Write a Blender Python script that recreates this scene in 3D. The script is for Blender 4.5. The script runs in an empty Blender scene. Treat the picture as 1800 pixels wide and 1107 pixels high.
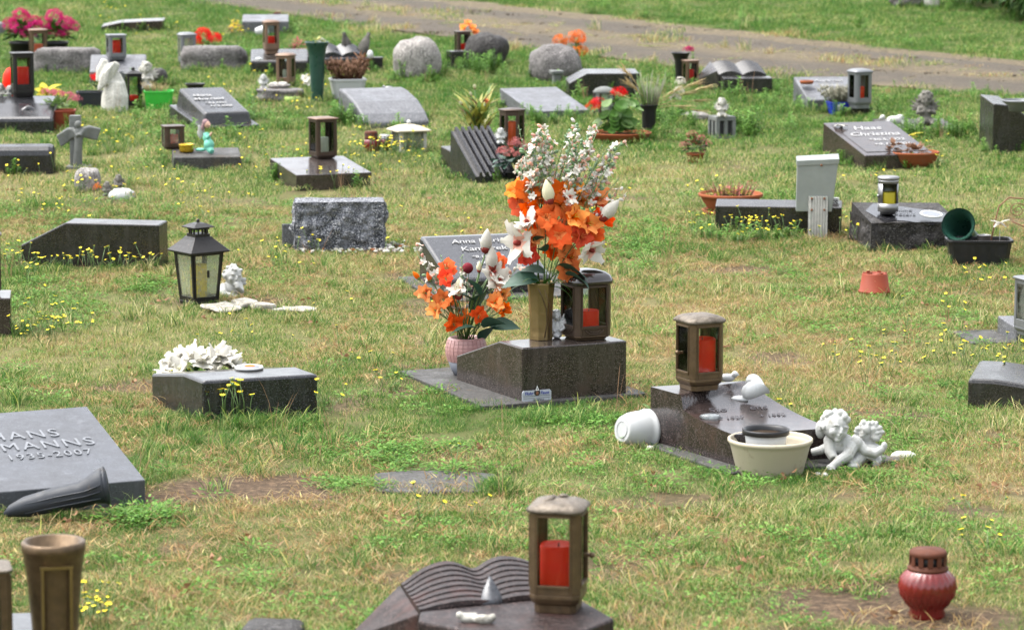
import bpy, math, random
import numpy as np
from mathutils import Vector, Matrix, noise

random.seed(7); RNG = np.random.default_rng(11)
SC = bpy.context.scene; COL = SC.collection
R = math.radians

# ---------------------------------------------------------------- camera
FPX, EYE, HORIZON = 5400.0, 1.87, -250.0            # focal length and horizon in pixels of the 1800 px wide photograph
PITCH = math.atan((553.5 - HORIZON) / FPX)
cam = bpy.data.cameras.new('camera'); cam_o = bpy.data.objects.new('camera', cam); COL.objects.link(cam_o)
cam.sensor_width = 36.0; cam.sensor_fit = 'HORIZONTAL'; cam.lens = FPX / 1800 * 36.0
cam.clip_start = 0.5; cam.clip_end = 2000
cam_o.location = (0, 0, EYE); cam_o.rotation_euler = (R(90) - PITCH, 0, 0)
cam.dof.use_dof = True; cam.dof.focus_distance = 11.0; cam.dof.aperture_fstop = 6.3
SC.camera = cam_o

# ---------------------------------------------------------------- light: overcast sky, soft sun
SUN_EL, SUN_AZ = 64.0, -75.0                         # azimuth measured from +Y towards +X
world = bpy.data.worlds.new('World'); SC.world = world; world.use_nodes = True
wn = world.node_tree; wn.nodes.clear()
sky = wn.nodes.new('ShaderNodeTexSky'); sky.sky_type = 'NISHITA'; sky.sun_disc = False
sky.sun_elevation = R(SUN_EL); sky.sun_rotation = R(SUN_AZ); sky.air_density = 1.0; sky.dust_density = 5.0; sky.ozone_density = 1.0
hs = wn.nodes.new('ShaderNodeHueSaturation'); hs.inputs['Saturation'].default_value = 0.28
bg = wn.nodes.new('ShaderNodeBackground'); bg.inputs['Strength'].default_value = 0.15
wo = wn.nodes.new('ShaderNodeOutputWorld')
wn.links.new(sky.outputs[0], hs.inputs['Color']); wn.links.new(hs.outputs[0], bg.inputs['Color']); wn.links.new(bg.outputs[0], wo.inputs['Surface'])
sun = bpy.data.lights.new('sun', 'SUN'); sun.energy = 0.75; sun.angle = R(70); sun.color = (1.0, 0.965, 0.91)
sun_o = bpy.data.objects.new('sun', sun); COL.objects.link(sun_o)
_d = Vector((math.sin(R(SUN_AZ)) * math.cos(R(SUN_EL)), math.cos(R(SUN_AZ)) * math.cos(R(SUN_EL)), math.sin(R(SUN_EL))))
sun_o.rotation_euler = _d.to_track_quat('Z', 'Y').to_euler(); sun_o.location = (-6, -4, 20)
SC.view_settings.view_transform = 'Standard'; SC.view_settings.look = 'None'
SC.view_settings.gamma = 1.0; SC.view_settings.use_curve_mapping = False
SC.view_settings.exposure = 1.98
SC.cycles.max_bounces = 8; SC.cycles.diffuse_bounces = 3; SC.cycles.glossy_bounces = 3; SC.cycles.transmission_bounces = 4; SC.cycles.transparent_max_bounces = 10

# ---------------------------------------------------------------- terrain: level near the camera, then a gentle rise
SL, Y0, WD = 0.055, 12.0, 2.0
def gz(y):
    t = y - Y0
    if t <= -WD: return 0.0
    if t >= WD: return SL * min(t, 60.0)
    return SL * (t + WD) ** 2 / (4 * WD)
def at(px, py, dz=0.0):
    """point of the ground (plus dz) seen at a pixel of the photograph"""
    a, b = (px - 900) / FPX, -(py - 553.5) / FPX
    c, s = math.cos(PITCH), math.sin(PITCH)
    d = Vector((a, c + b * s, -s + b * c)); lo, hi = 1.0, 400.0
    for _ in range(48):
        t = (lo + hi) / 2
        if d.z * t + EYE > gz(d.y * t) + dz: lo = t
        else: hi = t
    p = d * lo; return Vector((p.x, p.y, p.z + EYE))
def ppm(P):
    return FPX / (P[1] * math.cos(PITCH) - (P[2] - EYE) * math.sin(PITCH))
def proj(X, Y, Z):
    """numpy: world -> photograph pixel"""
    c, s = math.cos(PITCH), math.sin(PITCH)
    dep = Y * c - (Z - EYE) * s; up = Y * s + (Z - EYE) * c
    return 900 + FPX * X / dep, 553.5 - FPX * up / dep
FOOT = []                                            # footprints kept free of grass: world polygons
def foot_poly(pts): FOOT.append([(p[0], p[1]) for p in pts])
def foot_circle(x, y, r, n=10): FOOT.append([(x + r * math.cos(6.2832 * i / n), y + r * math.sin(6.2832 * i / n)) for i in range(n)])

# ---------------------------------------------------------------- materials
def node(t, typ, **kw):
    n = t.nodes.new(typ)
    for k, v in kw.items(): setattr(n, k, v)
    return n
def rgba(c): return (c[0], c[1], c[2], 1.0)
def new_mat(name):
    m = bpy.data.materials.new(name); m.use_nodes = True; t = m.node_tree; t.nodes.clear()
    out = node(t, 'ShaderNodeOutputMaterial'); return m, t, out
def mixc(t, fac, a, b, blend='MIX'):
    n = node(t, 'ShaderNodeMix', data_type='RGBA', blend_type=blend)
    for sock, v in ((0, fac), (6, a), (7, b)):
        if hasattr(v, 'is_linked'): t.links.new(v, n.inputs[sock])
        else: n.inputs[sock].default_value = rgba(v) if sock else v
    return n.outputs[2]
def ramp(t, src, stops, interp='LINEAR'):
    n = node(t, 'ShaderNodeValToRGB'); n.color_ramp.interpolation = interp; e = n.color_ramp.elements
    while len(e) < len(stops): e.new(0.5)
    for i, (p, c) in enumerate(stops):
        e[i].position = p; e[i].color = rgba(c) if not isinstance(c, float) else (c, c, c, 1)
    t.links.new(src, n.inputs[0]); return n.outputs[0]
def tnoise(t, co, scale, detail=4.0, rough=0.55):
    n = node(t, 'ShaderNodeTexNoise'); n.inputs['Scale'].default_value = scale; n.inputs['Detail'].default_value = detail
    n.inputs['Roughness'].default_value = rough
    if co is not None: t.links.new(co, n.inputs['Vector'])
    return n.outputs['Fac']
def tco(t, kind='Object'): return node(t, 'ShaderNodeTexCoord').outputs[kind]
def bump_of(t, h, strength, dist=0.01):
    b = node(t, 'ShaderNodeBump'); b.inputs['Strength'].default_value = strength; b.inputs['Distance'].default_value = dist
    t.links.new(h, b.inputs['Height']); return b.outputs[0]
def M(name, c, rough=0.5, metal=0.0, var=0.14, vs=22, bump=0.0, bs=90, spec=0.5, trans=0.0, dirt=None, dirt_at=0.58, ds=9, coat=0.0, sss=0.0, rvar=0.12, orand=0.0):
    m, t, out = new_mat(name); co = tco(t)
    n1 = tnoise(t, co, vs, 5)
    col = mixc(t, n1, tuple(x * (1 - var) for x in c), tuple(min(1, x * (1 + var)) for x in c))
    if dirt is not None:
        d = ramp(t, tnoise(t, co, ds, 6, 0.65), [(dirt_at, 0.0), (min(0.99, dirt_at + 0.14), 0.85)])
        col = mixc(t, d, col, dirt)
    if orand:
        oi = node(t, 'ShaderNodeObjectInfo'); h = node(t, 'ShaderNodeHueSaturation'); t.links.new(col, h.inputs['Color'])
        for nm, lo, hi, fac in (('Hue', .5 - orand * .012, .5 + orand * .022, 1.0), ('Value', 1 - orand * .35, 1 + orand * .35, 7.13), ('Saturation', 1 - orand * .06, 1.0 + orand * .05, 3.7)):
            fr = node(t, 'ShaderNodeMath', operation='MULTIPLY'); fr.inputs[1].default_value = fac; t.links.new(oi.outputs['Random'], fr.inputs[0]); fc = node(t, 'ShaderNodeMath', operation='FRACT'); t.links.new(fr.outputs[0], fc.inputs[0])
            mr = node(t, 'ShaderNodeMapRange'); mr.inputs['To Min'].default_value = lo; mr.inputs['To Max'].default_value = hi; t.links.new(fc.outputs[0], mr.inputs['Value']); t.links.new(mr.outputs[0], h.inputs[nm])
        col = h.outputs[0]
    p = node(t, 'ShaderNodeBsdfPrincipled'); t.links.new(col, p.inputs['Base Color'])
    p.inputs['Metallic'].default_value = metal; p.inputs['Specular IOR Level'].default_value = spec
    p.inputs['Coat Weight'].default_value = coat
    if sss: p.inputs['Subsurface Weight'].default_value = sss; p.inputs['Subsurface Radius'].default_value = (0.02, 0.008, 0.005)
    rr = ramp(t, tnoise(t, co, vs * 1.7, 4), [(0.3, max(0.02, rough - rvar)), (0.7, min(1.0, rough + rvar))]); t.links.new(rr, p.inputs['Roughness'])
    if bump: t.links.new(bump_of(t, tnoise(t, co, bs, 6, 0.6), bump), p.inputs['Normal'])
    if trans:
        tr = node(t, 'ShaderNodeBsdfTranslucent'); t.links.new(col, tr.inputs['Color'])
        mx = node(t, 'ShaderNodeMixShader'); mx.inputs[0].default_value = trans
        t.links.new(p.outputs[0], mx.inputs[1]); t.links.new(tr.outputs[0], mx.inputs[2]); t.links.new(mx.outputs[0], out.inputs[0])
    else: t.links.new(p.outputs[0], out.inputs[0])
    return m
def granite(name, dark, mid, light, scale=170, rough=0.2, bump=0.0, veins=None, wear=0.25, bs=55, bdist=0.01):
    m, t, out = new_mat(name); co = tco(t)
    v = node(t, 'ShaderNodeTexVoronoi'); v.inputs['Scale'].default_value = scale; t.links.new(co, v.inputs['Vector'])
    sep = node(t, 'ShaderNodeSeparateColor'); t.links.new(v.outputs['Color'], sep.inputs[0])
    col = ramp(t, sep.outputs[0], [(0.0, dark), (0.45, dark), (0.6, mid), (0.86, mid), (0.95, light)])
    big = tnoise(t, co, 14, 5)
    col = mixc(t, ramp(t, big, [(0.42, 0.0), (0.66, 0.55)]), col, mid)
    mp = node(t, 'ShaderNodeMapping'); mp.inputs['Scale'].default_value = (38, 38, 3.5); t.links.new(co, mp.inputs['Vector'])     # rain streaks and lichen
    col = mixc(t, ramp(t, tnoise(t, mp.outputs[0], 1.0, 5, 0.6), [(0.5, 0.0), (0.72, 0.45)]), col, tuple(min(1, x * 1.6 + .012) for x in mid))
    col = mixc(t, ramp(t, tnoise(t, co, 26, 3, 0.5), [(0.66, 0.0), (0.71, 0.5)]), col, tuple(min(1, x * 1.5 + .03) for x in mid))
    if veins is not None:
        col = mixc(t, ramp(t, tnoise(t, co, 7, 6, 0.7), [(0.54, 0.0), (0.7, 0.75)]), col, veins)
    p = node(t, 'ShaderNodeBsdfPrincipled'); t.links.new(col, p.inputs['Base Color']); p.inputs['Specular IOR Level'].default_value = .55 if rough < .5 else .2
    rr = ramp(t, tnoise(t, co, 9, 6, 0.65), [(0.35, max(0.04, rough * 0.75)), (0.68, min(1.0, rough + wear))]); t.links.new(rr, p.inputs['Roughness'])
    h = tnoise(t, co, bs, 7, 0.65)
    t.links.new(bump_of(t, h, bump if bump else 0.06, bdist), p.inputs['Normal'])
    t.links.new(p.outputs[0], out.inputs[0]); return m
def glass_mat(name, tint=(0.93, 0.96, 0.94), milky=0.0, mcol=(0.7, 0.75, 0.66)):
    m, t, out = new_mat(name)
    tr = node(t, 'ShaderNodeBsdfTransparent'); tr.inputs[0].default_value = rgba(tint)
    gl = node(t, 'ShaderNodeBsdfGlossy'); gl.inputs['Roughness'].default_value = 0.04
    fr = node(t, 'ShaderNodeFresnel'); fr.inputs[0].default_value = 1.33
    last = tr.outputs[0]
    if milky:
        df = node(t, 'ShaderNodeBsdfDiffuse'); df.inputs[0].default_value = rgba(mcol)
        tl = node(t, 'ShaderNodeBsdfTranslucent'); tl.inputs[0].default_value = rgba(mcol)
        a = node(t, 'ShaderNodeMixShader'); a.inputs[0].default_value = 0.5; t.links.new(df.outputs[0], a.inputs[1]); t.links.new(tl.outputs[0], a.inputs[2])
        b = node(t, 'ShaderNodeMixShader')
        t.links.new(ramp(t, tnoise(t, tco(t), 30, 5), [(0.3, max(0.0, milky - 0.15)), (0.7, min(1.0, milky + 0.15))]), b.inputs[0])
        t.links.new(last, b.inputs[1]); t.links.new(a.outputs[0], b.inputs[2]); last = b.outputs[0]
    mx = node(t, 'ShaderNodeMixShader'); t.links.new(fr.outputs[0], mx.inputs[0]); t.links.new(last, mx.inputs[1]); t.links.new(gl.outputs[0], mx.inputs[2])
    t.links.new(mx.outputs[0], out.inputs[0]); return m

K = {}
K['gr_dark'] = granite('dark_grey_granite', (0.007, 0.007, 0.0085), (0.018, 0.018, 0.02), (0.07, 0.07, 0.075), 380, 0.16, wear=.12)
K['gr_black'] = granite('black_granite', (0.006, 0.006, 0.007), (0.012, 0.012, 0.014), (0.05, 0.05, 0.055), 400, 0.2)
K['gr_back'] = granite('dark_unpolished_granite', (0.008, 0.0075, 0.007), (0.02, 0.018, 0.017), (0.06, 0.055, 0.05), 360, 0.24, 0.1, wear=.12)
K['gr_brown'] = granite('brown_granite', (0.014, 0.011, 0.01), (0.038, 0.03, 0.027), (0.11, 0.09, 0.08), 420, 0.16, veins=(0.05, 0.034, 0.028), wear=.1)
K['gr_red'] = granite('reddish_granite', (0.011, 0.008, 0.008), (0.03, 0.022, 0.02), (0.11, 0.085, 0.08), 420, 0.14, veins=(0.05, 0.03, 0.026), wear=0.1)
K['gr_redmatte'] = granite('reddish_honed_granite', (0.008, 0.006, 0.006), (0.024, 0.016, 0.015), (0.1, 0.07, 0.065), 300, 0.55, veins=(0.06, 0.026, 0.021), wear=0.1)
K['gr_grey'] = granite('grey_granite', (0.035, 0.037, 0.042), (0.085, 0.088, 0.095), (0.22, 0.22, 0.235), 330, 0.4, 0.1)
K['gr_slate'] = granite('flat_blue_grey_stone', (0.034, 0.037, 0.043), (0.042, 0.046, 0.054), (0.075, 0.08, 0.09), 320, 0.36, 0.06)
K['gr_rough'] = granite('rough_cut_granite', (0.03, 0.033, 0.04), (0.17, 0.178, 0.195), (0.5, 0.5, 0.51), 230, 0.75, 0.9, bs=90, bdist=0.012)
K['gr_rock'] = granite('weathered_boulder', (0.06, 0.056, 0.055), (0.135, 0.127, 0.122), (0.25, 0.235, 0.225), 200, 0.85, 0.5, bs=45, bdist=0.012)
K['gr_darkrock'] = granite('dark_split_rock', (0.012, 0.0115, 0.0115), (0.036, 0.033, 0.031), (0.1, 0.095, 0.09), 220, 0.6, 0.7, bs=40, bdist=0.014)
K['gr_fieldstone'] = granite('pale_field_stone', (0.11, 0.104, 0.096), (0.23, 0.215, 0.2), (0.38, 0.36, 0.34), 160, 0.85, 0.4)
K['slab'] = granite('weathered_slab', (0.03, 0.03, 0.029), (0.055, 0.053, 0.05), (0.1, 0.097, 0.09), 240, 0.6, 0.3, veins=(0.055, 0.044, 0.031))
K['stonewhite'] = granite('white_limestone', (0.36, 0.35, 0.31), (0.46, 0.45, 0.4), (0.55, 0.54, 0.5), 160, 0.85, 0.3, bs=40, bdist=0.006)
K['oldstone'] = granite('beige_broken_stone', (0.17, 0.16, 0.13), (0.3, 0.285, 0.24), (0.42, 0.4, 0.35), 120, 0.85, 0.7, bs=30, bdist=0.01, veins=(0.12, 0.105, 0.08))
K['concrete'] = M('cast_stone', (0.12, 0.127, 0.12), 0.85, var=0.3, vs=30, bump=0.3, bs=120, dirt=(0.1, 0.11, 0.07))
K['bronze'] = M('aged_bronze', (0.1, 0.066, 0.036), 0.42, 0.6, var=0.55, vs=40, bump=0.08, bs=160, dirt=(0.045, 0.032, 0.02), ds=14)
K['bronze_l'] = M('pale_bronze_lid', (0.125, 0.103, 0.078), 0.5, 0.4, var=0.45, vs=45, bump=0.45, bs=70, dirt=(0.055, 0.043, 0.03), dirt_at=0.5, ds=30)
K['bronze_g'] = M('gilded_bronze', (0.19, 0.135, 0.055), 0.4, 0.7, var=0.3, vs=18, bump=0.1, bs=120, dirt=(0.1, 0.08, 0.05), ds=12)
K['bronze_d'] = M('dark_bronze', (0.055, 0.036, 0.025), 0.42, 0.55, var=0.3, vs=24, bump=0.08)
K['copper_l'] = M('pale_copper', (0.15, 0.092, 0.06), 0.45, 0.4, var=0.2, vs=24)
K['blacklid'] = M('black_glossy_lid', (0.022, 0.016, 0.015), 0.12, 0.0, coat=0.6, rvar=0.06)
K['blackmetal'] = M('black_painted_tin', (0.012, 0.011, 0.0105), 0.4, 0.0, spec=0.3, var=0.35, vs=40, dirt=(0.09, 0.06, 0.045), dirt_at=0.66, ds=22, bump=0.06)
K['steel'] = M('brushed_steel', (0.22, 0.22, 0.22), 0.4, 0.85, var=0.1)
K['greymetal'] = M('grey_lantern_metal', (0.15, 0.157, 0.165), 0.42, 0.5, var=0.2)
K['zinc'] = M('galvanised_sheet', (0.22, 0.24, 0.225), 0.5, 0.5, var=0.22, vs=12, dirt=(0.22, 0.21, 0.17), dirt_at=0.6, ds=7, bump=0.04)
K['asbestos'] = M('weathered_corrugated_strip', (0.22, 0.22, 0.195), 0.8, var=0.35, vs=40, dirt=(0.12, 0.18, 0.13), ds=30, bump=0.2)
K['rust'] = M('rusty_screw', (0.16, 0.07, 0.035), 0.8)
K['terracotta'] = M('terracotta', (0.22, 0.065, 0.026), 0.8, spec=0.15, var=0.16, vs=14, dirt=(0.17, 0.085, 0.052), dirt_at=0.56, ds=10, bump=0.05)
K['terraplastic'] = M('terracotta_plastic', (0.19, 0.036, 0.016), 0.6, spec=0.2, var=0.08, vs=9, dirt=(0.12, 0.036, 0.022), ds=14)
K['cream'] = M('cream_ceramic', (0.36, 0.32, 0.235), 0.5, var=0.07, vs=8, dirt=(0.16, 0.125, 0.08), dirt_at=0.6, ds=16)
K['whitecer'] = M('white_glazed_ceramic', (0.42, 0.43, 0.43), 0.25, var=0.03, coat=0.3)
K['whiteplaster'] = M('white_cast_figure', (0.35, 0.355, 0.34), 0.7, var=0.12, vs=40, dirt=(0.2, 0.19, 0.155), dirt_at=0.55, ds=26, bump=0.12, bs=150)
K['oldplaster'] = M('lichened_cast_figure', (0.36, 0.35, 0.31), 0.8, var=0.2, vs=50, dirt=(0.11, 0.1, 0.075), dirt_at=0.5, ds=30, bump=0.25, bs=150)
K['darkplaster'] = M('dark_mossy_figure', (0.13, 0.122, 0.105), 0.85, var=0.4, vs=40, dirt=(0.05, 0.048, 0.038), dirt_at=0.46, ds=22, bump=0.3, bs=130)
K['whiteplastic'] = M('white_plastic', (0.36, 0.37, 0.368), 0.4, var=0.04, dirt=(0.3, 0.27, 0.22), dirt_at=0.66, ds=20)
K['blackplastic'] = M('black_plastic', (0.01, 0.01, 0.011), 0.4, spec=0.35, var=0.2, dirt=(0.03, 0.027, 0.022), ds=12)
K['greyplastic'] = M('grey_plastic', (0.022, 0.026, 0.033), 0.5, spec=0.3, var=0.14, vs=14, dirt=(0.045, 0.04, 0.034), dirt_at=0.56, ds=18)
K['greenplastic'] = M('dark_green_plastic', (0.012, 0.045, 0.032), 0.35, var=0.15)
K['limeplastic'] = M('bright_green_plastic', (0.03, 0.36, 0.03), 0.45, var=0.06)
K['paleglaze'] = M('pale_green_ceramic', (0.3, 0.42, 0.09), 0.4)
K['blueplastic'] = M('blue_plastic', (0.01, 0.03, 0.35), 0.35)
K['aqua'] = M('aqua_painted_figure', (0.12, 0.4, 0.3), 0.6, var=0.12)
K['skin'] = M('painted_skin', (0.45, 0.27, 0.2), 0.6); K['hairp'] = M('painted_hair', (0.22, 0.13, 0.14), 0.7)
K['wax_red'] = M('red_candle', (0.95, 0.03, 0.012), 0.5, spec=0.2, var=0.15, vs=12, trans=0.35)
K['wax_orange'] = M('orange_candle', (0.85, 0.12, 0.02), 0.45, var=0.15, trans=0.2)
K['wax_white'] = M('white_candle', (0.5, 0.47, 0.4), 0.5, trans=0.2); K['wax_yellow'] = M('yellow_candle', (0.9, 0.68, 0.04), 0.5, var=0.2, trans=0.2)
K['redpot'] = M('red_glass_jar', (0.13, 0.011, 0.009), 0.25, var=0.3, vs=16, coat=0.15, dirt=(0.07, 0.022, 0.016), dirt_at=0.58, ds=18)
K['rustlid'] = M('rusted_tin_lid', (0.075, 0.024, 0.012), 0.7, 0.0, spec=0.2, var=0.4, vs=30, bump=0.1)
K['gold'] = M('gold_tin', (0.5, 0.32, 0.03), 0.3, 0.8)
K['pinkpot'] = M('dusty_pink_glazed_pot', (0.36, 0.2, 0.19), 0.45, var=0.12); K['greypot'] = M('grey_glazed_foot', (0.13, 0.14, 0.17), 0.35)
K['soil'] = M('dark_soil', (0.03, 0.021, 0.014), 0.95, var=0.5, vs=90, bump=0.8, bs=120, spec=0.05, dirt=(0.07, 0.048, 0.028), dirt_at=0.6, ds=90)
K['leaf'] = M('green_leaf', (0.028, 0.075, 0.011), 0.5, spec=0.2, var=0.3, vs=20, trans=0.25)
K['leaf_g'] = M('geranium_leaf', (0.05, 0.12, 0.02), 0.55, var=0.3, spec=0.15, trans=0.25)
K['leaf_l'] = M('pale_green_leaf', (0.13, 0.22, 0.06), 0.5, var=0.25, trans=0.3)
K['leaf_y'] = M('yellowing_leaf', (0.28, 0.28, 0.05), 0.5, var=0.3, trans=0.3)
K['leaf_silk'] = M('dark_silk_leaf', (0.018, 0.06, 0.036), 0.55, var=0.2, vs=14, bump=0.05, bs=80, trans=0.12)
K['leaf_sage'] = M('sage_sprig', (0.17, 0.28, 0.14), 0.6, var=0.2, trans=0.25); K['stem'] = M('green_stem', (0.07, 0.13, 0.03), 0.5, var=0.2)
K['leaf_brown'] = M('withered_leaf', (0.17, 0.085, 0.045), 0.8, var=0.4, vs=40, trans=0.2)
K['straw'] = M('dry_straw', (0.42, 0.32, 0.16), 0.8, var=0.2, trans=0.3)
K['lavender'] = M('dry_lavender', (0.26, 0.25, 0.19), 0.9, var=0.3, trans=0.2)
def petal(name, c, trans=0.35, **kw): K[name] = M(name, c, 0.7, var=kw.get('var', 0.14), vs=kw.get('vs', 70), trans=trans, spec=0.08, orand=kw.get('orand', .35), bump=.15, bs=140)
petal('orange_petal', (0.74, 0.14, 0.025), orand=.8, var=.3, vs=45); petal('red_orange_petal', (0.66, 0.075, 0.016), orand=.8, var=.3, vs=45); petal('pale_orange_petal', (0.8, 0.3, 0.09), orand=.6, var=.25, vs=45)
petal('white_petal', (0.58, 0.56, 0.5), 0.3); petal('cream_petal', (0.62, 0.6, 0.43), 0.3); petal('blush_petal', (0.66, 0.36, 0.28), 0.3)
petal('pink_petal', (0.5, 0.014, 0.14)); petal('palepink_petal', (0.5, 0.13, 0.17)); petal('red_petal', (0.6, 0.012, 0.01)); petal('magenta_petal', (0.35, 0.01, 0.1))
petal('yellow_petal', (0.85, 0.6, 0.02)); petal('lemon_petal', (0.62, 0.54, 0.08)); petal('salmon_petal', (0.72, 0.15, 0.02)); petal('calyx', (0.2, 0.035, 0.025), 0.1)
petal('dusky_petal', (0.42, 0.14, 0.13)); petal('berry', (0.12, 0.012, 0.02), 0.0)
K['letter_white'] = M('white_letter_paint', (0.27, 0.27, 0.268), 0.6); K['letter_dark'] = M('dark_letter_paint', (0.05, 0.045, 0.05), 0.6)
K['letter_alu'] = M('metal_letter', (0.17, 0.178, 0.19), 0.4, 0.5); K['sign'] = M('silver_sign_plate', (0.42, 0.44, 0.5), 0.4, 0.3)
K['signblue'] = M('blue_sign_print', (0.015, 0.03, 0.22), 0.5); K['signblack'] = M('black_sign_print', (0.015, 0.015, 0.018), 0.5)
K['signwhite'] = M('white_sign_plate', (0.7, 0.7, 0.7), 0.5)
K['gl'] = glass_mat('window_glass', (0.9, 0.94, 0.92)); K['gl_milk'] = glass_mat('frosted_glass', (0.9, 0.93, 0.85), 0.42, (0.42, 0.44, 0.35))
K['gl_old'] = glass_mat('dusty_glass', (0.86, 0.9, 0.86), 0.14)

# ---------------------------------------------------------------- mesh helpers
class MB:
    def __init__(s): s.v, s.f, s.m, s.sm = [], [], [], []
    def add(s, vs, fs, mi=0, smooth=True, T=None):
        o = len(s.v)
        if T is not None: vs = [T @ Vector(v) for v in vs]
        s.v += [tuple(v) for v in vs]; s.f += [[i + o for i in f] for f in fs]; s.m += [mi] * len(fs); s.sm += [smooth] * len(fs); return s
    def box(s, x0, x1, y0, y1, z0, z1, mi=0, T=None):
        return s.add([(x0, y0, z0), (x1, y0, z0), (x1, y1, z0), (x0, y1, z0), (x0, y0, z1), (x1, y0, z1), (x1, y1, z1), (x0, y1, z1)],
                     [(0, 3, 2, 1), (4, 5, 6, 7), (0, 1, 5, 4), (1, 2, 6, 5), (2, 3, 7, 6), (3, 0, 4, 7)], mi, False, T)
    def loft(s, outline, levels, mi=0, smooth=False, T=None, cap=True):
        """outline: 2-D points; levels: (scale, z) or (scale, z, dx, dy)"""
        n = len(outline); vs = []; fs = []
        for L in levels:
            dx, dy = (L[2], L[3]) if len(L) > 2 else (0, 0)
            vs += [(x * L[0] + dx, y * L[0] + dy, L[1]) for x, y in outline]
        for j in range(len(levels) - 1):
            for i in range(n):
                a, b = j * n + i, j * n + (i + 1) % n; fs.append((a, b, b + n, a + n))
        if cap: fs.append(tuple(range(n - 1, -1, -1))); fs.append(tuple(range((len(levels) - 1) * n, len(levels) * n)))
        return s.add(vs, fs, mi, smooth, T)
    def lathe(s, prof, n=28, mi=0, T=None, sx=1.0, sy=1.0, smooth=True, cap=(True, True), wob=0.0):
        vs = []; fs = []
        for r, z in prof:
            for i in range(n):
                a = 6.283185 * i / n; q = r * (1 + wob * math.sin(3 * a + z * 40)); vs.append((q * math.cos(a) * sx, q * math.sin(a) * sy, z))
        for j in range(len(prof) - 1):
            for i in range(n):
                a, b = j * n + i, j * n + (i + 1) % n; fs.append((a, b, b + n, a + n))
        s.add(vs, fs, mi, smooth, T); o = len(s.v) - len(vs)
        if cap[0]: s.f.append([o + i for i in range(n - 1, -1, -1)]); s.m.append(mi); s.sm.append(False)
        if cap[1]: s.f.append([o + (len(prof) - 1) * n + i for i in range(n)]); s.m.append(mi); s.sm.append(False)
        return s
    def tube(s, pts, rad, n=8, mi=0, T=None, flat=1.0):
        pts = [Vector(p) for p in pts]; m = len(pts)
        if not hasattr(rad, '__len__'): rad = [rad] * m
        vs = []; fs = []; ref = None
        for j, p in enumerate(pts):
            d = (pts[min(j + 1, m - 1)] - pts[max(j - 1, 0)]).normalized()
            if ref is None: ref = Vector((0, 0, 1)) if abs(d.z) < 0.9 else Vector((1, 0, 0))
            a = d.cross(ref).normalized(); b = a.cross(d).normalized(); ref = b
            for i in range(n):
                t = 6.283185 * i / n; vs.append(p + (a * math.cos(t) + b * (math.sin(t) * flat)) * rad[j])
        for j in range(m - 1):
            for i in range(n):
                a, b = j * n + i, j * n + (i + 1) % n; fs.append((a, b, b + n, a + n))
        fs.append(tuple(range(n - 1, -1, -1))); fs.append(tuple(range((m - 1) * n, m * n)))
        return s.add(vs, fs, mi, True, T)
    def ell(s, c, r, nu=14, nv=9, mi=0, rot=None, T=None):
        if not hasattr(r, '__len__'): r = (r, r, r)
        Mx = Matrix.Translation(c) @ (rot.to_4x4() if rot is not None else Matrix.Identity(4))
        vs = [Mx @ Vector((0, 0, -r[2]))]; fs = []
        for j in range(1, nv):
            b = -math.pi / 2 + math.pi * j / nv
            for i in range(nu):
                a = 6.283185 * i / nu; vs.append(Mx @ Vector((r[0] * math.cos(b) * math.cos(a), r[1] * math.cos(b) * math.sin(a), r[2] * math.sin(b))))
        vs.append(Mx @ Vector((0, 0, r[2])))
        for i in range(nu): fs.append((0, 1 + (i + 1) % nu, 1 + i))
        for j in range(nv - 2):
            for i in range(nu):
                a, b = 1 + j * nu + i, 1 + j * nu + (i + 1) % nu; fs.append((a, b, b + nu, a + nu))
        L = len(vs) - 1
        for i in range(nu): fs.append((L, L - nu + i, L - nu + (i + 1) % nu))
        return s.add(vs, fs, mi, True, T)
    def petal(s, T, ln, wd, bend=0.6, cup=0.25, ns=5, mi=0, tip=0.0, start=0.15, wpow=0.8, ruffle=0.0, throat=None, rs=0):
        """a petal or leaf: grows along local +X, bends towards -Z, cupped across Y"""
        vs = []; fs = []; x = z = 0.0; ang = 0.0
        for j in range(ns + 1):
            t = j / ns; w = wd * 0.5 * max(0.04, (math.sin(math.pi * min(1, (start + (1 - start) * t)) ** wpow))) if j < ns else wd * 0.5 * max(0.02, tip)
            cz = cup * w
            ru = [ruffle * w * math.sin(rs + 5.1 * j + 2.3 * e) for e in (0, 1)]; vs += [(x, -w, z + cz + ru[0]), (x, 0, z), (x, w, z + cz + ru[1])]
            ang -= bend / ns; x += ln / ns * math.cos(ang); z += ln / ns * math.sin(ang)
        for j in range(ns):
            a = 3 * j; fs += [(a, a + 3, a + 4, a + 1), (a + 1, a + 4, a + 5, a + 2)]
        s.add(vs, fs, mi, True, T)
        if throat is not None:
            for j in range(len(s.m) - 2 * ns, len(s.m) - 2 * ns + 4): s.m[j] = throat
        return s
    def build(s, name, mats, parent=None, loc=None, bevel=0.0, bseg=2):
        me = bpy.data.meshes.new(name); me.from_pydata(s.v, [], s.f); me.update()
        if not isinstance(mats, (list, tuple)): mats = [mats]
        for m in mats: me.materials.append(K[m] if isinstance(m, str) else m)
        me.polygons.foreach_set('material_index', s.m); me.polygons.foreach_set('use_smooth', s.sm)
        return link(name, me, parent, loc, bevel, bseg)
def link(name, me, parent=None, loc=None, bevel=0.0, bseg=2):
    o = bpy.data.objects.new(name, me); COL.objects.link(o)
    if parent is not None: o.parent = parent
    if loc is not None: o.location = loc
    if bevel:
        b = o.modifiers.new('bevel', 'BEVEL'); b.width = bevel; b.segments = bseg; b.limit_method = 'ANGLE'; b.angle_limit = R(30)
    return o
def tag(o, label=None, cat=None, group=None, kind=None):
    for k, v in (('label', label), ('category', cat), ('group', group), ('kind', kind)):
        if v: o[k] = v
    return o
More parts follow.
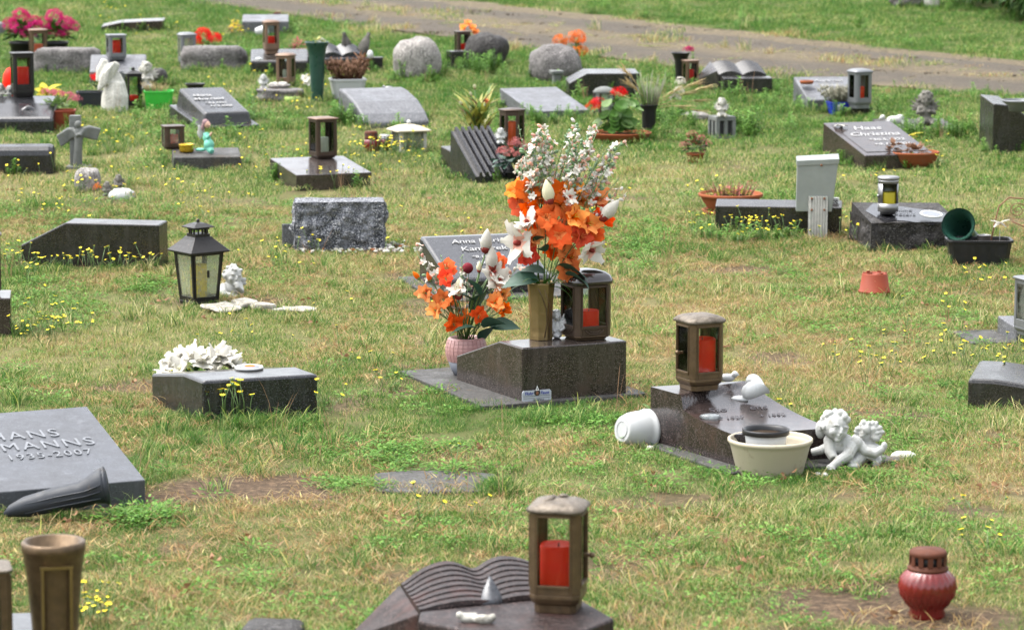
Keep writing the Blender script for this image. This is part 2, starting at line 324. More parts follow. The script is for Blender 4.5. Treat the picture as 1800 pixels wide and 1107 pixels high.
def thing(name, label, cat, loc, rz=0.0, group=None, rx=0.0, ry=0.0):
    o = bpy.data.objects.new(name, None); COL.objects.link(o); o.empty_display_size = 0.05
    o.location = loc; o.rotation_euler = (R(rx), R(ry), R(rz)); return tag(o, label, cat, group)
def TR(loc=(0, 0, 0), rz=0.0, rx=0.0, ry=0.0, sc=1.0):
    return Matrix.Translation(loc) @ Matrix.Rotation(R(rz), 4, 'Z') @ Matrix.Rotation(R(ry), 4, 'Y') @ Matrix.Rotation(R(rx), 4, 'X') @ Matrix.Scale(sc, 4)
def aim(loc, d, roll=0.0):
    """matrix whose +X looks along d"""
    q = Vector(d).to_track_quat('X', 'Z'); return Matrix.Translation(loc) @ q.to_matrix().to_4x4() @ Matrix.Rotation(roll, 4, 'X')
def text(parent, s, T, size, mat, name='inscription', ext=0.0012, shear=0.0, width=1.0, align='CENTER', spacing=1.0, bold=0.0):
    c = bpy.data.curves.new(name, 'FONT'); c.body = s; c.size = size; c.extrude = ext; c.shear = shear; c.align_x = align; c.space_character = spacing
    c.offset = bold; c.resolution_u = 3
    tmp = bpy.data.objects.new(name + '_src', c); me = bpy.data.meshes.new_from_object(tmp)
    bpy.data.objects.remove(tmp); bpy.data.curves.remove(c)
    me.transform(T @ Matrix.Diagonal((width, 1, 1, 1))); me.name = name; me.materials.clear(); me.materials.append(K[mat])
    return link(name, me, parent)
def frame_mat(o, u, v):
    """text plane from origin, reading direction u, up direction v"""
    u = Vector(u).normalized(); v = Vector(v).normalized(); w = u.cross(v).normalized(); v = w.cross(u)
    m = Matrix((u, v, w)).transposed().to_4x4(); m.translation = Vector(o); return m

# ---------------------------------------------------------------- gravestones
def slope_at(y): return math.degrees(math.atan(SL)) if y > Y0 + WD else (0.0 if y < Y0 - WD else math.degrees(math.atan(SL * (y - Y0 + WD) / (2 * WD))))
def hf_block(T, name, W, D, fn, nx, ny, mat):
    """block with a free top surface fn(u, v)"""
    mb = MB(); vs = [(i / nx * W, j / ny * D, fn(i / nx, j / ny)) for j in range(ny + 1) for i in range(nx + 1)]; n1 = nx + 1
    mb.add(vs, [(j * n1 + i, j * n1 + i + 1, (j + 1) * n1 + i + 1, (j + 1) * n1 + i) for j in range(ny) for i in range(nx)], 0, False)
    rim = list(range(n1)) + [j * n1 + nx for j in range(1, ny + 1)] + [ny * n1 + i for i in range(nx - 1, -1, -1)] + [j * n1 for j in range(ny - 1, 0, -1)]
    top = [vs[i] for i in rim]; m = len(top); mb.add(top + [(x, y, -.05) for x, y, z in top], [(i, m + i, m + (i + 1) % m, (i + 1) % m) for i in range(m)], 0, False)
    return mb.build(name, mat, T)
def pillow(label, px, py, yaw, W, D, prof, mat='gr_dark', axis='y', bevel=0.005, name='gravestone', cat='gravestone', sink=0.05, skew=0.0, plinth=None, group=None, edge=None, body='block'):
    """wedge gravestone: origin = ground corner seen at (px,py); local x runs W along yaw, local y runs D behind it; prof = (position, height) along axis"""
    P = at(px, py); T = thing(name, label, cat, P, yaw, group, rx=slope_at(P.y) * math.cos(R(yaw)))
    mb = MB(); L = W if axis == 'x' else D; n = len(prof)
    lo = [(prof[0][0] * L, -sink)] + [(t * L, z) for t, z in prof] + [(prof[-1][0] * L, -sink)]
    vs = []
    for q in (0, (D if axis == 'x' else W)):
        for t, z in lo:
            vs.append((t + skew * q, q, z) if axis == 'x' else (q + skew * t, t, z))
    m = len(lo); fs = [tuple(range(m)), tuple(range(2 * m - 1, m - 1, -1))]
    for i in range(m):
        j = (i + 1) % m; fs.append((i, i + m, j + m, j))
    if axis != 'x': fs = [f[::-1] for f in fs]
    fs = [f[::-1] for f in fs]
    mb.add(vs, fs, 0, False); mb.build(body, mat, T, bevel=bevel)
    if plinth:
        x0, x1, y0, y1, z, pm = plinth
        MB().box(x0, x1, y0, y1, -0.06, z).build('base_slab', pm, T, bevel=0.004)
        q = [(x0, y0), (x1, y0), (x1, y1), (x0, y1)]
    else: q = [(0, 0), (W, 0), (W, D), (0, D)]
    c, s = math.cos(R(yaw)), math.sin(R(yaw)); foot_poly([(P.x + x * c - y * s, P.y + x * s + y * c) for x, y in q])
    return T
def rock(label, px, py, wpx, hpx, depth, mat='gr_rock', seed=1, ex=2.6, amp=0.16, name='boulder', cat='boulder', yaw=0.0, flat=0.0, sub=(40, 22), lean=0.0, sink=0.25, part=None, dz=0.0, parent=None, fr=3.0):
    P = at(px, py, dz); k = 1 / ppm(P); w, h = wpx * k / 2, hpx * k; d = depth / 2; P = P + Vector((0, d * 0.8, 0)); P.z = gz(P.y) + dz
    mb = MB(); nu, nv = sub; vs = []; fs = []; sv = Vector((seed * 7.1, seed * 3.7, seed * 1.9))
    for j in range(nv + 1):
        b = -math.pi / 2 + math.pi * j / nv
        for i in range(nu):
            a = 6.283185 * i / nu
            u = Vector((math.cos(b) * math.cos(a), math.cos(b) * math.sin(a), math.sin(b)))
            q = (abs(u.x) ** ex + abs(u.y) ** ex + abs(u.z) ** ex) ** (-1 / ex); u = u * q
            nz = noise.fractal(u * fr * 0.5 + sv, 1.0, 2.0, 4) * amp + noise.noise(u * 7 + sv) * amp * 0.2
            u = u * (1 + nz)
            z = u.z
            if flat: z = min(z, 1 - flat + 0.12 * nz)
            vs.append((u.x * w + lean * z * w, u.y * d, (z * 0.5 + 0.5) * h * (1 + sink) - h * sink))
    for j in range(nv):
        for i in range(nu):
            a, b = j * nu + i, j * nu + (i + 1) % nu; fs.append((a, b, b + nu, a + nu))
    mb.add(vs, fs, 0, True)
    if parent is None:
        o = mb.build(name, mat); o.location = P; o.rotation_euler = (0, 0, R(yaw)); tag(o, label, cat)
        foot_poly([(P.x + w * .85 * math.cos(t), P.y + d * .85 * math.sin(t)) for t in [6.2832 * i / 10 for i in range(10)]]) if dz == 0 else None
    else: o = mb.build(name, mat, parent)
    return o

# ---------------------------------------------------------------- lanterns and candles
def chamfer_square(a, c, b=None):
    b = b or a
    return [(a - c, -b), (a, -b + c), (a, b - c), (a - c, b), (-a + c, b), (-a, b - c), (-a, -b + c), (-a + c, -b)]
def ngon(n, r, ph=0.0): return [(r * math.cos(6.283185 * i / n + ph), r * math.sin(6.283185 * i / n + ph)) for i in range(n)]
LIDS = {'dome': [(1.08, 0), (1.12, .03), (1.1, .07), (.98, .12), (.78, .165), (.45, .195), (.1, .205)],
        'low': [(1.1, 0), (1.12, .025), (1.08, .05), (.9, .07), (.5, .09), (.1, .095)],
        'flat': [(1.06, 0), (1.1, .015), (1.1, .05), (1.0, .06), (.3, .065)],
        'bell': [(1.06, 0), (1.12, .03), (1.1, .1), (1.0, .2), (.78, .28), (.45, .33), (.08, .345)],
        'pyr': [(1.25, 0), (1.27, .02), (.75, .13), (.12, .24)], 'none': None}
def lantern(label, px, py, dz, wpx, hpx, yaw=20, shape='sq', mat='bronze', lidmat=None, lid='dome', glass='gl', group=None, cham=0.2, aspect=1.0,
            rail=(0.16, 0.1), baseh=0.14, basemat=None, knob=None, handle=None, stile=0.12, solid=(), taper=0.0, tilt=0.0, relief=0, loc=None, name='grave_lantern', feet=False):
    P = loc if loc is not None else at(px, py, dz); k = 1 / ppm(P); h, w = hpx * k, wpx * k
    a = w / 2 / (1.08 if shape != 'round' else 1.0)
    if loc is None: P = P + Vector((0, a * 0.8, 0)); P.z = gz(P.y) + dz
    T = thing(name, label, 'lantern', P, yaw, group, ry=tilt)
    if shape == 'sq': ol = chamfer_square(a, a * cham, a * aspect); panes = [i for i in range(8) if i % 2 == 1 or i % 2 == 1]; panes = [1, 3, 5, 7]
    elif shape == 'hex': ol = ngon(6, a, R(0)); panes = [0, 1, 2, 3, 4, 5]
    else: ol = ngon(20, a); panes = []
    panes = [i for i in panes if i not in solid]
    z0, z1 = h * baseh, h * (0.88 if lid != 'none' else 0.99)
    lp = LIDS[lid]; lh = max(z for _, z in lp) * w if lp else 0.0; z1 = h - lh if lp else h
    bm = basemat or mat
    mb = MB(); mb.loft(ol, [(.82, 0), (.84, z0 * .45), (.93, z0 * .55), (1.0, z0 * .8), (1.0, z0)]); mb.build('base', bm, T, bevel=w * .012)
    th = a * 0.1; fr = MB(); n = len(ol); H = z1 - z0
    for i in range(n):
        p0 = Vector((*ol[i], 0)); p1 = Vector((*ol[(i + 1) % n], 0)); u = (p1 - p0); L = u.length; u.normalize(); nrm = Vector((u.y, -u.x, 0))
        mt = Matrix((u, -nrm, Vector((0, 0, 1)))).transposed().to_4x4(); mt.translation = p0 + Vector((0, 0, z0))
        if i in panes:
            st = L * stile; b, t2 = H * rail[0], H * rail[1]
            fr.box(0, st, 0, th, 0, H, T=mt); fr.box(L - st, L, 0, th, 0, H, T=mt); fr.box(st, L - st, 0, th, 0, b, T=mt); fr.box(st, L - st, 0, th, H - t2, H, T=mt)
            MB().box(st - .001, L - st + .001, th * .45, th * .6, b - .001, H - t2 + .001, T=mt).build('pane', glass, T)
            if relief:
                e = MB(); q = L * .035
                for (x0, x1, y0, y1) in ((st * .55, st, b * .7, H - t2 * .6), (L - st, L - st * .55, b * .7, H - t2 * .6), (st, L - st, b * .7, b), (st, L - st, H - t2, H - t2 * .6)):
                    e.box(x0, x1, -q, th * .2, y0, y1, T=mt)
                e.build('pane_frame', mat, T, bevel=w * .008)
                if relief > 1:
                    for rr in (.32, .2):
                        MB().tube([(L * .5 + L * rr * math.cos(x), -q * .3, b * .62 - b * rr * 1.3 * math.sin(x)) for x in [math.pi * j / 10 for j in range(11)]], q * .6, 6, T=mt).build('scroll', mat, T)
        elif shape != 'round' or True: fr.box(-th * .02, L + th * .02, 0, th, 0, H, T=mt)
    fr.build('frame', mat, T, bevel=w * .012)
    if lp:
        o = MB(); o.loft(ol, [(s, z1 + z * w) for s, z in lp], smooth=lid in ('dome', 'bell', 'low')); lo = o.build('lid', lidmat or mat, T, bevel=w * .015 if lid in ('flat', 'pyr') else 0.0)
        if knob: MB().ell((0, 0, h + knob * w * .5), knob * w).build('knob', lidmat or mat, lo)
    if handle:
        sx, zz = handle; MB().box(sx * a * 1.0, sx * a * 1.32, -a * .06, a * .06, h * zz - w * .03, h * zz + w * .03).ell((sx * a * 1.32, 0, h * zz), w * .06, 8, 6).build('handle', bm, T)
    if loc is None and dz < .02: foot_circle(P.x, P.y, a * .9)
    return T, P, a, z0
def candle(label, L, mat, rf=0.62, h=0.1, name='grave_candle', group=None, off=(0, 0), rim=None):
    T, P, a, z0 = L; r = a * rf
    mb = MB(); mb.lathe([(r * .97, 0), (r, h * .02), (r, h * .96), (r * .95, h), (r * .8, h * .985), (r * .3, h * .93), (.0015, h * .93)], 22)
    t = thing(name, label, 'candle', P + Vector((off[0], off[1], z0 + .001)), group=group)
    mb.build('body', mat, t); MB().tube([(0, 0, h * .9), (.001, 0, h * 1.02)], .0015, 5).build('wick', 'signblack', t)
    if rim: MB().lathe([(r * 1.04, h * .88), (r * 1.05, h * .98), (r * .9, h * 1.0), (r * .88, h * .9)], 22).build('rim', rim, t)
    return t

# ---------------------------------------------------------------- pots, vases
def vessel(name, label, cat, P, prof, mat, n=32, sx=1.0, sy=1.0, rz=0.0, rx=0.0, ry=0.0, part='body', extra=None, wall=0.006, group=None, fill=None, foot=True, squarish=None):
    """turned pot: prof = outer (r,z) from the foot to the rim, given thickness wall; fill = (z, material)"""
    T = thing(name, label, cat, P, rz, group, rx, ry)
    inner = [(max(.002, r - wall), z if i else prof[0][1] + wall) for i, (r, z) in enumerate(prof)]
    pr = list(prof) + [(prof[-1][0] - wall * .5, prof[-1][1] + wall * .25)] + inner[::-1]
    MB().lathe(pr, n, 0, sx=sx, sy=sy, cap=(True, True)).build(part, mat, T)
    if fill:
        z, fm = fill; r = np.interp(z, [q[1] for q in prof], [q[0] for q in prof]) - wall * .8
        MB().lathe([(r, z), (r * .7, z + .004), (r * .3, z + .008), (.001, z + .006)], n, 0, sx=sx, sy=sy).build('soil', fm, T)
    if foot: foot_circle(P[0], P[1], prof[0][0] * .9)
    return T
def trough(name, label, cat, P, rz, w, d, h, mat, flare=1.15, fill=None, rim=0.008, foot=True, part='body', group=None):
    T = thing(name, label, cat, P, rz, group); ol = chamfer_square(w / 2, min(w, d) * .12, d / 2)
    MB().loft(ol, [(1, 0), (flare, h * .9), (flare * 1.05, h * .9), (flare * 1.05, h), (flare * .96, h), (.94, .02)]).build(part, mat, T, bevel=.003)
    if fill: MB().loft([(x * flare * .95, y * flare * .95) for x, y in ol], [(1, h * .8), (.99, h * .86)]).build('soil', fill, T)
    if foot:
        c, s = math.cos(R(rz)), math.sin(R(rz)); foot_poly([(P[0] + x * c - y * s, P[1] + x * s + y * c) for x, y in ol])
    return T
def florets(c, Rr, n, size, seed=0, up=0.15, petals=5):
    """dome of small flowers"""
    rnd = random.Random(seed); mb = MB()
    for i in range(n):
        z = rnd.uniform(-up, 1); a = rnd.uniform(0, 6.283); q = math.sqrt(max(0, 1 - z * z)); d = Vector((q * math.cos(a), q * math.sin(a), z))
        p = Vector(c) + Vector((d.x * Rr[0], d.y * Rr[1], d.z * Rr[2])) * rnd.uniform(.82, 1.05)
        T = aim(p, d + Vector((rnd.uniform(-.3, .3), rnd.uniform(-.3, .3), .2)), rnd.uniform(0, 6)); s = size * rnd.uniform(.7, 1.2)
        vs = [(s * .1, 0, 0)]; fs = []
        for j in range(petals):
            t = 6.283 * j / petals; w = 2.4 / petals
            vs += [(s * .05, s * .55 * math.cos(t - w * .5), s * .55 * math.sin(t - w * .5)), (s * .3, s * math.cos(t), s * math.sin(t)), (s * .05, s * .55 * math.cos(t + w * .5), s * .55 * math.sin(t + w * .5))]
            b = 1 + 3 * j; fs.append((0, b, b + 1, b + 2))
        mb.add(vs, fs, 0, True, T)
    return mb
def leafball(c, Rr, n, ln, wd, seed=0, bend=.5, up=-.2, mi=0, mb=None, inner=.35):
    rnd = random.Random(seed); mb = mb or MB()
    for i in range(n):
        z = rnd.uniform(up, 1); a = rnd.uniform(0, 6.283); q = math.sqrt(max(0, 1 - z * z)); d = Vector((q * math.cos(a), q * math.sin(a), z))
        p = Vector(c) + Vector((d.x * Rr[0], d.y * Rr[1], d.z * Rr[2])) * rnd.uniform(inner, 1)
        s = rnd.uniform(.65, 1.25); mb.petal(aim(p, d + Vector((rnd.uniform(-.5, .5), rnd.uniform(-.5, .5), rnd.uniform(-.2, .4))), rnd.uniform(-.5, .5)), ln * s, wd * s, bend * rnd.uniform(.4, 1.4), .25, 4, mi)
    return mb
def spikes(c, Rr, n, h, seed=0, w=.004, mi=0, mb=None, lean=.35, head=0):
    """upright dry stalks"""
    rnd = random.Random(seed); mb = mb or MB()
    for i in range(n):
        a = rnd.uniform(0, 6.283); q = math.sqrt(rnd.random()); p = Vector(c) + Vector((q * Rr[0] * math.cos(a), q * Rr[1] * math.sin(a), 0))
        hh = h * rnd.uniform(.55, 1.1); l = lean * q * hh; t = p + Vector((l * math.cos(a), l * math.sin(a), hh))
        mb.tube([p, p.lerp(t, .5) + Vector((rnd.uniform(-.1, .1) * hh * .4, 0, hh * .05)), t], [w * .35, w * .3, w * .2], 4, mi)
        if head:
            for j in range(head):
                u = .55 + .45 * j / head; mb.ell(p.lerp(t, u), (w, w, w * 1.8), 5, 4, mi)
    return mb
# ---------------------------------------------------------------- cast figures
def figure(name, label, cat, P, blobs, mat, voxel=0.004, rz=0.0, smooth=3, foot=0.0, rx=0.0):
    """blobs: ('e',centre,radii[,rot]) / ('t',points,radii); fused into one continuous surface"""
    mb = MB()
    for b in blobs:
        if b[0] == 'e': mb.ell(b[1], b[2], 16, 10, rot=b[3] if len(b) > 3 else None)
        else: mb.tube(b[1], b[2], 10)
    o = mb.build(name, mat); o.location = P; o.rotation_euler = (R(rx), 0, R(rz))
    r = o.modifiers.new('fuse', 'REMESH'); r.mode = 'VOXEL'; r.voxel_size = voxel; r.use_smooth_shade = True
    s = o.modifiers.new('soften', 'SMOOTH'); s.factor = .5; s.iterations = smooth
    if foot: foot_circle(P[0], P[1], foot)
    return tag(o, label, cat)
def rotm(x=0, y=0, z=0): return Matrix.Rotation(R(z), 3, 'Z') @ Matrix.Rotation(R(y), 3, 'Y') @ Matrix.Rotation(R(x), 3, 'X')
def wing(c, s, side, tilt=0.0, rows=3, n=6, y=0.0):
    """fan of feathers as blobs; c root, s size, side +1/-1"""
    out = []
    for r in range(rows):
        for i in range(n):
            a = R(-25 + 105 * i / (n - 1)) + tilt; l = s * (.45 + .25 * r) * (.8 + .25 * math.sin(i / (n - 1) * 3.1))
            d = Vector((side * math.cos(a), 0, math.sin(a))); m = Vector(c) + d * l * .62 + Vector((0, y - .006 * (2 - r), 0))
            out.append(('e', m, (l * .42, s * .05, s * .085), Matrix.Rotation(-a if side > 0 else a + math.pi, 3, 'Y')))
    return out
def curls(c, r, size, n, seed=0, front=-.35):
    rnd = random.Random(seed); out = []
    for i in range(n):
        z = rnd.uniform(-.35, 1); a = rnd.uniform(0, 6.283); q = math.sqrt(max(0, 1 - z * z)); d = Vector((q * math.cos(a), q * math.sin(a), z))
        if d.y < front and z < .55: continue
        out.append(('e', Vector(c) + Vector((d.x * r[0], d.y * r[1], d.z * r[2])), size * rnd.uniform(.8, 1.25)))
    return out
def head(c, r, turn=0.0, tilt=0.0, seed=0, hair=True, hs=.3):
    """child's head looking along -Y before turn: skull, cheeks, brow, nose, lips, chin, ears, curls"""
    Mx = Matrix.Translation(c) @ Matrix.Rotation(R(turn), 4, 'Z') @ Matrix.Rotation(R(tilt), 4, 'Y')
    q = lambda x, y, z: Mx @ Vector((x * r, y * r, z * r)); b = Mx.to_3x3()
    o = [('e', q(0, .06, .08), (r * .92, r, r), b), ('e', q(0, -.42, -.32), (r * .66, r * .52, r * .6), b), ('e', q(-.4, -.6, -.34), r * .3), ('e', q(.4, -.6, -.34), r * .3),
         ('e', q(0, -.98, -.14), (r * .13, r * .2, r * .24), b), ('e', q(0, -1.06, -.27), r * .15), ('e', q(0, -.92, -.5), (r * .22, r * .13, r * .06), b), ('e', q(0, -.9, -.63), (r * .18, r * .13, r * .06), b),
         ('e', q(0, -.74, -.82), r * .22), ('e', q(-.36, -.83, .18), (r * .26, r * .12, r * .08), b), ('e', q(.36, -.83, .18), (r * .26, r * .12, r * .08), b),
         ('e', q(-.34, -.8, -.04), (r * .13, r * .07, r * .07), b), ('e', q(.34, -.8, -.04), (r * .13, r * .07, r * .07), b), ('e', q(-.92, 0, -.15), (r * .12, r * .2, r * .26), b), ('e', q(.92, 0, -.15), (r * .12, r * .2, r * .26), b)]
    if hair:
        rnd = random.Random(seed)
        for i in range(64):
            z = rnd.uniform(-.5, 1); a = rnd.uniform(0, 6.283); s = math.sqrt(max(0, 1 - z * z)); x, y = s * math.cos(a), s * math.sin(a)
            if y < .02 and z < .56: continue
            o.append(('e', q(x * .98, .06 + y * 1.05, .08 + z * 1.05), r * hs * .9 * rnd.uniform(.7, 1.1)))
    return o
def local(px0, py0, P):
    """photograph pixel (at the depth of P) -> local offset from P, with a depth of its own"""
    k = 1 / ppm(P); return lambda x, y, d=0.0: Vector(((x - px0) * k, d, (py0 - y) * k))

# ---------------------------------------------------------------- setting: ground, track
def vnoise(X, Y, scale, seed):
    r = np.random.default_rng(seed); G = r.random((256, 256)); x = X * scale + 1000.3; y = Y * scale + 1000.7
    i = np.floor(x).astype(int); j = np.floor(y).astype(int); u = x - i; v = y - j; u = u * u * (3 - 2 * u); v = v * v * (3 - 2 * v)
    a = G[i % 256, j % 256]; b = G[(i + 1) % 256, j % 256]; c = G[i % 256, (j + 1) % 256]; d = G[(i + 1) % 256, (j + 1) % 256]
    return (a * (1 - u) + b * u) * (1 - v) + (c * (1 - u) + d * u) * v
def fnoise(X, Y, scale, seed): return .5 * vnoise(X, Y, scale, seed) + .3 * vnoise(X, Y, scale * 2.1, seed + 1) + .2 * vnoise(X, Y, scale * 4.3, seed + 2)
gz_v = np.vectorize(gz)
# the track's two edges as world polylines (X, Y): lower = near edge, upper = far edge
def edge(pts):
    q = [at(*p) for p in pts]; return np.array([p.x for p in q]), np.array([p.y for p in q])
NEAR = edge([(60, -40), (330, 2), (640, 50), (900, 84), (1200, 122), (1500, 152), (1800, 172), (2100, 186)])
FAR = edge([(100, -82), (500, -32), (800, 2), (1100, 36), (1300, 56), (1500, 78), (1800, 108), (2100, 128)])
def track_t(X, Y):
    """0 at the near edge of the track, 1 at its far edge"""
    y0 = np.interp(X, *NEAR) + np.where(X > NEAR[0][-1], (X - NEAR[0][-1]) * -.45, 0) + np.where(X < NEAR[0][0], (NEAR[0][0] - X) * .9, 0)
    y1 = np.interp(X, *FAR) + np.where(X > FAR[0][-1], (X - FAR[0][-1]) * -.45, 0) + np.where(X < FAR[0][0], (FAR[0][0] - X) * .9, 0)
    return (Y - y0) / np.maximum(y1 - y0, .5)
SOIL = [(430, 858, 220, 30, 1.0), (250, 682, 95, 13, .9), (1310, 476, 75, 11, .9), (1375, 628, 85, 14, .85), (1700, 897, 75, 17, .8), (1480, 1058, 210, 50, 1.0), (760, 838, 150, 22, .9), (700, 484, 40, 10, .8),
        (470, 532, 90, 14, .8), (290, 512, 60, 14, .6), (185, 345, 60, 14, .5), (640, 442, 100, 9, .6), (1280, 292, 60, 10, .5), (1700, 520, 60, 6, .5), (300, 880, 70, 22, .8), (1560, 812, 50, 10, .6), (1660, 1092, 150, 36, 1.0),
        (70, 930, 90, 12, .6), (1730, 585, 60, 6, .7), (90, 1000, 40, 10, .5), (1240, 420, 40, 7, .4), (505, 125, 60, 6, .5), (1270, 680, 60, 8, .4)]
def soil_mask(X, Y, Z):
    px, py = proj(X, Y, Z); s = np.zeros_like(X); w = fnoise(X, Y, 5.0, 40)
    for cx, cy, rx, ry, a in SOIL:
        d = np.sqrt(((px - cx) / rx) ** 2 + ((py - cy) / ry) ** 2) + (w - .5) * 1.3
        s = np.maximum(s, a * np.clip((1.15 - d) / .45, 0, 1))
    worn = fnoise(X, Y, 1.7, 91) * .6 + fnoise(X, Y, 6.0, 95) * .4                 # small worn spots anywhere in the lawn
    return np.maximum(s, .75 * np.clip((worn - .6) / .06, 0, 1) * (py > 330))
def dry_field(X, Y, Z):
    """share of dead straw in the lawn, as the photograph shows it"""
    px, py = proj(X, Y, Z)
    b = np.interp(py, [-60, 60, 170, 250, 340, 440, 560, 700, 900, 1100, 1300], [.06, .08, .12, .22, .3, .32, .4, .34, .33, .33, .33])
    b = b + .14 * np.exp(-((px - 250) / 380) ** 2 - ((py - 300) / 90) ** 2) + .12 * np.exp(-((px - 1350) / 420) ** 2 - ((py - 540) / 70) ** 2)
    b = b - .2 * np.exp(-((px - 60) / 150) ** 2 - ((py - 520) / 60) ** 2) - .16 * np.exp(-((px - 1150) / 130) ** 2 - ((py - 420) / 60) ** 2) - .14 * np.exp(-((px - 650) / 260) ** 2 - ((py - 780) / 45) ** 2)
    n = fnoise(X, Y, .9, 5); n2 = fnoise(X, Y, 3.2, 9)
    return np.clip(b + (n - .5) * .75 + (n2 - .5) * .55, 0, 1)

def axis(segs):
    out = [segs[0][0]]
    for a, b, st in segs:
        n = max(1, int(round((b - a) / st))); out += list(np.linspace(a, b, n + 1)[1:])
    return np.array(out)
gx = axis([(-400, -60, 40), (-60, -12, 4), (-12, -4, .4), (-4, 4, .06), (4, 12, .4), (12, 60, 4), (60, 400, 40)])
gy = axis([(-60, 0, 12), (0, 5.5, .5), (5.5, 16, .06), (16, 34, .12), (34, 70, 2), (70, 700, 35)])
XX, YY = np.meshgrid(gx, gy); ZZ = gz_v(YY.ravel()).reshape(YY.shape)
ZZ = ZZ + np.where((np.abs(XX) < 6) & (YY < 34), (fnoise(XX, YY, 2.2, 3) - .5) * .018, 0.0)
ny, nx = XX.shape; me = bpy.data.meshes.new('ground')
V = np.stack([XX.ravel(), YY.ravel(), ZZ.ravel()], 1)
idx = np.arange(ny * nx).reshape(ny, nx); F = np.stack([idx[:-1, :-1].ravel(), idx[:-1, 1:].ravel(), idx[1:, 1:].ravel(), idx[1:, :-1].ravel()], 1)
me.from_pydata(V.tolist(), [], F.tolist()); me.update()
with np.errstate(all='ignore'):
    near = (YY.ravel() > 5) & (YY.ravel() < 45)
    so = np.where(near, soil_mask(V[:, 0], np.maximum(V[:, 1], 4), V[:, 2]), 0); dr = np.where(near, dry_field(V[:, 0], np.maximum(V[:, 1], 4), V[:, 2]), .35)
for nm, arr in (('soil', so), ('dry', dr)):
    me.attributes.new(nm, 'FLOAT', 'POINT').data.foreach_set('value', np.nan_to_num(arr).astype(np.float32))
m, t, out = new_mat('lawn_ground'); co = tco(t, 'Object')
aso = node(t, 'ShaderNodeAttribute', attribute_name='soil'); adr = node(t, 'ShaderNodeAttribute', attribute_name='dry')
thatch = mixc(t, adr.outputs['Fac'], (0.07, 0.1, 0.025), (0.27, 0.225, 0.11))
thatch = mixc(t, ramp(t, tnoise(t, co, 55, 6, .7), [(.35, 0.0), (.7, 0.7)]), thatch, (0.09, 0.075, 0.032))
earth = ramp(t, tnoise(t, co, 38, 8, .72), [(.3, (0.03, 0.021, 0.015)), (.5, (0.09, 0.062, 0.04)), (.62, (0.17, 0.115, 0.07)), (.75, (0.26, 0.2, 0.13))])
col = mixc(t, aso.outputs['Fac'], thatch, earth)
p = node(t, 'ShaderNodeBsdfPrincipled'); p.inputs['Roughness'].default_value = .95; p.inputs['Specular IOR Level'].default_value = .15
t.links.new(col, p.inputs['Base Color']); t.links.new(bump_of(t, tnoise(t, co, 70, 8, .7), .9, .02), p.inputs['Normal']); t.links.new(p.outputs[0], out.inputs[0])
me.materials.append(m); ground = link('ground', me); tag(ground, kind='structure'); me.polygons.foreach_set('use_smooth', [True] * len(me.polygons))

# gravel track, a sheet just above the lawn; across it (attribute 'across') two worn wheel tracks and a straw-covered middle
xs = np.arange(-14, 16, .12); n_ac = 40; V = []; AC = []
A_ = np.linspace(0, 1, n_ac + 1); t0 = track_t(xs, np.zeros_like(xs)); w_ = 1 / (track_t(xs, np.ones_like(xs)) - t0); y0_ = -t0 * w_
GX, GA = np.meshgrid(xs, A_, indexing='ij'); end = (GA == 0) | (GA == 1)
GY = y0_[:, None] + w_[:, None] * GA + (fnoise(GX, GA * 3.0, 1.6, 77) - .5) * .9 * end
GZ = gz_v(GY) + (fnoise(GX, GY, 2.2, 3) - .5) * .018 * (np.abs(GX) < 6) + .009 - .006 * end
V = np.stack([GX.ravel(), GY.ravel(), GZ.ravel()], 1).tolist(); AC = GA.ravel().tolist()
m_ = n_ac + 1; F = [(i * m_ + j, (i + 1) * m_ + j, (i + 1) * m_ + j + 1, i * m_ + j + 1) for i in range(len(xs) - 1) for j in range(n_ac)]
me = bpy.data.meshes.new('gravel_track'); me.from_pydata(V, [], F); me.update(); me.attributes.new('across', 'FLOAT', 'POINT').data.foreach_set('value', AC)
m, t, out = new_mat('gravel'); co = tco(t, 'Object'); ac = node(t, 'ShaderNodeAttribute', attribute_name='across')
g1 = ramp(t, tnoise(t, co, 30, 8, .75), [(.3, (0.022, 0.017, 0.012)), (.5, (0.065, 0.051, 0.034)), (.72, (0.125, 0.102, 0.07))])
v = node(t, 'ShaderNodeTexVoronoi'); v.inputs['Scale'].default_value = 42; t.links.new(co, v.inputs['Vector'])
g1 = mixc(t, .35, g1, ramp(t, v.outputs['Distance'], [(0.0, (0.14, 0.118, 0.09)), (.5, (0.03, 0.024, 0.018))]))
strw = ramp(t, tnoise(t, co, 22, 8, .7), [(.3, (0.05, 0.037, 0.02)), (.55, (0.125, 0.096, 0.05)), (.75, (0.22, 0.178, 0.1))])
add = node(t, 'ShaderNodeMath', operation='ADD'); sc_ = node(t, 'ShaderNodeMath', operation='MULTIPLY'); sc_.inputs[1].default_value = .3
t.links.new(tnoise(t, co, 1.1, 5), sc_.inputs[0]); t.links.new(ac.outputs['Fac'], add.inputs[0]); t.links.new(sc_.outputs[0], add.inputs[1])
g1 = mixc(t, ramp(t, tnoise(t, co, 2.2, 8, .75), [(.4, 0.0), (.6, .75)]), g1, (0.05, 0.04, 0.03))
g1 = mixc(t, ramp(t, tnoise(t, co, 5.0, 8, .75), [(.55, 0.0), (.7, .6)]), g1, (0.14, 0.115, 0.075))
mask = ramp(t, add.outputs[0], [(.16, 1.0), (.26, .15), (.46, .1), (.57, .8), (.72, .8), (.84, .08), (1.05, .12), (1.12, .9)])
p = node(t, 'ShaderNodeBsdfPrincipled'); p.inputs['Roughness'].default_value = .95
t.links.new(mixc(t, mask, g1, strw), p.inputs['Base Color']); t.links.new(bump_of(t, tnoise(t, co, 60, 8, .75), .8, .03), p.inputs['Normal']); t.links.new(p.outputs[0], out.inputs[0])
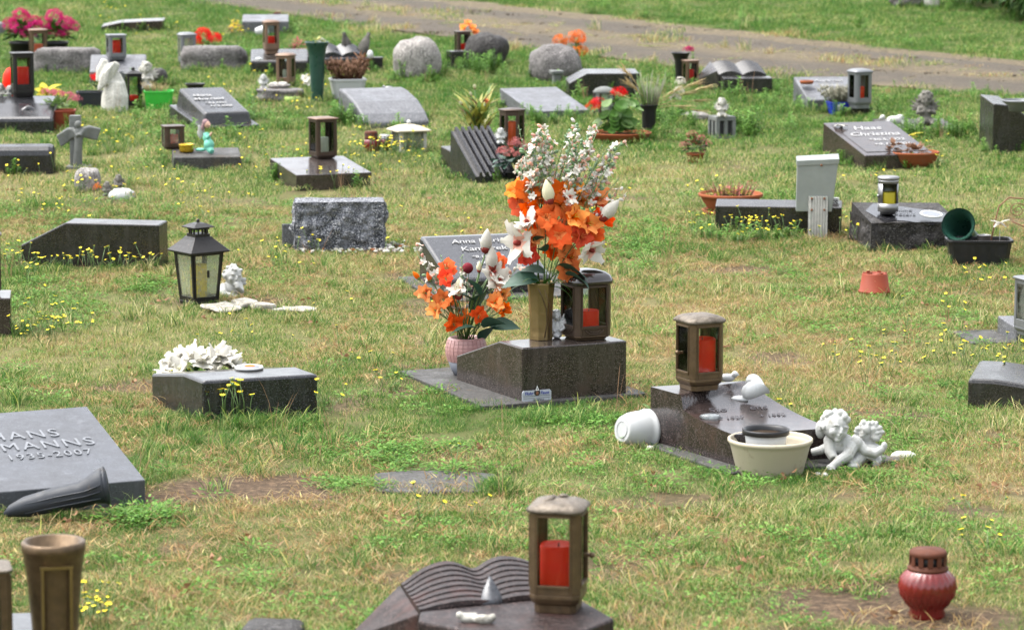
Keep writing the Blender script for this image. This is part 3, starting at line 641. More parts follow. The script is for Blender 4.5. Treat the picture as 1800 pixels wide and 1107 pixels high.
me.materials.append(m); tr = link('gravel_track', me); tag(tr, kind='structure')

# ================================================================ the middle grave with the orange bouquet
T = pillow('dark brown granite gravestone carrying the tall orange bouquet, bronze vase and lantern', 918, 712, 24, .40, .49, [(0, .2), (.34, .2), (1, .1)], 'gr_brown',
           skew=-.08, plinth=(-.16, .47, -.03, .74, .014, 'slab'))
S = thing('stonemason_plate', 'small silver plate with blue lettering at the foot of the brown granite gravestone', 'plate', at(918, 712) + Vector((.0, -.004, 0)), 24)
MB().loft(chamfer_square(.055, .006, .02), [(1, 0), (1, .003)], T=TR((.052, -.004, .031), rx=90)).build('plate', 'sign', S)
MB().box(.002, .102, -.0078, -.0072, .031, .0322).box(.002, .102, -.0078, -.0072, .0235, .0245).build('ruled_line', 'signblack', S)
text(S, 'Flohr', TR((.0225, -.0074, .036), rx=90), .015, 'signblue', 'lettering', .0004, .15, bold=.0003); text(S, 'Faust', TR((.082, -.0074, .036), rx=90), .015, 'signblue', 'lettering', .0004, .15, bold=.0003)
text(S, 'GRABMALE', TR((.058, -.0074, .0145), rx=90), .0085, 'signblack', 'lettering', .0004)
MB().lathe([(.0115, 0), (.0115, .0012)], 20, T=TR((.053, -.0072, .043), rx=90)).build('emblem_disc', 'signblack', S)
MB().add([(.046, -.0085, .05), (.06, -.0085, .05), (.053, -.0085, .068)], [(0, 1, 2)], 0, False).add([(.0505, -.0093, .0535), (.0555, -.0093, .0535), (.053, -.0093, .0605)], [(0, 1, 2)], 1, False).build('emblem_gable', ['signwhite', 'signblack'], S)
MB().ell((.053, -.0095, .0405), (.005, .001, .0075), 10, 6).build('emblem_figure', 'rust', S)

P = at(951, 598, .2) + Vector((0, .03, 0)); k = 1 / ppm(P)
ol = ngon(8, 1.0, R(22)); V_ = thing('flower_vase', 'fluted golden bronze vase holding the large orange bouquet', 'vase', P, 10)
mb = MB(); lv = [(.042, 0), (.042, .012), (.041, .03), (.042, .1), (.046, .16), (.05, .198), (.048, .202), (.044, .2), (.04, .15)]
mb.loft(ol, lv); mb.build('body', 'bronze_g', V_, bevel=.003)
MB().tube([(.006, -.0385, .01), (.014, -.0395, .06), (.012, -.041, .11), (-.004, -.043, .155), (-.018, -.044, .185)], .0022, 6).build('relief_line', 'bronze', V_)
MB().tube([(.022, -.0365, .01), (.026, -.037, .08), (.022, -.04, .13), (.004, -.044, .18)], .0015, 6).build('relief_line', 'bronze', V_)

P = at(986, 596, .2) + Vector((0, .03, 0)); q = local(986, 596, P)
bl = head(q(979, 556), .0165, 25, 0, 3) + [('e', q(980, 578), (.017, .015, .026)), ('e', q(979, 590), (.019, .018, .014)), ('t', [q(973, 570), q(970, 580, -.012), q(978, 584, -.018)], [.008, .007, .006]),
      ('t', [q(987, 570), q(992, 578, -.012), q(984, 582, -.018)], [.008, .007, .006]), ('t', [q(974, 590, -.01), q(984, 592, -.02)], [.009, .007])]
bl += wing(q(986, 574, .008), .05, 1, .25) + wing(q(974, 574, .008), .04, -1, .2)
figure('cherub_figurine', 'tiny white winged cherub between the bronze vase and the lantern', 'figurine', P, bl, 'whitecer', .0022, smooth=2)

L = lantern('bronze lantern with glossy black domed lid on the brown granite gravestone', 1030, 598, .2, 76, 124, 25, mat='bronze_d', lidmat='blacklid', lid='bell', rail=(.2, .05), baseh=.06, stile=.08, relief=2, cham=.22, basemat='bronze', glass='gl')
candle('red candle inside the black-lidded lantern', L, 'wax_red', .52, .085, off=(.01, -.012))

# ---- flowers (each flower, bud, sprig and leaf a part of its arrangement)
def lily_mesh(ln, seed, mats):
    r = random.Random(seed); mb = MB()
    for i in range(6):
        a = 60 * i + r.uniform(-8, 8); up = R(r.uniform(38, 62)) if i % 2 else R(r.uniform(28, 50))
        T_ = Matrix.Rotation(R(a), 4, 'X') @ Matrix.Rotation(-up + R(20), 4, 'Y'); T_ = T_ @ Matrix.Rotation(R(180), 4, 'X') if False else T_
        mb.petal(T_, ln * r.uniform(.85, 1.1), ln * r.uniform(.72, .95), -r.uniform(.4, 1.5), .45, 6, 0, tip=.2, ruffle=.45, throat=1, rs=r.uniform(0, 6))
    for i in range(5):
        a = R(72 * i); mb.tube([(0, 0, 0), (ln * .4, ln * .06 * math.cos(a), ln * .06 * math.sin(a)), (ln * .62, ln * .15 * math.cos(a), ln * .15 * math.sin(a))], ln * .012, 4, 2)
    return mb
def bud_mesh(ln, mats_n=2):
    mb = MB(); T_ = Matrix.Rotation(R(90), 4, 'Y')
    mb.lathe([(ln * .06, 0), (ln * .17, ln * .16), (ln * .24, ln * .4), (ln * .22, ln * .6), (ln * .13, ln * .82), (ln * .02, ln)], 12, 0, T=T_, wob=.06)
    mb.lathe([(ln * .05, -ln * .02), (ln * .16, ln * .05), (ln * .19, ln * .16), (ln * .2, ln * .27), (ln * .14, ln * .2)], 10, 1, T=T_); return mb
def magnolia_mesh(ln, seed, ruf=.12):
    r = random.Random(seed); mb = MB()
    for i in range(7):
        T_ = Matrix.Rotation(R(51 * i + r.uniform(-10, 10)), 4, 'X') @ Matrix.Rotation(-R(r.uniform(25, 75)), 4, 'Y')
        mb.petal(T_, ln * r.uniform(.8, 1.1), ln * r.uniform(.6, .75), -r.uniform(.2, .8), .45, 6, 0, tip=.35, ruffle=ruf, throat=1, rs=r.uniform(0, 6))
    mb.ell((ln * .1, 0, 0), (ln * .2, ln * .12, ln * .12), 8, 6, 2); return mb
def spray_mesh(h, seed, nb=10, size=.014):
    """upright sprig of small white buds and flowers; grows along +Z"""
    r = random.Random(seed); mb = MB(); b = r.uniform(-.1, .1); tp = (b * h, r.uniform(-.05, .05) * h, h); mb.tube([(0, 0, 0), (b * h * .4, 0, h * .5), tp], .0014, 4, 1)
    for i in range(nb):
        u = .35 + .65 * i / nb; a = r.uniform(0, 6.28); base = Vector((b * h * u, 0, h * u)); d = Vector((math.cos(a), math.sin(a), r.uniform(.4, 1.2))).normalized(); e = base + d * size * 1.6
        mb.tube([base, e], .0008, 3, 1)
        if r.random() < .42:
            T_ = aim(e, d, r.uniform(0, 6))
            for j in range(5): mb.petal(T_ @ Matrix.Rotation(R(72 * j), 4, 'X') @ Matrix.Rotation(-R(60), 4, 'Y'), size * 1.1, size * .9, -.4, .3, 3, 0 if r.random() < .8 else 2, tip=.4)
        else: mb.add(*ellq(e, d, size * .75, size * .42), 0 if r.random() < .6 else (2 if r.random() < .5 else 3), True)
    return mb
def ellq(c, d, a, b):
    m = MB(); m.ell((0, 0, 0), (a, b, b), 7, 5, T=aim(c, d)); return m.v, m.f
def fern_mesh(h, seed, ln=.02, n=26):
    r = random.Random(seed); mb = MB(); b = r.uniform(-.2, .2); mb.tube([(0, 0, 0), (b * h * .3, 0, h * .5), (b * h, 0, h)], .0012, 4, 1)
    for i in range(n):
        u = .25 + .75 * i / n; a = i * 2.4; base = Vector((b * h * u * u, 0, h * u)); d = Vector((math.cos(a), math.sin(a), .7))
        mb.petal(aim(base, d, 0), ln * (1.1 - .6 * u), .0042, .3, .1, 2, 0, tip=.1)
    return mb
def mesh_of(mb, name, mats):
    o = mb.build(name, mats); me_ = o.data; bpy.data.objects.remove(o); return me_
LILY = [mesh_of(lily_mesh(.05, i, 3), 'lily', [('orange_petal', 'red_orange_petal')[i % 2], ('pale_orange_petal', 'orange_petal')[i % 2], 'pale_orange_petal']) for i in range(4)] + \
       [mesh_of(lily_mesh(.045, 9, 3), 'lily', ['pale_orange_petal', 'orange_petal', 'lemon_petal'])]
BUDW = mesh_of(bud_mesh(.075), 'magnolia_bud', ['white_petal', 'calyx']); BUDC = mesh_of(bud_mesh(.07), 'magnolia_bud', ['cream_petal', 'calyx']); BUDO = mesh_of(bud_mesh(.04), 'lily_bud', ['salmon_petal', 'leaf_l'])
MAG = [mesh_of(magnolia_mesh(.062, i), 'magnolia', ['white_petal', 'blush_petal', 'calyx']) for i in range(3)]
SPR = [mesh_of(spray_mesh(.26, i, 20), 'white_sprig', ['white_petal', 'leaf_sage', 'blush_petal', 'leaf_sage']) for i in range(4)]
FERN = [mesh_of(fern_mesh(.24, i), 'fern_sprig', ['leaf_sage', 'stem']) for i in range(3)]; FERNG = mesh_of(fern_mesh(.2, 7, .026, 34), 'fern_sprig', ['leaf_l', 'stem'])
m_ = MB(); m_.petal(Matrix.Identity(4), .11, .062, .9, .3, 7, 0, tip=.05, start=.06); LEAFB = mesh_of(m_, 'leaf', ['leaf_silk'])
m_ = MB(); m_.petal(Matrix.Identity(4), .13, .018, 1.7, .3, 8, 0, tip=.03, start=.1); LEAFN = mesh_of(m_, 'leaf', ['leaf'])
def put(name, me_, parent, M4, label=None):
    o = link(name, me_, parent); o.matrix_local = M4
    if label: o['label'] = label
    return o
def stem_to(parent, a, b, r=.0022, mat='stem'):
    a = Vector(a); b = Vector(b); mid = a.lerp(b, .55) + Vector(((a.x - b.x) * .12, 0, (b - a).length * .03)); MB().tube([a, mid, b], r, 5).build('stem', mat, parent)
rnd = random.Random(3)
P = at(951, 598, .2) + Vector((0, .03, 0)); q = local(951, 598, P)
B = thing('flower_bouquet', 'tall artificial bouquet of orange lilies and white magnolias in the bronze vase', 'bouquet', P + Vector((0, 0, .12)))
LILY += [mesh_of(lily_mesh(.048, 20 + i, 3), 'lily', ['pale_orange_petal', 'orange_petal', 'lemon_petal']) for i in range(2)]; B_off = Vector((0, 0, -.12)); root = Vector((0, 0, .06))
for i, (x, y, d) in enumerate([(914, 358, .0), (931, 372, -.05), (962, 378, -.07), (987, 360, -.06), (1007, 332, -.02), (1010, 378, -.06), (1034, 392, -.03), (982, 410, -.07), (1021, 414, -.05), (906, 336, .02),
                               (928, 444, -.03), (938, 416, -.06), (1004, 452, -.02), (1052, 350, .02), (1000, 474, -.04), (1042, 416, .0), (926, 333, -.02), (984, 338, -.04), (950, 345, .0), (1025, 352, .02),
                               (962, 405, .03), (1000, 395, .05), (975, 440, .03), (940, 390, .04), (1062, 385, .03), (990, 430, .0)]):
    c = q(x, y, d) + B_off; dr = Vector((c.x * 2.2, d * 2 - .55, (c.z - .2) * 1.3 + .05)) + Vector((rnd.uniform(-.3, .3), rnd.uniform(-.2, .1), rnd.uniform(-.2, .25)))
    put('lily', LILY[i % 7], B, aim(c - dr.normalized() * .02, dr, rnd.uniform(0, 6)) @ Matrix.Scale(rnd.uniform(1.0, 1.3), 4))
    if i % 2 == 0: stem_to(B, (rnd.uniform(-.015, .015), rnd.uniform(-.015, .015), .0), c - dr.normalized() * .02)
for x, y, d, dx, dz_, s in [(914, 424, -.06, -1.2, .0, 1.5), (928, 388, -.09, -.6, .9, 1.15), (1036, 436, -.05, 1.0, -.5, 1.15), (1000, 345, -.06, .3, .8, .6), (932, 322, .0, -.6, .7, .6), (1038, 338, .0, .7, .8, .6), (960, 352, .03, -.1, 1, .7)]:
    put('magnolia', MAG[int(x) % 3], B, aim(q(x, y, d) + B_off, (dx, -.7, dz_), rnd.uniform(0, 6)) @ Matrix.Scale(s, 4))
put('magnolia_bud', BUDC, B, aim(q(966, 358, -.06) + B_off, (-.15, -.1, 1)) @ Matrix.Scale(1.3, 4)); put('magnolia_bud', BUDW, B, aim(q(1054, 386, -.03) + B_off, (.8, -.2, .9)) @ Matrix.Scale(1.3, 4))
for i, (x, y) in enumerate([(921, 220), (945, 240), (962, 236), (982, 225), (1007, 217), (1033, 222), (1057, 246), (1085, 246), (1080, 272), (1079, 308), (1089, 335), (918, 276), (942, 268), (905, 300), (1020, 262), (995, 268), (972, 272), (1043, 275), (1062, 290), (935, 250), (1015, 240), (955, 262), (1030, 300), (1000, 300), (930, 232), (952, 225), (972, 248), (992, 245), (1012, 232), (1045, 235), (1068, 262), (1072, 292), (925, 262), (950, 285), (985, 290), (1015, 285), (1050, 300), (940, 300), (910, 285), (970, 300)]):
    tip = q(x, y, rnd.uniform(-.06, .08)) + B_off; v = tip - root; L_ = v.length; dz_ = v.normalized().to_track_quat('Z', 'Y').to_matrix().to_4x4()
    src = SPR[i % 4] if i % 3 else FERN[i % 3]
    st = max(0.0, L_ - (.26 if i % 3 else .24)); put('white_sprig' if i % 3 else 'fern_sprig', src, B, Matrix.Translation(root + v.normalized() * st) @ dz_ @ Matrix.Rotation(rnd.uniform(0, 6), 4, 'Z'))
for x, y, d, dx, dy, dz_, s in [(945, 490, -.03, -.9, -.4, .2, 1.2), (958, 480, -.02, -1.0, -.3, .6, .85), (980, 472, -.02, 1.0, -.4, .2, 1.25), (995, 482, -.04, .9, -.5, .1, 1.05), (1020, 455, .03, 1, 0, .1, .9), (960, 440, -.04, -.4, -.6, .6, .7), (975, 455, .05, .3, .4, .8, 1), (940, 425, -.05, .5, -.4, .8, .6)]:
    put('leaf', LEAFB, B, aim(q(x, y, d) + B_off, (dx, dy, dz_), rnd.uniform(-.6, .6)) @ Matrix.Scale(s, 4))
for dx, dz_ in ((1.0, .7), (.8, 1.1), (-.9, 1.0), (.3, 1.2), (-.3, 1.3)): put('leaf', LEAFN, B, aim(root + Vector((dx * .01, -.02, 0)), (dx, -.35, dz_), rnd.uniform(-.4, .4)))

# ---- pink pot with the second arrangement
P = at(819, 664, .014) + Vector((0, .075, 0)); kk = 1 / ppm(P)
T = vessel('flower_pot', 'round dusty pink pot with a grid of tiles and grey foot beside the brown gravestone', 'flower pot', P, [(.045, 0), (.056, .02), (.066, .05)], 'greypot', wall=.008, part='foot')
prof = [(.066, .0505), (.073, .075), (.074, .1), (.068, .125), (.063, .135)]
MB().lathe(prof + [(.058, .137), (.056, .12), (.06, .06)], 32, cap=(False, False)).build('body', 'pinkpot', T)
for j in range(6):
    z0, z1 = .053 + j * .0134, .0645 + j * .0134; r0, r1 = [np.interp(z, [p_[1] for p_ in prof], [p_[0] for p_ in prof]) for z in (z0, z1)]
    for i in range(26):
        a0, a1 = 6.2832 * i / 26, 6.2832 * (i + .84) / 26
        vs = [((r_ + h_) * math.cos(a_), (r_ + h_) * math.sin(a_), z) for h_ in (-.002, .0024) for r_, z in ((r0, z0), (r1, z1)) for a_ in (a0, a1)]
        if -.2 < (a0 % 6.2832) - 3.0 < 3.5 or True:
            o = MB().add(vs, [(4, 5, 7, 6), (0, 4, 6, 2), (1, 3, 7, 5), (0, 1, 5, 4), (2, 6, 7, 3)], 0, False).build('tile', 'pinkpot', T)
MB().lathe([(.057, .122), (.03, .128), (.001, .127)], 24).build('soil', 'soil', T)
A = thing('flower_arrangement', 'artificial lilies, white magnolia buds and dark leaves standing in the pink pot', 'bouquet', P + Vector((0, 0, .12))); q = local(819, 660, P); o_ = Vector((0, 0, -.12))
for i, (x, y, d) in enumerate([(786, 470, 0), (783, 487, -.02), (747, 513, -.02), (778, 524, -.03), (764, 543, -.03), (797, 566, -.05), (884, 516, .0), (878, 462, .03), (842, 552, -.04), (870, 530, -.04), (815, 560, .02), (790, 535, .03), (888, 545, .02)]):
    c = q(x, y, d) + o_; dr = Vector((c.x * 3, -.5 + d, c.z * 1.2 - .05)) + Vector((rnd.uniform(-.3, .3), 0, rnd.uniform(-.2, .2)))
    put('lily', LILY[(i * 3) % 7], A, aim(c - dr.normalized() * .015, dr, rnd.uniform(0, 6)) @ Matrix.Scale(rnd.uniform(.8, 1.05), 4)); stem_to(A, (rnd.uniform(-.03, .03), rnd.uniform(-.03, .03), .0), c)
for x, y, dx in ((738, 492, -.7), (757, 496, -.3), (878, 470, .3)): put('lily_bud', BUDO, A, aim(q(x, y, 0) + o_, (dx, -.2, .9))); stem_to(A, (0, 0, 0), q(x, y, 0) + o_)
for x, y, s, me_ in ((853, 444, 1.2, BUDW), (864, 476, 1.25, BUDW), (806, 526, 1.1, BUDC), (842, 478, .6, BUDC)): put('magnolia_bud', me_, A, aim(q(x, y, -.02) + o_, (rnd.uniform(-.1, .15), -.1, 1)) @ Matrix.Scale(s, 4)); stem_to(A, (0, 0, 0), q(x, y, -.02) + o_, .003)
for x, y, dx, s in ((874, 492, .5, 1.15), (866, 478, .9, .9), (806, 505, -.5, .75)): put('magnolia', MAG[x % 3], A, aim(q(x, y, -.03) + o_, (dx, -.6, .5), 1.0) @ Matrix.Scale(s, 4))
MB().ell(q(822, 473, .02) + o_, .02).build('dark_berry', 'berry', A)
for x, y, dx, dz_, s, d in ((842, 505, -.3, 1, .95, -.03), (832, 520, -.6, .8, .8, .0), (848, 560, .8, .55, .9, -.05), (838, 562, -1, .35, .8, -.06), (862, 560, 1, .3, .85, -.03), (846, 590, .3, 1, .8, 0), (835, 540, .1, 1, 1, .03)):
    put('leaf', LEAFB, A, aim(q(x, y + 12, d) + o_, (dx, -.3, dz_), rnd.uniform(-.8, .8)) @ Matrix.Scale(s * 1.2, 4))
for i, (x, y) in enumerate(((805, 438), (735, 455), (762, 470), (790, 455), (880, 470), (905, 488), (775, 545), (790, 590), (840, 470), (820, 500), (895, 520), (750, 530), (905, 560), (770, 500))):
    tip = q(x, y, rnd.uniform(-.05, .05)) + o_; v = tip; L_ = v.length; sc_ = min(1.0, L_ / .2)
    me_ = (FERNG, SPR[i % 4], FERNG, FERN[i % 3])[i % 4]; put('fern_sprig', me_, A, Matrix.Translation(v.normalized() * max(0, L_ - .22 * sc_)) @ v.normalized().to_track_quat('Z', 'Y').to_matrix().to_4x4() @ Matrix.Rotation(rnd.uniform(0, 6), 4, 'Z') @ Matrix.Scale(sc_, 4))

# ================================================================ right grave with the S-shaped step
P = at(1290, 824); yaw = 20; SK = -.18; W, D = .335, .47; rxs = slope_at(P.y)
T = thing('gravestone', 'reddish brown granite gravestone with curved step and glossy sloping face beside the reclining cherub', 'gravestone', P, yaw)
nx_, ny_ = 36, 48; mb = MB(); vs = []
def hz(u, v):
    z = .108 + .078 * (v ** 1.15) - .012 * math.sin(math.pi * min(1, v)); vs_ = .6 + .42 * (u ** 1.2) + .03 * math.sin(u * 5); s_ = min(1, max(0, (v - vs_) / .03)); s_ = s_ * s_ * (3 - 2 * s_)
    return z * (1 - s_) + max(.187, z) * s_
for j in range(ny_ + 1):
    for i in range(nx_ + 1): u, v = i / nx_, j / ny_; vs.append((u * W + SK * v * D, v * D, hz(u, v)))
n1 = nx_ + 1; fs = [(j * n1 + i, j * n1 + i + 1, (j + 1) * n1 + i + 1, (j + 1) * n1 + i) for j in range(ny_) for i in range(nx_)]
mb.add(vs, fs, 0, True)
rim_ = [i for i in range(n1)] + [j * n1 + nx_ for j in range(1, ny_ + 1)] + [ny_ * n1 + i for i in range(nx_ - 1, -1, -1)] + [j * n1 for j in range(ny_ - 1, 0, -1)]
top = [vs[i] for i in rim_]; m2 = len(top); mb.add(top + [(x, y, -.04) for x, y, z in top], [(i, m2 + i, m2 + (i + 1) % m2, (i + 1) % m2) for i in range(m2)], 0, False)
mb.build('block', 'gr_red', T)
MB().loft([(-.06, -.1), (W + .2, -.1), (W + .1, D + .02), (-.13, D + .02)], [(1, -.05), (1, .012)]).build('base_slab', 'slab', T, bevel=.004)
c, s = math.cos(R(yaw)), math.sin(R(yaw)); foot_poly([(P.x + x * c - y * s, P.y + x * s + y * c) for x, y in ((-.06, -.1), (W + .2, -.1), (W + .1, D), (-.12, D))])
for st, y, sz, x in (('Sto', .245, .05, .3), ('ens', .245, .05, .72), ('* 1927', .17, .034, .3), ('+ 1992', .17, .034, .72)):
    fm = frame_mat((W * x + SK * y, y, hz(x, y / D) + .002), (1, 0, 0), (0, 1, .2)); text(T, st, fm, sz, 'letter_dark', ext=.0006, shear=.25, width=.95)
# things on and around it
P0 = Vector(P)
def on_stone(u, v, lift=0.0):
    x, y = u * W + SK * v * D, v * D; return P0 + Vector((x * c - y * s, x * s + y * c, hz(u, v) + lift))
L = lantern('round-cornered bronze lantern with ribbed lid on the reddish stepped gravestone', 1230, 672, .19, 72, 134, 26, loc=P + Vector((-.087, .375, .1875)), mat='bronze', lidmat='bronze_l', lid='dome', rail=(.13, .07), baseh=.16, relief=1, cham=.24, stile=.1, handle=(-1.0, .5))
candle('big red candle inside the bronze lantern on the stepped gravestone', L, 'wax_red', .72, .125, off=(.008, -.008))
P = on_stone(.84, .72, -.012)
Hh = thing('heart_ornament', 'glossy white ceramic heart with small wings lying on the stepped gravestone', 'ornament', P, 0)
mb = MB(); vs = []; N_ = 40
def heart(t): return (.0027 * 16 * math.sin(t) ** 3, .0027 * (13 * math.cos(t) - 5 * math.cos(2 * t) - 2 * math.cos(3 * t) - math.cos(4 * t)))
for lv_, hgt in ((1, -.004), (1.03, .004), (.95, .015), (.7, .026), (.35, .032), (.02, .033)):
    for i in range(N_): x, y = heart(6.2832 * i / N_); vs.append((x * lv_, y * lv_, hgt))
fs = [(j * N_ + i, j * N_ + (i + 1) % N_, (j + 1) * N_ + (i + 1) % N_, (j + 1) * N_ + i) for j in range(5) for i in range(N_)]
mb.add(vs, fs, 0, True, Matrix.Translation((0, -.005, .045)) @ Matrix.Rotation(R(40), 4, 'X') @ Matrix.Rotation(R(70), 4, 'Z') @ Matrix.Scale(1.1, 4)); mb.build('heart', 'whitecer', Hh)
for sx, y, an in ((-1, .0, 175), (-1, .03, 150)):
    w_ = MB()
    for i in range(4): w_.ell((0, 0, 0), (.03 - .004 * i, .009, .008), 10, 6, T=TR((-.048 - .004 * i, y + .012 * i - .02, .012), rz=-12 + 14 * i))
    w_.build('wing', 'whitecer', Hh)
P = on_stone(.76, .95, .0); figure('dove_figurine', 'small white and beige dove behind the white ceramic heart', 'figurine', P, [('e', (0, 0, .018), (.026, .014, .014)), ('e', (.024, -.004, .03), .011), ('t', [(-.02, 0, .018), (-.05, .0, .01)], [.01, .005]), ('t', [(.03, -.006, .03), (.04, -.008, .028)], [.004, .001])], 'whitecer', .0025)
P = on_stone(.12, .42, .002); o = MB().lathe([(.03, 0), (.034, .004), (.028, .01), (.01, .013), (.001, .0132)], 20, sy=.8).build('glass_pebble', glass_mat('clear_pebble_glass', (.85, .9, .92), .3, (.75, .8, .82))); o.location = P; tag(o, 'flat clear glass disc on the left edge of the stepped gravestone', 'glass disc')
P = on_stone(.52, .9, .0); o = MB().ell((0, 0, .008), (.013, .012, .01)).lathe([(.014, 0), (.015, .003), (.01, .005)], 14).build('white_stone', 'whitecer'); o.location = P; tag(o, 'small white polished stone beside the foot of the bronze lantern', 'pebble')
# overturned white pot
P = at(1134, 784) + Vector((0, .06, .0)); k = 1 / ppm(P); pr = [(.04, 0), (.044, .004), (.056, .03), (.064, .075), (.066, .09), (.07, .092), (.07, .104)]
T = vessel('flower_pot', 'white plastic flower pot lying on its side against the stepped gravestone', 'flower pot', P + Vector((-.075, -.075, .058)), pr, 'whiteplastic', rz=35, ry=98, wall=.004, foot=False)
MB().lathe([(.026, -.0015), (.028, -.002), (.028, .002), (.026, .002)], 20, cap=(False, False)).build('foot_ring', 'whiteplastic', T); foot_circle(P.x - .03, P.y - .05, .05)
Pp = P + Vector((.03, .07, .06)); A = thing('fallen_flowers', 'bunch of green leaves with blue and white blossoms spilling from the white pot', 'flowers', Pp)
leafball((0, 0, .02), (.03, .03, .03), 14, .05, .02, 5).build('leaves', 'leaf_l', A); florets((.02, 0, .035), (.025, .02, .02), 12, .01, 6).build('blossoms', 'white_petal', A); florets((.035, -.01, .01), (.012, .012, .02), 8, .01, 8).build('blue_blossoms', 'blueplastic', A)
# cream bowl with plant pot inside
P = at(1358, 842) + Vector((0, .1, 0)); T = vessel('cream_bowl', 'wide cream ceramic bowl with soil splashes in front of the stepped gravestone', 'bowl', P, [(.1, 0), (.102, .004), (.122, .086), (.128, .097), (.131, .1), (.131, .108)], 'cream', wall=.009, n=40)
Pp = P + Vector((-.012, .02, .062)); T = vessel('plant_pot', 'white plastic plant pot with black rim and dry soil inside the cream bowl', 'plant pot', Pp, [(.056, 0), (.058, .003), (.066, .062)], 'whiteplastic', wall=.003, foot=False)
MB().lathe([(.0665, .056), (.073, .057), (.073, .07), (.071, .073), (.067, .071), (.062, .066), (.0605, .055)], 32, cap=(False, False)).build('rim', 'blackplastic', T)
MB().lathe([(.064, .056), (.04, .06), (.001, .058)], 24).build('soil', 'soil', T)
# reclining cherub
P = at(1492, 824) + Vector((0, .05, 0)); q = local(1492, 824, P); hc = q(1469, 752, -.02)
bl = head(hc, .043, 22, 14, 4, hs=.3) + [('e', q(1483, 786, .0), (.042, .038, .036)), ('e', q(1505, 795, .02), (.04, .036, .03)), ('e', q(1530, 800, .03), (.05, .035, .026)), ('e', q(1462, 778, -.005), (.022, .024, .022)), ('e', q(1506, 782, -.015), (.022, .024, .024)),
      ('t', [q(1460, 776, -.01), q(1461, 797, -.03), q(1466, 806, -.045)], [.02, .018, .015]), ('t', [q(1500, 785, -.02), q(1490, 800, -.05), q(1475, 808, -.06), q(1462, 817, -.07)], [.021, .019, .016, .012]),
      ('e', q(1460, 818, -.072), (.016, .013, .009)), ('t', [q(1508, 780, -.01), q(1522, 795, -.02), q(1540, 799, -.025), q(1553, 790, -.025)], [.018, .016, .015, .012]), ('e', q(1555, 786, -.025), (.01, .01, .014)),
      ('t', [q(1520, 805, .01), q(1505, 814, -.03), q(1493, 817, -.05)], [.024, .018, .013]), ('e', q(1500, 818, -.055), (.02, .012, .009)), ('t', [q(1538, 806, .02), q(1545, 815, -.01), q(1540, 818, -.035)], [.022, .015, .011]), ('e', q(1470, 770, -.005), (.02, .02, .02))]
for i in range(5): bl.append(('t', [q(1505 + i * 7, 797 + i * 2, -.012), q(1522 + i * 7, 806 + i * 2, -.02)], [.006, .005]))
for i in range(4):
    x0 = 1453 + i * 4; bl.append(('e', q(x0, 820 + (i % 2), -.082), (.0035, .008, .0032), rotm(z=20 - 12 * i)))
for i in range(26):
    a = R(-30 + 240 * (i % 13) / 12); rr = (20 if i < 13 else 11) + rnd.uniform(-2.5, 2.5); bl.append(('e', q(1530 + rr * math.cos(a), 770 - rr * math.sin(a) * .95, .03 - (.008 if i >= 13 else 0) + rnd.uniform(-.006, .006)), (.013 * rnd.uniform(.7, 1.3), .011, .008 * rnd.uniform(.7, 1.3)), rotm(y=-math.degrees(a) + rnd.uniform(-30, 30))))
bl += [('e', q(1530, 772, .034), (.032, .012, .034)), ('e', q(1446, 762, .03), (.016, .012, .03)), ('t', [q(1430, 800, .0), q(1445, 795, -.01), q(1456, 790, 0)], [.012, .014, .014])]
figure('cherub_statue', 'white reclining winged cherub with curly hair resting its chin beside the cream bowl', 'statue', P, bl, 'whiteplaster', .0022, foot=.1, smooth=1)
rock('flat white stone lying in the grass to the right of the reclining cherub', 1590, 810, 44, 15, .06, 'stonewhite', 5, name='white_stone', cat='stone', amp=.1, sub=(20, 12))
for i, (x, y, w_) in enumerate(((1133, 786, 20), (1143, 792, 14), (1438, 836, 10), (1450, 838, 12))): rock(['white pebble at the left foot of the stepped gravestone', 'smaller white pebble by the left corner slab of the stepped gravestone', 'tiny white pebble in front of the cream bowl', 'white pebble below the hand of the reclining cherub'][i], x, y, w_, w_ * .6, .02, 'stonewhite', 20 + i, name='pebble', cat='pebble', sub=(12, 8))

# ================================================================ left foreground: large flat slab, horn vase
yaw = 24; c, s = math.cos(R(yaw)), math.sin(R(yaw)); PR = at(256, 884)
def pillow_w(label, P, *a, **kw):
    px, py = proj(np.array([P.x]), np.array([P.y]), np.array([P.z])); return pillow(label, float(px[0]), float(py[0]), *a, **kw)
W, D = .62, .6; T = pillow_w('large smooth blue-grey gravestone slab reading HANS at the left edge of the picture', PR - Vector((W * c, W * s, 0)), yaw, W, D, [(0, .07), (1, .19)], 'gr_slate', bevel=.003)
for st, y, xr, sz in (('HANS', .375, .475, .085), ('ILLMANNS', .29, .56, .085), ('1935-2007', .22, .53, .058)):
    text(T, st, frame_mat((xr, y, .07 + .2 * y + .002), (1, 0, 0), (0, 1, .2)), sz, 'letter_alu', align='RIGHT', ext=.0015, width=.88, spacing=1.2)
P = at(100, 918) + Vector((0, .03, .0)); q = local(100, 918, P)
T = thing('cone_vase', 'grey plastic cone vase lying on the ground before the blue-grey slab', 'vase', P)
MB().tube([q(8, 904, -.03), q(20, 898, -.025), q(45, 892, -.015), q(100, 880, .0), q(140, 872, .005), q(160, 864, .008), q(178, 858, .01), q(184, 857, .01)], [.006, .018, .03, .036, .037, .042, .052, .055], 20).build('body', 'greyplastic', T)
MB().tube([q(180, 857.5, .01), q(184.5, 856.8, .0105), q(186, 856.5, .011)], [.0535, .0565, .052], 20).build('rim', 'greyplastic', T)
for a in (0, 1, 2): MB().tube([q(45, 885 + 8 * a, -.04), q(100, 872 + 9 * a, -.035), q(150, 862 + 9 * a, -.036), q(178, 850 + 12 * a, -.04)], .0025, 5).build('rib', 'greyplastic', T)
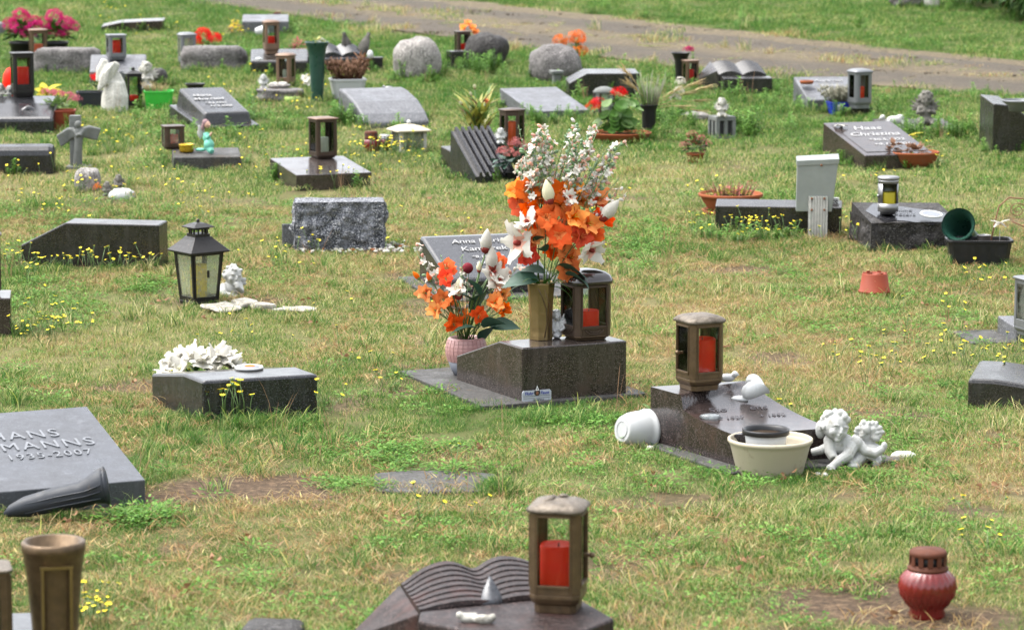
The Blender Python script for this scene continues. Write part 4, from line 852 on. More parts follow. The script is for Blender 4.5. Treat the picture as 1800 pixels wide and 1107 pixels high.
foot_poly([at(20, 918)[:2], at(190, 905)[:2], at(190, 880)[:2], at(20, 890)[:2]])
# dark stone with disc and white flowers
T = pillow('dark grey granite gravestone with round photo disc and white flowers behind it', 358, 743, 20, .4, .46, [(0, .142), (.36, .142), (1, .098)], 'gr_dark', bevel=.01, skew=-.15)
P = at(437, 650, .142); T = thing('photo_disc', 'round white rimmed photo disc lying on the dark grey gravestone', 'photo disc', P + Vector((0, .02, .001)), 15)
MB().lathe([(.048, 0), (.05, .004), (.047, .009), (.04, .007), (.001, .007)], 32).build('rim', 'whitecer', T); MB().lathe([(.036, .0072), (.036, .0085)], 28).build('picture', 'greypot', T); MB().lathe([(.018, .0087), (.018, .0095)], 16, T=TR((.004, .006, 0))).build('portrait', 'salmon_petal', T)
P = at(352, 690); P = P + Vector((0, .08, 0)); A = thing('white_flowers', 'heap of white artificial blossoms behind the dark grey gravestone', 'flowers', P)
for i in range(26):
    a = rnd.uniform(0, 6.28); z = rnd.uniform(.1, 1); rr = math.sqrt(1 - z * z); c_ = Vector((.13 * rr * math.cos(a), .07 * rr * math.sin(a), .05 + .075 * z)); put('blossom', MAG[i % 3], A, aim(c_, (c_.x * 7, c_.y * 6 - .3, .5 + z), rnd.uniform(0, 6)) @ Matrix.Scale(rnd.uniform(.75, 1.0), 4)).data
W_ONLY = [mesh_of(magnolia_mesh(.066, 30 + i, .03), 'blossom', ['white_petal', 'white_petal', 'cream_petal']) for i in range(3)]
for i, ch in enumerate(A.children): ch.data = W_ONLY[i % 3]
foot_circle(P.x, P.y, .1)
leafball((0, 0, .03), (.1, .06, .04), 20, .05, .02, 77).build('leaves', 'leaf', A)

# ================================================================ black storm lantern, cherub, broken slates
P = at(347, 540) + Vector((0, .08, 0)); k = 1 / ppm(P); T = thing('storm_lantern', 'black tin storm lantern with frosted panes, pagoda roof and yellow candle', 'lantern', P, 37); T.scale = (.8, .8, 1)
b0, b1, h0, h1 = .073, .094, .02, .225; ol0 = chamfer_square(b0, .004); MB().loft(chamfer_square(1, .05), [(b0, 0), (b0 * 1.03, .018), (b0 * .98, .02)]).build('base', 'blackmetal', T, bevel=.002)
for i in range(4):
    fr = MB(); TT = Matrix.Rotation(R(90 * i), 4, 'Z'); mk = lambda u, z: TT @ Vector((u, -(b0 + (b1 - b0) * (z - h0) / (h1 - h0)), z)); inn = lambda u, z: TT @ Vector((u, -(b0 + (b1 - b0) * (z - h0) / (h1 - h0)) + .008, z))
    def strip(u0, u1, z0, z1, tgt, f=1.0):
        e0 = b0 + (b1 - b0) * (z0 - h0) / (h1 - h0); e1 = b0 + (b1 - b0) * (z1 - h0) / (h1 - h0)
        v = [mk(u0 * e0, z0), mk(u1 * e0, z0), mk(u1 * e1, z1), mk(u0 * e1, z1), inn(u0 * e0, z0), inn(u1 * e0, z0), inn(u1 * e1, z1), inn(u0 * e1, z1)]; tgt.add(v, [(0, 1, 2, 3), (5, 4, 7, 6), (0, 4, 5, 1), (1, 5, 6, 2), (2, 6, 7, 3), (3, 7, 4, 0)], 0, False)
    strip(-1, -.8, h0, h1, fr); strip(.8, 1, h0, h1, fr); strip(-.8, .8, h0, h0 + .018, fr); strip(-.8, .8, h1 - .014, h1, fr); fr.build('side_frame', 'blackmetal', T)
    g_ = MB(); e0 = lambda z: b0 + (b1 - b0) * (z - h0) / (h1 - h0) - .004
    g_.add([TT @ Vector((u * e0(z), -e0(z), z)) for u, z in ((-.8, h0 + .018), (.8, h0 + .018), (.8, h1 - .014), (-.8, h1 - .014))], [(0, 1, 2, 3)], 0, False); g_.build('pane', 'gl_milk', T)
rf = MB().loft(chamfer_square(1, .03), [(.118, .222), (.119, .228), (.09, .25), (.06, .274), (.05, .285)]).build('roof', 'blackmetal', T, bevel=.002)
MB().loft(chamfer_square(1, .03), [(.044, .28), (.044, .296)]).loft(chamfer_square(1, .03), [(.042, .314), (.042, .322)]).build('chimney', 'blackmetal', rf)
for i in range(12):
    a = R(30 * i); r_ = .041 / max(abs(math.cos(a)), abs(math.sin(a))) * .98; MB().box(-.0035, .0035, -.0035, .0035, .2955, .3145, T=TR((r_ * math.cos(a), r_ * math.sin(a), 0), rz=30 * i)).build('chimney_bar', 'blackmetal', rf)
MB().loft(chamfer_square(1, .03), [(.062, .322), (.063, .325), (.032, .338), (.01, .343)]).ell((0, 0, .348), .009, 10, 8).build('cap', 'blackmetal', rf)
MB().box(-.004, .004, -.1, -.088, .12, .15).build('latch', 'blackmetal', T); foot_circle(P.x, P.y, .09)
candle('tall yellow candle inside the black storm lantern', (T, P, .1, .02), 'wax_yellow', .35, .15, off=(0, -.02))
P = at(406, 525) + Vector((0, .1, 0)); q = local(406, 525, P)
bl = head(q(406, 490, 0), .04, 30, 12, 8, hs=.19) + [('e', q(404, 515, .01), (.045, .04, .04)), ('t', [q(390, 508, 0), q(392, 522, -.04), q(405, 524, -.05)], [.02, .018, .015]), ('t', [q(416, 504, -.01), q(421, 517, -.04), q(416, 508, -.045), q(414, 500, -.04)], [.018, .016, .013, .01]), ('e', q(402, 526, -.02), (.05, .04, .012))]
bl += [('e', q(421, 500, .015), (.022, .008, .012), rotm(y=-25)), ('e', q(422, 505, .015), (.018, .008, .009), rotm(y=-5))]
figure('cherub_statue', 'white cherub bust leaning on its hand behind the black storm lantern', 'statue', P, bl, 'whiteplaster', .003, foot=.06, smooth=2)
def shard(label, px, py, wpx, dpx, seed, th=.018, tilt=0.0):
    r = random.Random(seed); P = at(px, py); k = 1 / ppm(P); w = wpx * k / 2; d = dpx * k / 2 / .17; n = 11; ol = [(w * r.uniform(.55, 1.15) * math.cos(6.283 * i / n), d * r.uniform(.5, 1.2) * math.sin(6.283 * i / n)) for i in range(n)]
    o = MB().loft(ol, [(1.0, 0), (1.02, th * .5), (.95, th), (.6, th * 1.08)]).build('stone_fragment', 'oldstone', bevel=.002); o.location = P + Vector((0, 0, .016)); o.rotation_euler = (R(tilt), R(r.uniform(-3, 3)), 0)
    tag(o, label, 'stone fragment'); foot_poly([(P.x + x, P.y + y) for x, y in ol])
shard('thin white broken stone plate nearest the black storm lantern', 395, 548, 80, 14, 3, th=.01, tilt=3); shard('thickest white broken stone plate right of the black storm lantern', 432, 542, 62, 10, 4, .016, 4); shard('small white stone splinter lying across the broken plates', 462, 548, 46, 7, 6, .018); shard('long flat white broken plate farthest right of the storm lantern', 520, 551, 90, 11, 9, .008)

# ================================================================ front edge: open-book stone with lantern, bronze vase, red candle jar
hb = .13; C0 = at(735, 1090, hb); P = Vector((C0.x, C0.y, 0)); T = thing('gravestone', 'reddish dark granite gravestone shaped as an open book at the bottom edge', 'gravestone', P, 0)
blk = [at(x, y, hb) - P for x, y in ((735, 1090), (955, 1136), (1080, 1086), (1010, 1046), (738, 1074))]
mb = MB(); n = len(blk); mb.add([(p.x, p.y, -.05) for p in blk] + [(p.x, p.y, hb) for p in blk], [tuple(range(n - 1, -1, -1)), tuple(range(n, 2 * n))] + [(i, (i + 1) % n, n + (i + 1) % n, n + i) for i in range(n)], 0, False); mb.build('front_block', 'gr_redmatte', T, bevel=.006)
FL, FR = at(738, 1071, hb) - P, at(1000, 1048, hb) - P; bdir = Vector((-.18, .98, 0)) * .31
PU = [0, .1, .2, .32, .42, .5, .58, .68, .8, .9, 1]; PZ = [-.012, .016, .033, .04, .028, .008, .03, .041, .034, .02, 0.0]
us = np.linspace(0, 1, 49); pz = np.interp(us, PU, PZ); pz = np.convolve(np.pad(pz, 2, 'edge'), np.ones(5) / 5, 'valid'); steps = 8; vs = []; rows = []
for k_ in range(steps):
    rows += [(k_ / steps + .001, 0.0), (k_ / steps + .012, .0065), ((k_ + 1) / steps - .002, .0035)]
for v, dz_ in rows:
    for u, z in zip(us, pz):
        p = FL.lerp(FR, u) + bdir * v; vs.append((p.x, p.y, hb - .004 + z * (.25 + .75 * v) + dz_ - (0 if dz_ else .003)))
m = len(us); nr = len(rows); bk = MB(); fs = [(j * m + i, j * m + i + 1, (j + 1) * m + i + 1, (j + 1) * m + i) for j in range(nr - 1) for i in range(m - 1)]
o0 = len(vs); vs += [(x, y, -.05) for x, y, z in vs[:m]]; o1 = len(vs); vs += [(x, y, -.05) for x, y, z in vs[(nr - 1) * m:nr * m]]
fs += [(o0 + i, o0 + i + 1, i + 1, i) for i in range(m - 1)] + [((nr - 1) * m + i, (nr - 1) * m + i + 1, o1 + i + 1, o1 + i) for i in range(m - 1)]
bk.add(vs, fs, 0, False)
for sd in (0, m - 1): cl = [vs[j * m + sd] for j in range(nr)] + [vs[o1 + sd], vs[o0 + sd]]; bk.add(cl, [tuple(range(len(cl)))], 0, False)
bk.build('book', 'gr_redmatte', T)
a_, b_, c_ = FL, FL + bdir, FL + bdir * .5 + Vector((-.16, .02, 0)); MB().add([(a_.x - .002, a_.y, -.03), (c_.x, c_.y, -.03), (b_.x - .002, b_.y, -.03), (a_.x - .002, a_.y, hb - .01), (c_.x, c_.y, .012), (b_.x - .002, b_.y, hb - .012)], [(0, 1, 4, 3), (1, 2, 5, 4), (3, 4, 5), (0, 3, 5, 2)], 0, False).build('side_wedge', 'gr_redmatte', T, bevel=.003)
foot_poly([(P.x + p.x, P.y + p.y) for p in (blk[0], blk[1], blk[2], FR + bdir, FL + bdir, c_)])
rp = FL.lerp(FR, .48) + Vector((0, -.004, 0)); mb = MB(); mb.petal(TR((rp.x, rp.y, hb - .002), rz=97, ry=-50), .075, .05, .0, .1, 5, 0, tip=.1, start=.35); o = mb.build('ribbon_marker', 'gr_slate', T)
sm = o.modifiers.new('thick', 'SOLIDIFY'); sm.thickness = .004
L = lantern('large bronze lantern with leaf-topped lid on the open-book gravestone', 982, 1078, hb, 98, 200, -12, mat='bronze', lidmat='bronze_l', lid='dome', rail=(.12, .05), baseh=.17, relief=1, cham=.26, stile=.08, handle=(1.0, .5))
T_, P_, a_, z_ = L
for i in range(5): MB().ell((0, 0, 0), (.024, .012, .006), 12, 8, T=TR((.026 * math.cos(i * 1.26), .026 * math.sin(i * 1.26), .258 + .006 * (i % 2)), rz=72 * i + 20, ry=14)).build('lid_leaf', 'bronze_l', T_)
candle('dark red candle with molten rim inside the lantern on the open-book gravestone', L, 'wax_red', .72, .11)
P2 = at(835, 1092, hb); q = local(835, 1092, P2)
figure('dove_figurine', 'pair of small beige doves lying on the open-book gravestone', 'figurine', P2, [('e', q(826, 1086), (.024, .013, .011)), ('e', q(808, 1080), .009), ('e', q(850, 1086, -.01), (.026, .013, .012)), ('e', q(866, 1082, -.01), .009), ('t', [q(845, 1088, -.01), q(830, 1080)], [.008, .004]), ('t', [q(815, 1080), q(838, 1078)], [.006, .004])], 'oldplaster', .003)
rock('low dark stone top just showing at the bottom edge', 475, 1140, 110, 28, .2, 'gr_darkrock', 31, name='dark_stone', cat='stone', ex=4)
T = pillow_w('dark granite gravestone below the bronze vase in the bottom left corner', at(-110, 1215), 6, .3, .2, [(0, .13), (1, .13)], 'gr_dark')
P = at(98, 1140, .13); T = thing('grave_vase', 'tall tapering bronze grave vase with panel in the bottom left corner', 'vase', P, 14)
mb = MB(); ol = ngon(30, 1.02); mb.loft(ol, [(.05, 0), (.05, .02), (.049, .03), (.054, .1), (.06, .17), (.067, .222), (.07, .226), (.07, .243), (.066, .247), (.059, .245), (.05, .1)], smooth=True); mb.build('body', 'bronze', T)
for x0, x1, z0, z1, in ((-.034, -.028, .045, .195), (.028, .034, .045, .195), (-.034, .034, .04, .046), (-.036, .036, .195, .202)):
    f = lambda z: np.interp(z, [.03, .1, .17, .222], [.049, .054, .06, .067]) + .0035
    v = [(x, -f(z) - dy, z) for dy in (-.006, 0.0) for x, z in ((x0, z0), (x1, z0), (x1, z1), (x0, z1))]; MB().add(v, [(4, 5, 6, 7), (0, 1, 5, 4), (1, 2, 6, 5), (2, 3, 7, 6), (3, 0, 4, 7)], 0, False).build('panel_moulding', 'bronze_g', T)
lantern('bronze lantern cut off by the left edge beside the tapering vase', -28, 1165, .13, 90, 168, 14, mat='bronze', lidmat='bronze_l', lid='flat', stile=.16, relief=1)
P = at(1634, 1092) + Vector((0, .05, 0)); T = thing('candle_jar', 'bulbous fluted red glass candle jar with rusty pierced lid on bare soil', 'candle', P)
mb = MB(); vs = []; n = 150; pr = [(.042, .0), (.046, .008), (.042, .022), (.052, .034), (.066, .055), (.071, .078), (.067, .1), (.055, .116), (.05, .12)]
for r_, z in pr:
    for i in range(n):
        a = 6.2832 * i / n; tw = a + z * 6; vs.append(((r_ + (.003 * math.sin(tw * 25) if .03 < z < .112 else 0)) * math.cos(a), (r_ + (.003 * math.sin(tw * 25) if .03 < z < .112 else 0)) * math.sin(a), z))
mb.add(vs, [(j * n + i, j * n + (i + 1) % n, (j + 1) * n + (i + 1) % n, (j + 1) * n + i) for j in range(len(pr) - 1) for i in range(n)], 0, True); mb.build('jar', 'redpot', T)
lid = MB().lathe([(.05, .12), (.051, .127), (.046, .129), (.046, .135)], 32).lathe([(.045, .156), (.047, .158), (.047, .166), (.042, .171), (.001, .173)], 32).lathe([(.038, .13), (.038, .16)], 24, 1).build('lid', ['rustlid', 'signblack'], T)
for i in range(12): MB().box(-.0065, .0065, -.0015, .0015, .134, .158, T=TR((.0452 * math.cos(6.2832 * i / 12), .0452 * math.sin(6.2832 * i / 12), 0), rz=90 + 30 * i)).build('lid_bar', 'rustlid', lid)
foot_circle(P.x, P.y, .06)

# ================================================================ middle ground, left
T = pillow('dark granite gravestone with slanted left end, yellow flowers along its foot', 38, 464, -11, .64, .13, [(0, .085), (.33, .19), (1, .19)], 'gr_back', axis='x', bevel=.006)
T = pillow('low black gravestone with rounded top at the left edge', -80, 308, 4, .52, .17, [(0, .13), (.15, .145), (.4, .15), (1, .14)], 'gr_black', bevel=.03)
T = pillow('brown granite block cut off by the left edge, lantern foot on it', -60, 592, 8, .175, .2, [(0, .15), (1, .15)], 'gr_brown')
lantern('bronze lantern standing on the brown block cut off by the left edge', -24, 520, .15, 50, 110, 10, mat='bronze_d', lid='low')
# rough-cut granite with polished tongue and pebbles
P = at(519, 443); T = thing('gravestone', 'rough-cut pale grey granite gravestone block with pebbles at its foot', 'gravestone', P, 4)
mb = MB(); vs = []; nu, nv = 56, 30; W, D, Hh_ = .405, .2, .225
def rough_face(mb, o, u, v, nu, nv, amp, sd):
    o, u, v = Vector(o), Vector(u), Vector(v); nr = u.cross(v).normalized(); vs = []
    for j in range(nv + 1):
        for i in range(nu + 1):
            a, b = i / nu, j / nv; p = o + u * a + v * b; e = min(a, 1 - a, b, 1 - b) * 12; e = min(1, e)
            d = noise.fractal(p * 22 + Vector((sd, 0, 0)), 1.0, 2.1, 5) * amp + noise.fractal(p * 7 + Vector((sd, 3, 0)), 1, 2, 3) * amp * 1.2
            vs.append(p + nr * d * (.25 + .75 * e))
    mb.add(vs, [(j * (nu + 1) + i, j * (nu + 1) + i + 1, (j + 1) * (nu + 1) + i + 1, (j + 1) * (nu + 1) + i) for j in range(nv) for i in range(nu)], 0, True)
rough_face(mb, (0, 0, -.03), (W, 0, 0), (0, 0, Hh_ + .03), 90, 50, .017, 1); rough_face(mb, (0, D, -.03), (0, -D, 0), (0, 0, Hh_ + .03), 30, 40, .015, 2); rough_face(mb, (W, 0, -.03), (0, D, 0), (0, 0, Hh_ + .03), 30, 40, .015, 3); rough_face(mb, (0, 0, Hh_), (W, 0, 0), (0, D, 0), 40, 20, .005, 4); rough_face(mb, (W, D, -.03), (-W, 0, 0), (0, 0, Hh_ + .03), 20, 12, .008, 5)
mb.build('rough_block', 'gr_rough', T)
MB().add([(-.06, .12, -.03), (.1, .12, -.03), (.1, .5, -.03), (-.06, .5, -.03), (-.06, .12, .115), (.1, .12, .115), (.1, .5, .06), (-.06, .5, .06)], [(0, 3, 2, 1), (4, 5, 6, 7), (0, 1, 5, 4), (1, 2, 6, 5), (2, 3, 7, 6), (3, 0, 4, 7)], 0, False).build('polished_tongue', 'gr_grey', T, bevel=.005)
foot_poly([(P.x + x, P.y + y) for x, y in ((-.06, -.01), (W, 0), (W, .3), (-.06, .4))])
mb = MB(); r_ = random.Random(9)
for i in range(150):
    px, py = r_.uniform(530, 718), r_.uniform(436, 448) - (8 if r_.random() < .2 else 0); p = at(px, py); s = r_.uniform(.004, .011) * (1.4 if px > 670 else 1); mb.ell((p.x, p.y, p.z + s * .3 + .01), (s * r_.uniform(.8, 1.5), s, s * .65), 7, 5, r_.choice((0, 0, 1, 2)), rot=rotm(z=r_.uniform(0, 180)))
o = mb.build('pebbles', ['stonewhite', 'gr_fieldstone', 'terracotta']); tag(o, 'white and brown pebbles strewn along the foot of the rough-cut granite block', 'pebbles', kind='stuff')
foot_poly([at(560, 449)[:2], at(716, 449)[:2], at(716, 436)[:2], at(560, 436)[:2]])
# flat brown stone with lantern
T = pillow('flat glossy brown granite gravestone with one square lantern standing on it', 521, 337, 20, .4, .5, [(0, .085), (1, .1)], 'gr_brown', bevel=.004)
L = lantern('square copper-brown lantern with white candle on the flat glossy gravestone', 567, 279, .095, 43, 72, 27, mat='bronze_d', lidmat='copper_l', lid='low', cham=.12, stile=.14, rail=(.1, .08), baseh=.07)
candle('cream candle inside the square lantern on the flat glossy gravestone', L, 'wax_white', .5, .09)
# kneeling angel slab
T = pillow('low weathered slab carrying the small kneeling green angel', 305, 300, 8, .36, .3, [(0, .07), (1, .075)], 'slab', bevel=.006)
P = at(366, 268, .075); q = local(366, 266, P)
A = thing('angel_figurine', 'small kneeling angel in an aqua dress with white wings on the weathered slab', 'figurine', P)
def fpart(par, name, blobs, mat, vox=.0035):
    o = figure(name, None, None, (0, 0, 0), blobs, mat, vox, smooth=2); o.parent = par; return o
fpart(A, 'dress', [('e', q(364, 240), (.022, .02, .03)), ('e', q(368, 252, -.01), (.028, .03, .03)), ('t', [q(364, 255, .0), q(372, 262, -.03), q(374, 264, -.04)], [.022, .018, .014]), ('e', q(352, 262, .02), (.03, .02, .01)), ('t', [q(360, 233), q(366, 240, -.02), q(371, 234, -.03)], [.011, .01, .008])], 'aqua')
fpart(A, 'face', [('e', q(365, 217), (.017, .017, .02)), ('e', q(370, 218, -.012), .006), ('t', [q(370, 236, -.03), q(374, 230, -.035)], [.007, .005])], 'skin', .003); fpart(A, 'hair', [('e', q(362, 214, .004), (.019, .018, .02)), ('e', q(357, 222, .006), (.01, .012, .02))], 'hairp', .003)
fpart(A, 'wing', [('e', q(352, 229, .02), (.012, .007, .036), rotm(y=-12)), ('e', q(350, 236, .02), (.009, .006, .024), rotm(y=-20))], 'whiteplaster', .003); fpart(A, 'wing', [('e', q(356, 227, .03), (.01, .007, .032), rotm(y=-4))], 'whiteplaster', .003)
L = lantern('weathered brown lantern beside the kneeling green angel', 303, 264, .07, 38, 42, 18, mat='bronze_d', lidmat='bronze_d', lid='flat', stile=.2, glass='gl_old'); candle('short red candle in the weathered lantern by the kneeling angel', L, 'wax_red', .5, .06)
P = at(328, 267, .075); T = thing('tealight', 'gold tin tealight cup between lantern and kneeling angel', 'candle', P); MB().lathe([(.036, 0), (.04, .005), (.038, .02), (.042, .036), (.044, .042), (.038, .04), (.036, .02), (.001, .02)], 24).build('cup', 'gold', T); MB().lathe([(.034, .02), (.001, .024)], 16).build('wax', 'wax_yellow', T)
# cross with angel
P = at(138, 295); k = 1 / ppm(P); q = local(138, 295, P)
bl = [('e', q(140, 218, -.025), (.019, .018, .021)), ('e', q(141, 234, -.02), (.022, .02, .035)), ('t', [q(141, 235, -.02), q(139, 262, -.02), q(137, 292, -.01)], [.024, .022, .026]), ('t', [q(134, 228, -.03), q(139, 238, -.045), q(143, 234, -.05)], [.011, .01, .008]), ('t', [q(148, 229, -.03), q(144, 238, -.045)], [.011, .01])]
for sd in (-1, 1):
    x0 = 134 if sd < 0 else 147
    for i in range(5):
        bl.append(('t', [q(x0, 228 + i * 2, -.02), q(x0 + sd * 12, 224 + i * 4 + (4 if sd < 0 else 0), -.015 + .003 * i), q(x0 + sd * (32 - i * 1.5), 232 + i * 4 + (8 if sd < 0 else -4), -.012)], [.014, .014, .008]))
T = thing('grave_cross', 'small grey stone cross with spread-winged angel standing in the grass', 'cross', P, 0)
w_ = 9 * k; MB().box(-w_ * 1.6 + .0, w_ * .55, -.01, .035, -.05, 92 * k).build('shaft', 'concrete', T, bevel=.004); MB().box(-19 * k, 17 * k, -.006, .03, 54 * k, 68 * k).build('crossbar', 'concrete', T, bevel=.004); MB().box(-.06, .07, -.05, .07, -.04, .012).build('foot', 'concrete', T, bevel=.005)
fpart(T, 'angel', bl, 'concrete', .004); foot_circle(P.x, P.y, .05)
rock('grey rounded stone in front of the stone cross', 152, 337, 44, 40, .12, 'gr_fieldstone', 41, name='field_stone', cat='stone', amp=.08, ex=3.2)
def mini_cherub(label, px, py, hpx, mat, seed=0, dz=0.0, turn=0.0, name='cherub_figurine'):
    P = at(px, py, dz); h = hpx / ppm(P); P = P + Vector((0, h * .2, 0)); e = lambda x, y, z: Vector((x * h, y * h, z * h))
    bl = head(e(0, -.02, .78), h * .2, turn, 0, seed, hs=.3) + [('e', e(0, 0, .4), (h * .19, h * .17, h * .26)), ('e', e(0, 0, .14), (h * .26, h * .22, h * .15)), ('t', [e(-.16, -.02, .54), e(-.24, -.12, .38), e(-.08, -.22, .42)], [h * .08, h * .07, h * .05]), ('t', [e(.16, -.02, .54), e(.24, -.12, .38), e(.08, -.22, .46)], [h * .08, h * .07, h * .05]),
          ('t', [e(-.12, -.05, .12), e(-.16, -.3, .14), e(-.12, -.4, .06)], [h * .11, h * .09, h * .06]), ('t', [e(.12, -.05, .12), e(.2, -.28, .12), e(.14, -.38, .05)], [h * .11, h * .09, h * .06])]
    bl += wing(e(.1, .14, .48), h * .42, 1, .35) + wing(e(-.1, .14, .48), h * .42, -1, .35)
    return figure(name, label, 'figurine', P, bl, mat, h / 45, smooth=2, foot=h * .2 if dz == 0 else 0)
mini_cherub('small grey-brown cherub sitting behind the white shell right of the cross', 208, 338, 30, 'darkplaster', 4); mini_cherub('tiny mossy cherub leaning left of the white shell', 187, 346, 26, 'darkplaster', 5)
P = at(212, 351) + Vector((0, .04, 0)); T = thing('shell_dish', 'white shell-shaped dish with a hole in the grass right of the cross', 'dish', P, 10); MB().lathe([(.05, -.01), (.066, .01), (.06, .035), (.035, .05), (.014, .053), (.011, .04), (.001, .035)], 20, sx=1.05, wob=.05).build('dish', 'whitecer', T); MB().lathe([(.013, .0515), (.001, .0525)], 12, sx=1.5).build('hole', 'rust', T)
P = at(172, 340); o = florets((0, 0, .02), (.03, .02, .03), 20, .012, 4).build('fabric_flower', 'salmon_petal'); o.location = P; tag(o, 'faded red fabric flower between field stone and mossy cherub', 'flower')
# candles by the white roofed lantern
def jar_candle(label, px, py, wpx, hpx, jm, lm, lidf=.3):
    P = at(px, py); k = 1 / ppm(P); w, h = wpx * k / 2, hpx * k; P = P + Vector((0, w, 0)); T = thing('candle_jar', label, 'candle', P); z = h * (1 - lidf)
    MB().lathe([(w * .8, 0), (w, h * .08), (w, z * .8), (w * .85, z), (w * .8, z)], 22).build('jar', jm, T)
    lo = MB().lathe([(w * .88, z), (w * .9, z + h * lidf * .3), (w * .86, z + h * lidf * .35), (w * .86, z + h * lidf * .8), (w * .8, h), (.001, h * 1.01)], 22).build('lid', lm, T)
    for i in range(8): MB().box(-w * .1, w * .1, -.002, .002, z + h * lidf * .42, z + h * lidf * .72, T=TR((w * .87 * math.cos(i * .785), w * .87 * math.sin(i * .785), 0), rz=90 + 45 * i)).build('vent', 'signblack', lo)
    foot_circle(P.x, P.y, w * .9); return T
jar_candle('red candle jar with rusty lid in the yellow flowers', 652, 268, 26, 36, 'redpot', 'rustlid', .38); jar_candle('red candle jar with flat white lid beside the white roofed lantern', 676, 266, 22, 28, 'redpot', 'whiteplastic', .25)
P = at(718, 268) + Vector((0, .08, 0)); k = 1 / ppm(P); T = thing('house_lantern', 'white roofed lantern with ball finial standing among yellow flowers', 'lantern', P, 22)
for sx in (-1, 1):
    for sy in (-1, 1): MB().box(sx * .068 - .009, sx * .068 + .009, sy * .068 - .009, sy * .068 + .009, 0, .115).build('post', 'oldplaster', T)
for i in range(4): MB().box(-.06, .06, -.069, -.067, .012, .11, T=Matrix.Rotation(R(90 * i), 4, 'Z')).build('pane', 'gl_milk', T)
MB().box(-.08, .08, -.08, .08, -.01, .012).build('base', 'oldplaster', T); rf = MB().loft(chamfer_square(1, .02), [(.098, .112), (.099, .12), (.05, .142), (.012, .15)]).build('roof', 'cream', T, bevel=.002); MB().ell((0, 0, .16), .012).build('finial', 'whitecer', rf); foot_circle(P.x, P.y, .08)

# Anna stone
yaw = 18; c, s = math.cos(R(yaw)), math.sin(R(yaw)); PB = at(736, 500); D = .45; W = .45
T = pillow_w('blue-grey granite gravestone with white script lettering behind the pink pot', PB - Vector((-s * D, c * D, 0)), yaw, W, D, [(0, .08), (.9, .195), (1, .195)], 'gr_dark', bevel=.012, plinth=(-.08, .62, -.12, .5, .014, 'slab'))
for st, y, x, sz in (('Anna Maria', .33, .23, .054), ('Kamorek', .255, .235, .058), ('*8.11.1919', .185, .23, .034), ('+30.4.2004', .125, .23, .034)):
    text(T, st, frame_mat((x, y, .08 + .2555 * (y / D) * D / .9 * 1.0 * .999 + .003 if False else .08 + .115 * (y / D) / .9 + .003), (1, 0, 0), (0, 1, .28)), sz, 'letter_white', ext=.0015, shear=.15, width=.95)
# plaited dark stone with plants, hexagonal lantern
P = at(836, 324); T = thing('gravestone', 'dark granite gravestone with pleated face behind the big bouquet', 'gravestone', P, 24, rx=slope_at(P.y))
hf_block(T, 'pleated_block', .22, .34, lambda u, v: .05 + .19 * v + .011 * (1 if int(u * 11.99) % 2 else -1), 72, 2, 'gr_dark'); c, s = math.cos(R(24)), math.sin(R(24)); foot_poly([(P.x + x * c - y * s, P.y + x * s + y * c) for x, y in ((0, 0), (.22, 0), (.22, .34), (0, .34))])
T = pillow('small dark granite block left of the pleated gravestone', 800, 303, 22, .12, .22, [(0, .1), (1, .11)], 'gr_back')
L = lantern('six-sided brown lantern with orange candle behind the big bouquet', 900, 292, 0.0, 48, 100, 0, shape='hex', mat='bronze_d', lidmat='bronze_d', lid='low', stile=.2, rail=(.12, .1), baseh=.1); candle('orange candle inside the six-sided lantern', L, 'wax_orange', .55, .2)
mini_cherub('small white cherub on top of the pleated gravestone', 880, 254, 28, 'whiteplaster', 6, .17)
def potplant(label, px, py, w, h, mat, cat='potted plant', name='potted_plant', flare=1.25, sq=None, rz=0, fill='soil', rimw=.006, dz=0.0):
    P = at(px, py, dz) + Vector((0, w / 2, 0)); P.z = gz(P.y) + dz
    if sq: T = trough(name, label, cat, P, rz, w, sq, h, mat, flare, fill, part='pot', foot=dz == 0)
    else: T = vessel(name, label, cat, P, [(w / 2 / flare, 0), (w / 2 / flare * 1.03, .004), (w / 2, h * .85), (w / 2 + rimw, h * .86), (w / 2 + rimw, h)], mat, 28, part='pot', wall=.006, fill=(h * .84, fill), foot=dz == 0)
    return T, P
T, P = potplant('yellowing lily plant with drooping leaves left of the six-sided lantern', 838, 266, .07, .06, 'blackplastic')
mb = MB()
for i in range(60): a = rnd.uniform(0, 6.28); mb.petal(aim((rnd.uniform(-.05, .05), rnd.uniform(-.03, .03), .06 + rnd.uniform(0, .14)), (math.cos(a), math.sin(a), rnd.uniform(1.4, 4.0))), rnd.uniform(.12, .22), .028, rnd.uniform(.3, 1.2), .3, 6, rnd.choice((0, 0, 1, 2)), tip=.05)
mb.build('leaves', ['leaf_y', 'leaf_l', 'leaf_brown'], T)
for x, z in ((-.03, .3), (.05, .27), (-.08, .25), (-.01, .34)): MB().tube([(0, 0, .06), (x * .5, 0, z * .6), (x, 0, z)], .002, 4).build('stem', 'stem', T); put('flower', LILY[4] if x > 0 else BUDC, T, aim((x, 0, z), (x * 5, -.5, .6)) @ Matrix.Scale(.5, 4))
T, P = potplant('dusky pink flowering kalanchoe with dark leaves behind the big bouquet', 908, 324, .1, .06, 'blackplastic')
leafball((0, 0, .1), (.11, .09, .08), 70, .06, .036, 4).build('leaves', 'leaf_silk', T)
for x, y, z in ((-.06, -.02, .16), (.0, .0, .2), (.06, -.02, .17), (-.02, -.05, .15), (.1, 0, .19)): florets((x, y, z), (.045, .04, .035), 60, .011, int(x * 1000) + 90).build('flower_cluster', 'dusky_petal', T)

